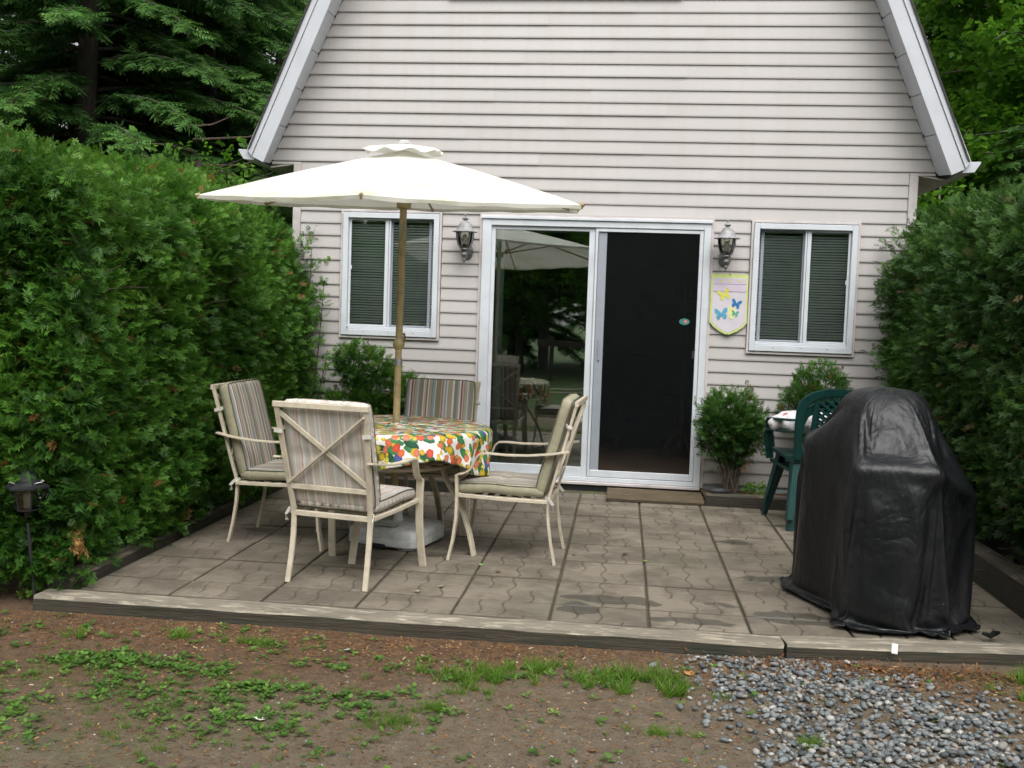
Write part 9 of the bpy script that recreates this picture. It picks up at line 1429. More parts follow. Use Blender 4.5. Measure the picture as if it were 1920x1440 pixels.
def attach(o, root):
    o.parent = root; o.matrix_parent_inverse = root.matrix_basis.inverted()
def make_hedge(name, label, side, y0, y1, path, nclump, mat, seed, **kw):
    before = set(bpy.data.objects)
    root, Cc, Nn = hedge(name, label, side, y0, y1, path, nclump, mat, seed, **kw)
    for o in set(bpy.data.objects) - before - {root}: attach(o, root)
    # added near-black core: blocks see-through and stands for shade between the fronds
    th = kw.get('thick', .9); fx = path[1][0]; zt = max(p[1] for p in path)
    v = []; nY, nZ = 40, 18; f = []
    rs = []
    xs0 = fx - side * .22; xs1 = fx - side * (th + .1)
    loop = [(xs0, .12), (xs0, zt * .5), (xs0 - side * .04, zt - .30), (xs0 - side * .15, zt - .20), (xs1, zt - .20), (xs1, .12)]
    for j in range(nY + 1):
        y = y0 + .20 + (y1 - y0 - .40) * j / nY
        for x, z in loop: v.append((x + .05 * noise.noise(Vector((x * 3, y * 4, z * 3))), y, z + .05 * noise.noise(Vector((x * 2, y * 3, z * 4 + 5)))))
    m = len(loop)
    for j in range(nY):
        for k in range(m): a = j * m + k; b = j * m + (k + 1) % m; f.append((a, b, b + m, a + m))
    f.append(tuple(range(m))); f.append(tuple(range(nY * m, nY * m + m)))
    o = MB().add(v, f).build('shade_core', M['core'], None); attach(o, root)
    # stems and bare twigs
    mb = MB(); r = random.Random(seed)
    n = int((y1 - y0) / .42)
    for i in range(n):
        y = y0 + .25 + (y1 - y0 - .4) * i / n + r.uniform(-.05, .05); x = fx - side * r.uniform(.28, .4)
        mb = MB(); mb.tube([(x, y, GZ - .02), (x + r.uniform(-.03, .03), y + r.uniform(-.04, .04), .5), (x, y + r.uniform(-.1, .1), 1.4)], [.03, .024, .014], 7)
        for k in range(12):
            z = r.uniform(.02, 1.6); a = r.uniform(-1.2, 1.2); L = r.uniform(.22, .42)
            mb.tube([(x, y, z), (x + side * L * .5 * math.cos(a), y + L * .5 * math.sin(a), z + .03), (x + side * L * math.cos(a), y + L * math.sin(a), z + r.uniform(.0, .16))], [.007, .005, .002], 5)
        o = mb.build('stem', M['twig'], None, True); attach(o, root)
    return root
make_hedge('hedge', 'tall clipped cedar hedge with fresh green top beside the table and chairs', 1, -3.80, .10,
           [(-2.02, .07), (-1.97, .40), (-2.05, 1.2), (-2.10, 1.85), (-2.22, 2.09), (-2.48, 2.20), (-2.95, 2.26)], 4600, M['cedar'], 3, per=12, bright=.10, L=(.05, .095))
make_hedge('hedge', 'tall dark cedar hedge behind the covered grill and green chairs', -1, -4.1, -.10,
           [(2.78, .26), (2.62, .55), (2.57, 1.2), (2.64, 1.85), (2.78, 2.12), (3.05, 2.25), (3.5, 2.32)], 3300, M['cedar_shaded'], 17, per=11, bright=.0, L=(.05, .095))

# loose shoots that reach over the siding beside the light hedge
def shoots(name, label, base, tips, mat, seed, cat='shrub'):
    root = thing(name, label, cat, base); r = random.Random(seed)
    P = []; D = []; T = []
    for k, tp in enumerate(tips):
        a = Vector(base) + Vector((r.uniform(-.03, .03), r.uniform(-.03, .03), 0)); b = Vector(tp); mid = a.lerp(b, .5) + Vector((r.uniform(-.05, .05), r.uniform(-.04, .04), .04)); pts = []
        for i in range(10):
            q = i / 9; pts.append((1 - q) ** 2 * a + 2 * q * (1 - q) * mid + q * q * b)
        o = MB().tube([p - Vector(base) for p in pts], [.008 * (1 - .8 * i / 9) + .0012 for i in range(10)], 5).build('branch', M['twig'], root, True)
        for i in range(1, 10):
            for _ in range(7 if i > 2 else 3):
                P.append(pts[i] - Vector(base) + Vector((r.uniform(-.03, .03), r.uniform(-.03, .03), r.uniform(-.04, .04)))); d = (b - a).normalized() + Vector((r.gauss(0, .7), r.gauss(0, .6), r.gauss(0, .5))); D.append(d); T.append(r.uniform(.2, .85))
    K = len(P); scatter('foliage', FR, np.array(P), basis(np.array(D), rdir(K) * .5 + np.array([0, -.4, .5])), nrg.uniform(.05, .10, K), T, mat, root)
    return root
shoots('cedar_shoots', 'straggling cedar shoots growing up the siding at the house end of the light hedge', (-2.0, -.22, .08),
       [(-1.86, -.16, 1.62), (-1.93, -.15, 1.35), (-1.98, -.14, 1.9), (-1.82, -.18, 1.0), (-1.98, -.2, 1.1), (-1.90, -.2, .7)], M['cedar'], 5)

# ------------------------------------------------------------------ bushes against the house
def bush(name, label, base, blobs, nfr, mat, seed, stems=12, zlow=.2, L=(.045, .085)):
    root = thing(name, label, 'bush', base); r = random.Random(seed); b = Vector(base)
    for k in range(stems):
        c, rad = blobs[k % len(blobs)]; q = Vector(c) + Vector((r.uniform(-.6, .6) * rad[0], r.uniform(-.5, .5) * rad[1], r.uniform(-.2, .6) * rad[2])) - b
        m_ = Vector((q.x * .45 + r.uniform(-.02, .02), q.y * .4, q.z * .5)); mb = MB(); mb.tube([(r.uniform(-.04, .04), r.uniform(-.03, .03), 0), m_, q], [.011, .007, .002], 5)
        for _ in range(4):
            s = m_.lerp(q, r.uniform(0, .8)); e = s + Vector((r.gauss(0, .06), r.gauss(0, .05), r.uniform(.03, .10))); mb.tube([s, e], [.004, .0012], 4)
        mb.build('branch', M['twig'], root, True)
    P = []; Nv = []; T = []
    for c, rad in blobs:
        n = int(nfr * rad[0] * rad[2] / sum(x[1][0] * x[1][2] for x in blobs)); u = rdir(n); rr = nrg.uniform(.35, 1.0, n) ** .5
        p = u * rr[:, None] * np.array(rad) ; p *= (1 + .42 * nfield(u * 2.6, 1.0, seed) + .25 * (nrg.uniform(size=n) < .07))[:, None]; p += np.array(c) - np.array(base)
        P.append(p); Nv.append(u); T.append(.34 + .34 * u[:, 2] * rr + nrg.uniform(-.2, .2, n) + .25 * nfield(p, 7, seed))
    P = np.concatenate(P); Nv = np.concatenate(Nv); T = np.clip(np.concatenate(T), .02, .9); ok = P[:, 2] + base[2] > zlow * .3; P, Nv, T = P[ok], Nv[ok], T[ok]
    K = len(P); T[nrg.uniform(size=K) < .02] = .97
    d = Nv * .7 + rdir(K) * .55 + np.array([0, 0, .45])
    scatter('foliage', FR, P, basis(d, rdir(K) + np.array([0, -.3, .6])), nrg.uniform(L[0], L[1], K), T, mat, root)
    return root
bush('bush', 'round bright green bush with bare lower twigs beside the sliding door', (1.49, -.30, .07), [((1.46, -.32, .66), (.235, .17, .20)), ((1.55, -.30, .56), (.20, .16, .17)), ((1.38, -.32, .54), (.16, .14, .16)), ((1.49, -.28, .40), (.14, .12, .12))], 2300, M['bush'], 4, 16)
bush('bush', 'small bush showing above the green chairs under the window', (2.13, -.28, .07), [((2.13, -.28, .90), (.21, .15, .20)), ((2.05, -.28, .72), (.20, .15, .22)), ((2.2, -.28, .66), (.2, .15, .2))], 1700, M['bush'], 8, 9)
bush('bush', 'loose dark green bush under the window behind the umbrella pole', (-1.42, -.30, .07),
     [((-1.47, -.32, .94), (.20, .14, .17)), ((-1.62, -.30, .98), (.10, .10, .12)), ((-1.32, -.32, .76), (.23, .16, .22)), ((-1.52, -.32, .62), (.28, .17, .16)), ((-1.10, -.30, .70), (.15, .12, .18)), ((-1.62, -.3, .42), (.24, .16, .2)), ((-1.28, -.3, .42), (.28, .16, .2)), ((-.92, -.30, .62), (.13, .10, .14))], 4300, M['cedar'], 6, 22)
def small_weed(name, label, base, n, spread, seed):
    root = thing(name, label, 'plant', base); r = random.Random(seed); P = []; D = []
    mb = MB()
    for k in range(5): mb.tube([(0, 0, 0), (r.uniform(-.5, .5) * spread, r.uniform(-.3, .3) * spread, spread * r.uniform(.8, 1.4))], [.003, .001], 4)
    mb.build('stem', M['twig'], root)
    for _ in range(n): P.append((r.uniform(-1, 1) * spread, r.uniform(-.5, .5) * spread, r.uniform(.1, 1.5) * spread))
    scatter('foliage', LC, np.array(P), basis(rdir(n), rdir(n) + np.array([0, 0, 1])), nrg.uniform(.03, .06, n), nrg.uniform(.4, 1, n), M['maple'], root)
small_weed('seedling', 'small leafy seedling at the foot of the round bush, near the green chair leg', (1.66, -.38, .07), 34, .07, 2)
small_weed('seedling', 'low leafy plants beneath the path light at the corner of the timber', (-2.28, -3.72, GZ), 60, .13, 3)

# ------------------------------------------------------------------ trees
def spruce_tree(H=9.5, seed=1, base_r=.16, low=.9, name='spruce_tree', reach=2.9, nb=120):
    root = thing(name, 'x', 'tree'); r = random.Random(seed)
    tr = [(0.06 * math.sin(z * 1.1 + seed), .05 * math.cos(z * .9), z) for z in np.linspace(-.1, H, 16)]
    MB().tube(tr, [base_r * (1 - .93 * i / 15) + .01 for i in range(16)], 10).build('trunk', M['bark'], root, True)
    P = []; D = []; Nn = []; T = []; Sc = []; mb = MB()
    for k in range(nb):
        z = low + (H - low - .3) * ((k + .5) / nb) ** 1.05; L = (reach * (1 - z / (H + .6)) ** .85 + .25) * r.uniform(.7, 1.12); a = k * 2.399 + r.uniform(-.3, .3); rise = r.uniform(-.05, .28)
        pts = []
        for i in range(9):
            q = i / 8; pts.append(Vector((math.cos(a) * L * q, math.sin(a) * L * q, z + rise * L * q - .34 * L * q * q)))
        mb.tube(pts, [.026 * (1 - .85 * i / 8) * (L / 2.4) + .003 for i in range(9)], 5, cap=False)
        n = int(L / .040); bt = r.uniform(-.12, .12)
        for i in range(n):
            q = .18 + .82 * (i + r.random()) / n; j = min(7, int(q * 8)); p = pts[j].lerp(pts[j + 1], q * 8 - j)
            for s in (-1, 1):
                az = a + s * r.uniform(.35, 1.15); dz = r.uniform(-.85, -.05); P.append(p + Vector((0, 0, r.uniform(-.03, .02)))); D.append((math.cos(az), math.sin(az), dz)); Nn.append((r.gauss(0, .3), r.gauss(0, .3), 1)); T.append(.25 + .55 * q + bt + r.uniform(-.2, .2)); Sc.append((.22 + .24 * (1 - q) * min(1, L / 2)) * r.uniform(.75, 1.25))
    mb.build('limbs', M['bark'], root, True, angle=180)['kind'] = 'stuff'
    scatter('crown', SP, np.array(P), basis(np.array(D), np.array(Nn)), np.array(Sc), T, M['spruce'], root)
    return root
def broad_tree(H=9, seed=1, mat='maple', bark='bark_pale', name='broadleaf_tree', reach=2.4, ncl=5200, low=1.2, leaf=.22, lean=(0, 0)):
    root = thing(name, 'x', 'tree'); r = random.Random(seed); tips = []
    def tp(z): return Vector((lean[0] * z + .08 * math.sin(z * .8 + seed), lean[1] * z + .06 * math.cos(z * .7), z))
    MB().tube([tp(z) for z in np.linspace(-.1, H * .92, 14)], [.13 * (1 - .9 * i / 13) + .008 for i in range(14)], 10).build('trunk', M[bark], root, True)
    mb = MB()
    for k in range(46):
        z = low + (H * .9 - low) * (k + .5) / 46; a = k * 2.4 + r.uniform(-.4, .4); L = reach * (1 - .55 * abs(z / H - .45)) * r.uniform(.6, 1.1); p0 = tp(z); pts = [p0]
        for i in range(1, 7):
            q = i / 6; pts.append(p0 + Vector((math.cos(a + .15 * i * r.uniform(-1, 1)) * L * q, math.sin(a) * L * q, L * (.55 * q - .25 * q * q))))
        mb.tube(pts, [.035 * (1 - .9 * i / 6) + .004 for i in range(7)], 6, cap=False)
        for i in range(2, 7):
            tips.append((pts[i], .24 + .20 * r.random()))
            if i > 2:
                e = pts[i] + Vector((r.gauss(0, .35), r.gauss(0, .35), r.uniform(-.1, .4))); mb.tube([pts[i], e], [.010, .003], 4, cap=False); tips.append((e, .22 + .22 * r.random()))
    mb.build('limbs', M[bark], root, True, angle=180)['kind'] = 'stuff'
    ti = nrg.integers(0, len(tips), ncl); c = np.array([tuple(tips[i][0]) for i in ti]); rad = np.array([tips[i][1] for i in ti]); u = rdir(ncl); u[:, 2] *= .55
    cn = np.array([r.uniform(-.22, .22) for _ in tips])[ti]
    P = c + u * (rad * nrg.uniform(.2, 1, ncl) ** .6)[:, None]; T = .5 + cn + .25 * u[:, 2] + nrg.uniform(-.15, .15, ncl)
    scatter('crown', LC, P, basis(rdir(ncl) + np.array([0, 0, -.2]), rdir(ncl) * .7 + np.array([0, 0, 1])), nrg.uniform(leaf * .7, leaf * 1.2, ncl), T, M[mat], root)
    return root
sA = spruce_tree(9.5, 1, .15, 1.3, reach=3.0, nb=150); sB = spruce_tree(8.5, 23, .13, .6, reach=2.6, nb=130)
bA = broad_tree(9.0, 3, 'maple', 'bark_pale', reach=2.5, ncl=8200, lean=(.07, .02)); bB = broad_tree(8.2, 9, 'maple_dark', 'bark', reach=2.4, ncl=7000)
bS = broad_tree(2.9, 14, 'maple', 'bark', name='young_tree', reach=.85, ncl=1500, low=.9, leaf=.13)
def put(src, used, x, y, rz, s, lab, grp):
    o = src if not used.get(src.name) else copy_tree(src); used[src.name] = 1
    o.location = (x, y, GZ); o.rotation_euler = (0, 0, rz); o.scale = (s, s, s); return tag(o, lab, 'tree', grp)
used = {}
GL = 'conifers behind the light hedge'; GR = 'leafy trees behind the dark hedge'; GB = 'trees across the yard behind the viewer, seen mirrored in the glass'
put(sA, used, -5.0, 1.9, .4, 1.0, 'big dark spruce with drooping boughs, nearest behind the light hedge', GL)
put(sB, used, -7.2, .2, 1.3, 1.05, 'spruce at the far end of the light hedge, cut off by the picture edge', GL)
put(sA, used, -5.0, 4.9, 2.2, .90, 'spruce whose boughs reach towards the roof edge above the light hedge', GL)
put(sB, used, -6.6, 5.0, 3.2, 1.15, 'dark spruce in shade behind the nearest big spruce', GL)
put(sB, used, -4.4, 3.4, 1.9, .95, 'bushy spruce filling the space under the big spruce boughs, just above the light hedge', GL)
put(sA, used, -5.3, 8.4, .9, .95, 'spruce standing close to the side of the house', GL)
put(sB, used, -5.9, 3.3, 5.2, .8, 'low bushy spruce in the middle of the conifers behind the light hedge', GL)
put(bB, used, -4.3, 10.6, .7, 1.1, 'dark broadleaf tree with white sky showing through, beside the white roof edge', GL)
put(sB, used, -9.6, 3.2, 4.2, 1.1, 'spruce deep in the wood at the picture edge above the light hedge', GL)
put(bB, used, -8.4, 8.6, 2.5, 1.15, 'broadleaf tree deepest in the shade behind the spruces', GL)
put(sA, used, -12.0, 7.5, 5.0, 1.0, 'far spruce filling the gap between trunks left of the big spruce', GL)
put(bS, used, -3.42, .75, .3, .95, 'young leafy sapling between the light hedge and the gutter end', GL)
put(bA, used, 5.15, 3.3, .2, .88, 'bright green leafy tree with a pale leaning trunk behind the roof edge', GR)
put(bA, used, 6.6, 1.4, 2.1, .95, 'leafy tree at the picture edge above the dark hedge', GR)
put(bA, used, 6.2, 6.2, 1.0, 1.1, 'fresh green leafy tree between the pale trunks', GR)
put(bA, used, 5.6, 8.6, 4.0, 1.15, 'light green tree farthest behind the house, against the sky', GR)
put(sB, used, 4.35, 1.9, 2.0, .42, 'small soft conifer just above the gutter end, beside the dark hedge', GR)
put(bA, used, 5.7, 5.0, 5.3, 1.0, 'lighter leafy tree whose crown fills the corner beside the roof edge', GR)
for i, (src, x, y, rz, s) in enumerate([(bA, -7.5, -20.5, .3, 1.1), (sA, -4.6, -19, 1.1, 1.0), (bA, -1.6, -21, 2.2, 1.2), (bA, 1.5, -20, .9, 1.05), (sB, 3.8, -18.5, 3.0, 1.15), (bA, 6.5, -20.5, 4.1, 1.2), (sA, 9.6, -19.5, 5.2, 1.05), (bB, -11, -18, 3.3, 1.1), (sB, -2.9, -24, 5, 1.3), (bA, 5.0, -25, 2, 1.3), (sA, 1.0, -26, 3, 1.4), (sA, 12.5, -15, 1, 1.0), (bB, -13, -12, 1, 1.1)]):
    put(src, used, x, y, rz, s, 'yard tree standing behind the viewer, only mirrored in the glass', GB)
for i in range(9):
    put(bS, used, -9 + 2.3 * i + rnd.uniform(-.4, .4), -17.6 + rnd.uniform(-.8, .8), i * 1.7, 1.0 + .25 * (i % 3), 'yard sapling standing behind the viewer, only mirrored in the glass', 'saplings across the yard behind the viewer')
# leaning dead snag behind the hedge
sn = thing('dead_snag', 'leaning brown broken trunk with bare twigs rising behind the light hedge', 'tree', (-3.0, .9, GZ), 0)
MB().tube([(.1, 0, 0), (-.12, .1, 1.5), (-.38, .2, 2.3), (-.55, .3, 2.85)], [.10, .085, .07, .035], 9).build('trunk', M['bark'], sn, True)
rr_ = random.Random(4)
for k in range(9):
    z = 2.2 + .12 * k; x = -.2 - (z - 2.0) * .34; a = rr_.uniform(-1.2, 1.2) + (PI if k % 3 == 0 else 0); L = rr_.uniform(.5, 1.3)
    MB().tube([(x, .2, z), (x + L * .5 * math.cos(a), .2 + L * .3 * math.sin(a), z + .05), (x + L * math.cos(a), .2 + L * .6 * math.sin(a), z + rr_.uniform(-.1, .35))], [.014, .009, .003], 6).build('branch', M['twig'], sn, True)
# wooden rail across the yard, mirrored in the door
rf = thing('rail_fence', 'brown wooden rail fence across the yard, mirrored in the glass door', 'fence', (2.2, -15.5, GZ))
for k in range(4): MB().box(-3.3 + 2.2 * k, -3.2 + 2.2 * k, -.05, .05, 0, 1.0).build('post', M['fence_wood'], rf, bevel=.006)
MB().box(-3.6, 3.7, -.085, -.052, .80, .93).build('rail', M['fence_wood'], rf, bevel=.006)

# ------------------------------------------------------------------ ground cover
def on_ground(n, fn, x0, x1, y0, y1):
    out = []
    while len(out) < n:
        x = rnd.uniform(x0, x1); y = rnd.uniform(y0, y1)
        if y > -3.92 - .0 and x > -2.2: continue
        if rnd.random() < fn(x, y): out.append((x, y, ground_h(x, y)))
    return np.array(out)
def blob(cx, cy, rx, ry): return lambda x, y: math.exp(-((x - cx) / rx) ** 2 - ((y - cy) / ry) ** 2)
blade = []
for b_ in (0, .25, -.3):
    q = [(-.62, 0, 0), (.62, 0, 0), (.42 + b_, .55, .06), (-.42 + b_, .55, .06)]; q2 = [(-.42 + b_, .55, .06), (.42 + b_, .55, .06), (b_ * 2.2 + .05, 1, .28), (b_ * 2.2 - .05, 1, .28)]
    blade.append(templ([[(a * .045, b, c * .9) for a, b, c in q], [(a * .045, b, c * .9) for a, b, c in q2]]))
gfs = [blob(.05, -4.42, .17, .12), blob(.32, -4.27, .20, .10), blob(.66, -4.32, .13, .07), blob(.84, -4.36, .16, .07), blob(.02, -4.78, .07, .05), blob(-.12, -4.88, .10, .10), blob(.78, -4.82, .14, .04), blob(2.35, -4.02, .25, .16), blob(2.6, -4.15, .3, .3), blob(2.28, -4.25, .1, .06), blob(1.30, -4.88, .10, .05)]
def gw(x, y):
    g = sum(f(x, y) for f in gfs); n = noise.noise(Vector((x * 6, y * 6, 1)))
    left = .60 * max(0, min(1, (-.75 - x) * 1.1)) * max(0, min(1, (-4.25 - y) * 1.6)) * (1.0 if n > -.05 else .15)
    return min(1, g * (1.1 if n > -.1 else .5) + left + .012)
P = on_ground(9000, gw, -3.4, 3.3, -6.3, -3.93); K = len(P)
d = rdir(K) * .75 + np.array([0, 0, .8]); d[:, 2] = np.abs(d[:, 2])
# tufts: blades fanning out from a common foot
TC = []; TS = []
for cx, cy, rx, ry, n_, s_ in [(.30, -4.22, .10, .05, 16, 1.1), (.10, -4.36, .16, .07, 26, 1.0), (.05, -4.52, .10, .05, 9, .8), (.58, -4.33, .08, .07, 13, 1.1), (.74, -4.28, .09, .05, 9, 1.25), (.87, -4.38, .07, .06, 12, 1.25), (.66, -4.42, .08, .03, 8, .8),
                               (-.03, -4.74, .035, .02, 6, .95), (-.13, -4.88, .06, .05, 12, .85), (.80, -4.80, .09, .02, 9, .7), (1.30, -4.84, .05, .03, 8, .9), (2.42, -4.02, .18, .10, 30, 1.2), (2.30, -4.30, .12, .10, 12, 1.0), (2.75, -4.2, .2, .2, 20, 1.0),
                               (-1.28, -4.12, .03, .02, 5, .9), (-.92, -4.16, .05, .03, 7, .8), (-1.0, -4.15, .1, .03, 4, .8), (-1.75, -4.20, .06, .03, 4, .8), (-1.1, -4.75, .45, .18, 34, .55), (-1.5, -4.5, .30, .15, 22, .5), (-.65, -4.62, .28, .18, 18, .5), (-.35, -4.98, .2, .1, 8, .5), (-1.0, -5.1, .5, .2, 30, .6), (1.05, -4.42, .03, .03, 4, .7)]:
    for _ in range(n_): TC.append((rnd.gauss(cx, rx * .7), rnd.gauss(cy, ry * .7))); TS.append(s_ * rnd.uniform(.7, 1.2))
TC = [(x, min(y, -3.95)) for x, y in TC]
nb_ = 34; ci = np.repeat(np.arange(len(TC)), nb_)
tp_ = np.array([(x, y, ground_h(x, y) - .004) for x, y in TC])[ci] + np.stack([nrg.normal(0, .009, len(ci)), nrg.normal(0, .007, len(ci)), np.zeros(len(ci))], 1)
td = rdir(len(ci)) * .62; td[:, 2] = np.abs(td[:, 2]) * .5 + .72
P = np.concatenate([P, tp_]); d = np.concatenate([d, td]); ls = np.concatenate([nrg.uniform(.014, .034, K), nrg.uniform(.030, .070, len(ci)) * np.array(TS)[ci]])
tt = np.concatenate([np.clip(nrg.normal(.45, .22, K), 0, .93) + (nrg.uniform(size=K) < .08) * .5, np.clip(nrg.normal(.58, .16, len(ci)), 0, .93)]); K = len(P)
scatter('grass', blade, P - np.array([0, 0, .003]), basis(d, rdir(K)), ls, tt, M['grass'])
P = on_ground(2600, lambda x, y: min(1, blob(-2.7, -3.7, .6, .4)(x, y) + blob(-1.9, -4.05, .5, .12)(x, y) * .3), -3.4, -1.0, -4.6, -3.2); K = len(P)
def rosette(seed, n=5):
    r = random.Random(seed); q = []
    for i in range(n):
        a = 2 * PI * i / n + r.uniform(-.4, .4); e = r.uniform(.15, .7); dd = (math.cos(a) * math.cos(e), math.sin(a) * math.cos(e), math.sin(e)); L = r.uniform(.6, 1.0)
        p = np.array((dd[0] * .15, dd[1] * .15, .25 + dd[2] * .2)); s = np.array((-math.sin(a), math.cos(a), r.uniform(-.25, .25))); w = L * r.uniform(.28, .40); dv = np.array(dd)
        q.append([p, p + dv * L * .35 + s * w, p + dv * L * .75 + s * w * .8 - np.array((0, 0, .04)), p + dv * L * .5])
        q.append([p, p + dv * L * .5, p + dv * L * .75 - s * w * .8 - np.array((0, 0, .04)), p + dv * L * .35 - s * w])
        q.append([p + dv * L * .5, p + dv * L * .75 + s * w * .8 - np.array((0, 0, .04)), p + dv * L - np.array((0, 0, .10)), p + dv * L * .75 - s * w * .8 - np.array((0, 0, .04))])
    return templ(q)
RO = [rosette(s, n) for s, n in ((1, 4), (2, 5), (3, 6), (4, 3))]
def ww(x, y):
    n = noise.noise(Vector((x * 3.1, y * 4.1, 7))) + .5 * noise.noise(Vector((x * 9, y * 9, 2)))
    a = blob(-.62, -4.55, .26, .30)(x, y) + blob(-1.35, -4.45, .40, .22)(x, y) + .6 * blob(-1.0, -4.85, .7, .35)(x, y) + .5 * blob(.35, -4.3, .4, .12)(x, y) + .35 * blob(-1.75, -4.2, .4, .15)(x, y)
    return min(1, a * max(0, .35 + 1.6 * n) + .012)
P = on_ground(1650, ww, -3.2, 2.9, -5.9, -3.95); K = len(P)
upv = np.tile(np.array([0, 0, 1.]), (K, 1)) + rdir(K) * .22; dd_ = rdir(K); dd_[:, 2] = 0
scatter('weeds', RO, P, basis(dd_, upv), nrg.uniform(.010, .030, K), np.clip(nrg.normal(.5, .25, K), 0, 1), M['weed'])
# fallen needles, bark crumbs and bits of leaf on the soil and lightly on the paving
nd = [templ([[(-.5, 0, 0), (.5, 0, 0), (.4, 1, .03), (-.4, 1, .03)]]) * np.array([.10, 1, 1]), templ([[(-.5, 0, 0), (.5, 0, 0), (.3, 1, .1), (-.3, 1, .05)]]) * np.array([.45, 1, 1])]
P = on_ground(34000, lambda x, y: min(1, .9 * math.exp(-((y + 4.02) / .22) ** 2) + .22), -3.2, 3.2, -5.9, -3.92); K = len(P)
dd_ = rdir(K); dd_[:, 2] *= .15
scatter('needle_litter', nd, P + np.array([0, 0, .002]), basis(dd_, rdir(K) * .35 + np.array([0, 0, 1])), np.where(nrg.uniform(size=K) < .12, nrg.uniform(.012, .022, K), nrg.uniform(.006, .016, K)), np.clip(nrg.normal(.40, .26, K), 0, 1), M['litter'])
P = on_ground(1300, lambda x, y: blob(1.75, -4.0, .55, .10)(x, y) + .5 * blob(2.2, -4.2, .4, .25)(x, y), .9, 3.0, -4.8, -3.92); K = len(P); dd_ = rdir(K); dd_[:, 2] *= .4
scatter('leaf_litter', [nd[1]], P + np.stack([np.zeros(K), np.zeros(K), nrg.uniform(.004, .03, K)], 1), basis(dd_, rdir(K) * .6 + np.array([0, 0, 1])), nrg.uniform(.009, .024, K), np.clip(nrg.normal(.12, .16, K), 0, 1), M['litter'])
Pp = np.stack([nrg.uniform(-1.95, 2.6, 900), nrg.uniform(-3.72, -.5, 900), np.full(900, .0015)], 1); K = 900; dd_ = rdir(K); dd_[:, 2] = 0
scatter('patio_crumbs', nd, Pp, basis(dd_, np.tile(np.array([0, 0, 1.]), (K, 1)) + rdir(K) * .1), nrg.uniform(.004, .011, K), np.clip(nrg.normal(.35, .3, K), 0, 1), M['litter'])

# gravel: crushed stones, real geometry in one heap
def stones(name, n, fn, box_, sizes, lift, mat, bury=.35):
    bm = bmesh.new(); bmesh.ops.create_icosphere(bm, subdivisions=1, radius=1); V0 = np.array([v.co for v in bm.verts]); F0 = np.array([[v.index for v in f.verts] for f in bm.faces]); bm.free()
    P = on_ground(n, fn, *box_); K = len(P)
    tl = []
    for s in range(8): tl.append(V0 * nrg.uniform(.62, 1.30, (len(V0), 1)) * nrg.uniform(.82, 1.1, (len(V0), 3)))
    TL = np.array(tl)[nrg.integers(0, 8, K)]
    q = rdir(K); B = basis(rdir(K), q); sc = nrg.uniform(sizes[0], sizes[1], K)[:, None] * np.stack([nrg.uniform(.8, 1.3, K), nrg.uniform(.7, 1.0, K), nrg.uniform(.45, .75, K)], 1)
    flatB = np.stack([np.cos(a_ := nrg.uniform(0, 2 * PI, K)), np.sin(a_), np.zeros(K), -np.sin(a_), np.cos(a_), np.zeros(K), np.zeros(K), np.zeros(K), np.ones(K)], 1).reshape(K, 3, 3)
    tilt_ = np.stack([np.ones(K), np.zeros(K), nrg.normal(0, .35, K), np.zeros(K), np.ones(K), nrg.normal(0, .35, K), np.zeros(K), np.zeros(K), np.ones(K)], 1).reshape(K, 3, 3)
    B = flatB @ tilt_
    V = np.einsum('kij,knj->kni', B, TL * sc[:, None, :]) + (P + np.stack([np.zeros(K), np.zeros(K), nrg.uniform(-.2, 1, K) * lift + sizes[0] * (.5 - bury)], 1))[:, None, :]
    nv = len(V0); F = (F0[None] + (np.arange(K) * nv)[:, None, None]).reshape(-1, 3)
    me = bpy.data.meshes.new(name); me.vertices.add(K * nv); me.vertices.foreach_set('co', V.astype(np.float32).ravel()); me.loops.add(F.size); me.loops.foreach_set('vertex_index', F.astype(np.int32).ravel())
    me.polygons.add(len(F)); me.polygons.foreach_set('loop_start', np.arange(0, F.size, 3, dtype=np.int32))
    at = me.attributes.new('tint', 'FLOAT', 'POINT'); at.data.foreach_set('value', np.repeat(nrg.uniform(0, 1, K), nv).astype(np.float32))
    me.materials.append(mat); me.update(calc_edges=True); return tag(link(name, me), kind='stuff')
t = NT('gravel_stone'); a = t.new('ShaderNodeAttribute', attribute_name='tint').outputs['Fac']; n = t.noise(t.pos(), 190, 4, .6)
c = t.ramp(a, [(0, (.04, .045, .05)), (.3, (.10, .115, .12)), (.55, (.17, .195, .20)), (.75, (.22, .235, .235)), (.87, (.22, .17, .13)), (.95, (.32, .31, .28)), (1, (.45, .44, .41))])
c = t.mix(t.math('MULTIPLY', t.ramp(n, [(.4, 0.), (.7, 1.)]), .35), c, (.12, .11, .10)); t.bump(n, .5, .003); M['stone'] = t.fin(c, .72)
def gv(x, y):
    # heap widening towards the viewer, edge ragged
    l = 1.05 + (-3.95 - y) * .10 + .10 * noise.noise(Vector((x * 4, y * 4, 5))) ; rr = 1.55 + (-3.9 - y) * 1.05 + .14 * noise.noise(Vector((x * 5, y * 5, 9)))
    v = 1 / (1 + math.exp(-(x - l) * 16)) / (1 + math.exp((x - rr) * 11))
    v *= max(.14, min(1, .78 + 1.1 * noise.noise(Vector((x * 3.5, y * 3.5, 21)))))
    if x > 1.45: v *= .12 + .88 / (1 + math.exp((y + 4.10 + .10 * (x - 1.45)) * 18))
    return v
stones('gravel', 7600, gv, (.7, 3.0, -5.9, -3.93), (.0068, .0185), .016, M['stone'], .45)
stones('pebbles', 1500, lambda x, y: .10 + .9 * (1 / (1 + math.exp(-(x - .2) * 2.0))) * max(0, min(1, (-4.25 - y) * 1.3)), (-2.4, 2.6, -5.8, -3.95), (.003, .0085), .0, M['stone'])

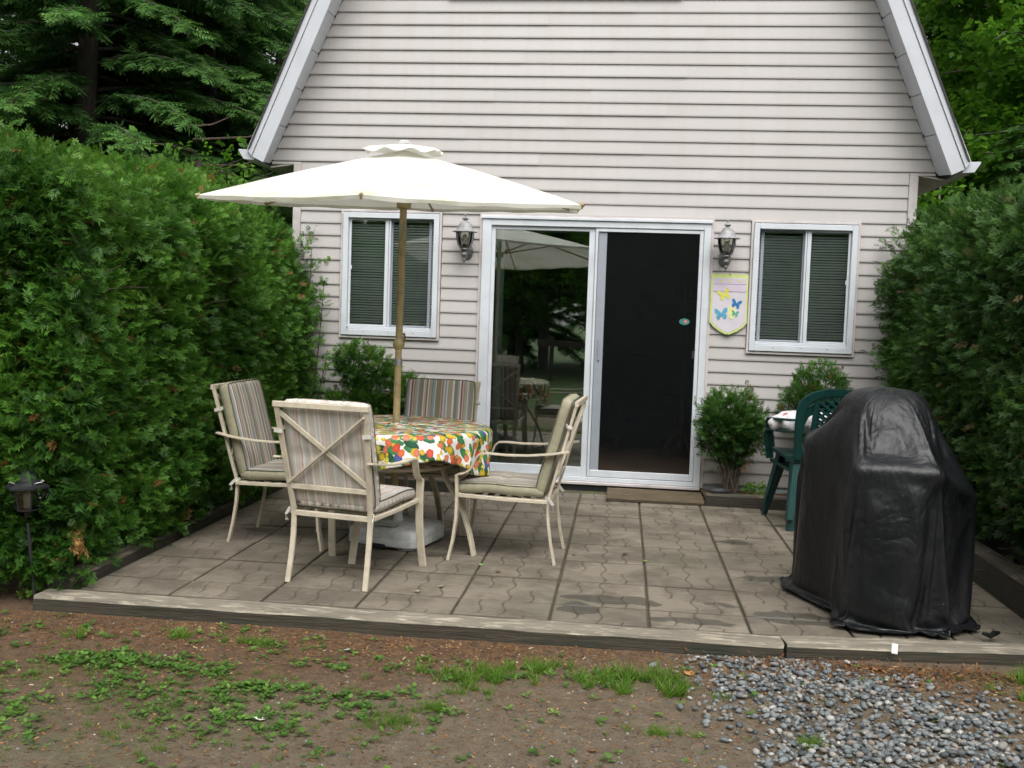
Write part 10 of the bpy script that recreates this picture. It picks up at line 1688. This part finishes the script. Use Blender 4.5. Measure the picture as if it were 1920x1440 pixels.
# single leaves and scraps that stand out
def leaf(name, label, x, y, s, rz, mat, z=None, cat='leaf', curl=.25):
    v = []; f = []; n = 8
    out = [(0, 0), (.22, .12), (.42, .08), (.36, .30), (.60, .42), (.38, .52), (.34, .78), (.16, .70), (0, 1.0)]
    pts = out + [(-a, b) for a, b in out[-2:0:-1]]
    for a, b in pts: v.append((a * s, (b - .5) * s, curl * s * (a * a * 1.6 + (b - .5) ** 2 * .8)))
    v.append((0, 0, .01 * s)); m = len(pts); f = [(i, (i + 1) % m, m) for i in range(m)]
    o = MB().add(v, f).build(name, mat, None, True, angle=180)
    o.location = (x, y, (ground_h(x, y) + .008) if z is None else z); o.rotation_euler = (rnd.uniform(-.2, .2), rnd.uniform(-.2, .2), rz); tag(o, label, cat)
    so = o.modifiers.new('t', 'SOLIDIFY'); so.thickness = .0006
ol = painted('orange_leaf', (.48, .20, .07), .8, .15, 60); wl_ = painted('pale_leaf', (.66, .66, .58), .7, .1, 60); gl_ = painted('green_leaf', (.22, .34, .07), .6, .15, 60); bl_ = painted('brown_leaf', (.20, .10, .05), .8, .2, 60); pg = painted('pale_green_leaf', (.50, .55, .30), .7, .1, 60)
leaf('fallen_leaf', 'orange leaf on the soil between the grass tufts and the gravel heap', .93, -4.17, .052, 1.0, ol)
leaf('fallen_leaf', 'white scrap of leaf on the bare soil in front of the clover, below the chairs', -.62, -4.95, .040, .4, wl_)
leaf('fallen_leaf', 'whitish leaf on the needle litter close to the long timber', -.52, -4.17, .034, 1.7, wl_)
leaf('fallen_leaf', 'small brown leaf on the packed dirt nearest the viewer', .56, -5.0, .035, 2.2, bl_)
leaf('fallen_leaf', 'small reddish leaf lying in the gravel near the timber', 1.12, -3.98, .05, .3, ol)
leaf('fallen_leaf', 'reddish leaves at the edge of the gravel below the white tag', 1.72, -4.0, .06, 2.3, bl_)
leaf('fallen_leaf', 'pale green leaf on the slabs in front of the backward-facing chair, nearer the timber', -.37, -3.42, .032, .8, pg, .006)
leaf('fallen_leaf', 'pale green leaf on the slabs, the one closer to the table', -.27, -3.30, .034, 2.0, pg, .006)
leaf('fallen_leaf', 'bright green leaf in the mossy joint in front of the sliding door', .785, -2.47, .032, .4, gl_, .004)
leaf('fallen_leaf', 'curled dark leaf in the middle of a slab in front of the door', .67, -2.32, .036, 1.4, bl_, .007)
leaf('fallen_leaf', 'green leaf on the slab beside the chair leg', .37, -2.42, .030, 2.5, gl_, .006)
leaf('fallen_leaf', 'brown and white leaf near the foot of the chair seen from its side', -.02, -2.93, .034, .9, bl_, .007)
leaf('fallen_leaf', 'green leaf on the slabs between the table legs and that chair', -.13, -2.80, .030, 2.9, gl_, .006)
# dead orange cedar spray hanging low on the hedge
dc = thing('dead_spray', 'withered orange cedar spray hanging low on the light hedge near the path light', 'branch', (-1.99, -3.72, .33))
K = 16; P = np.stack([nrg.normal(0, .016, K), nrg.normal(0, .02, K), -np.linspace(0, .14, K)], 1)
scatter('spray', FR, P, basis(rdir(K) * .5 + np.array([.2, -.2, -1]), rdir(K) + np.array([.5, -.8, 0])), nrg.uniform(.05, .075, K), np.full(K, .995), mk_leaf('withered_cedar', [(0, (.40, .20, .07)), (1, (.58, .33, .12))], .2), dc)
MB().tube([(-.06, .05, .08), (-.02, .02, .03), (0, 0, -.12)], [.004, .003, .001], 5).build('twig', M['twig'], dc)
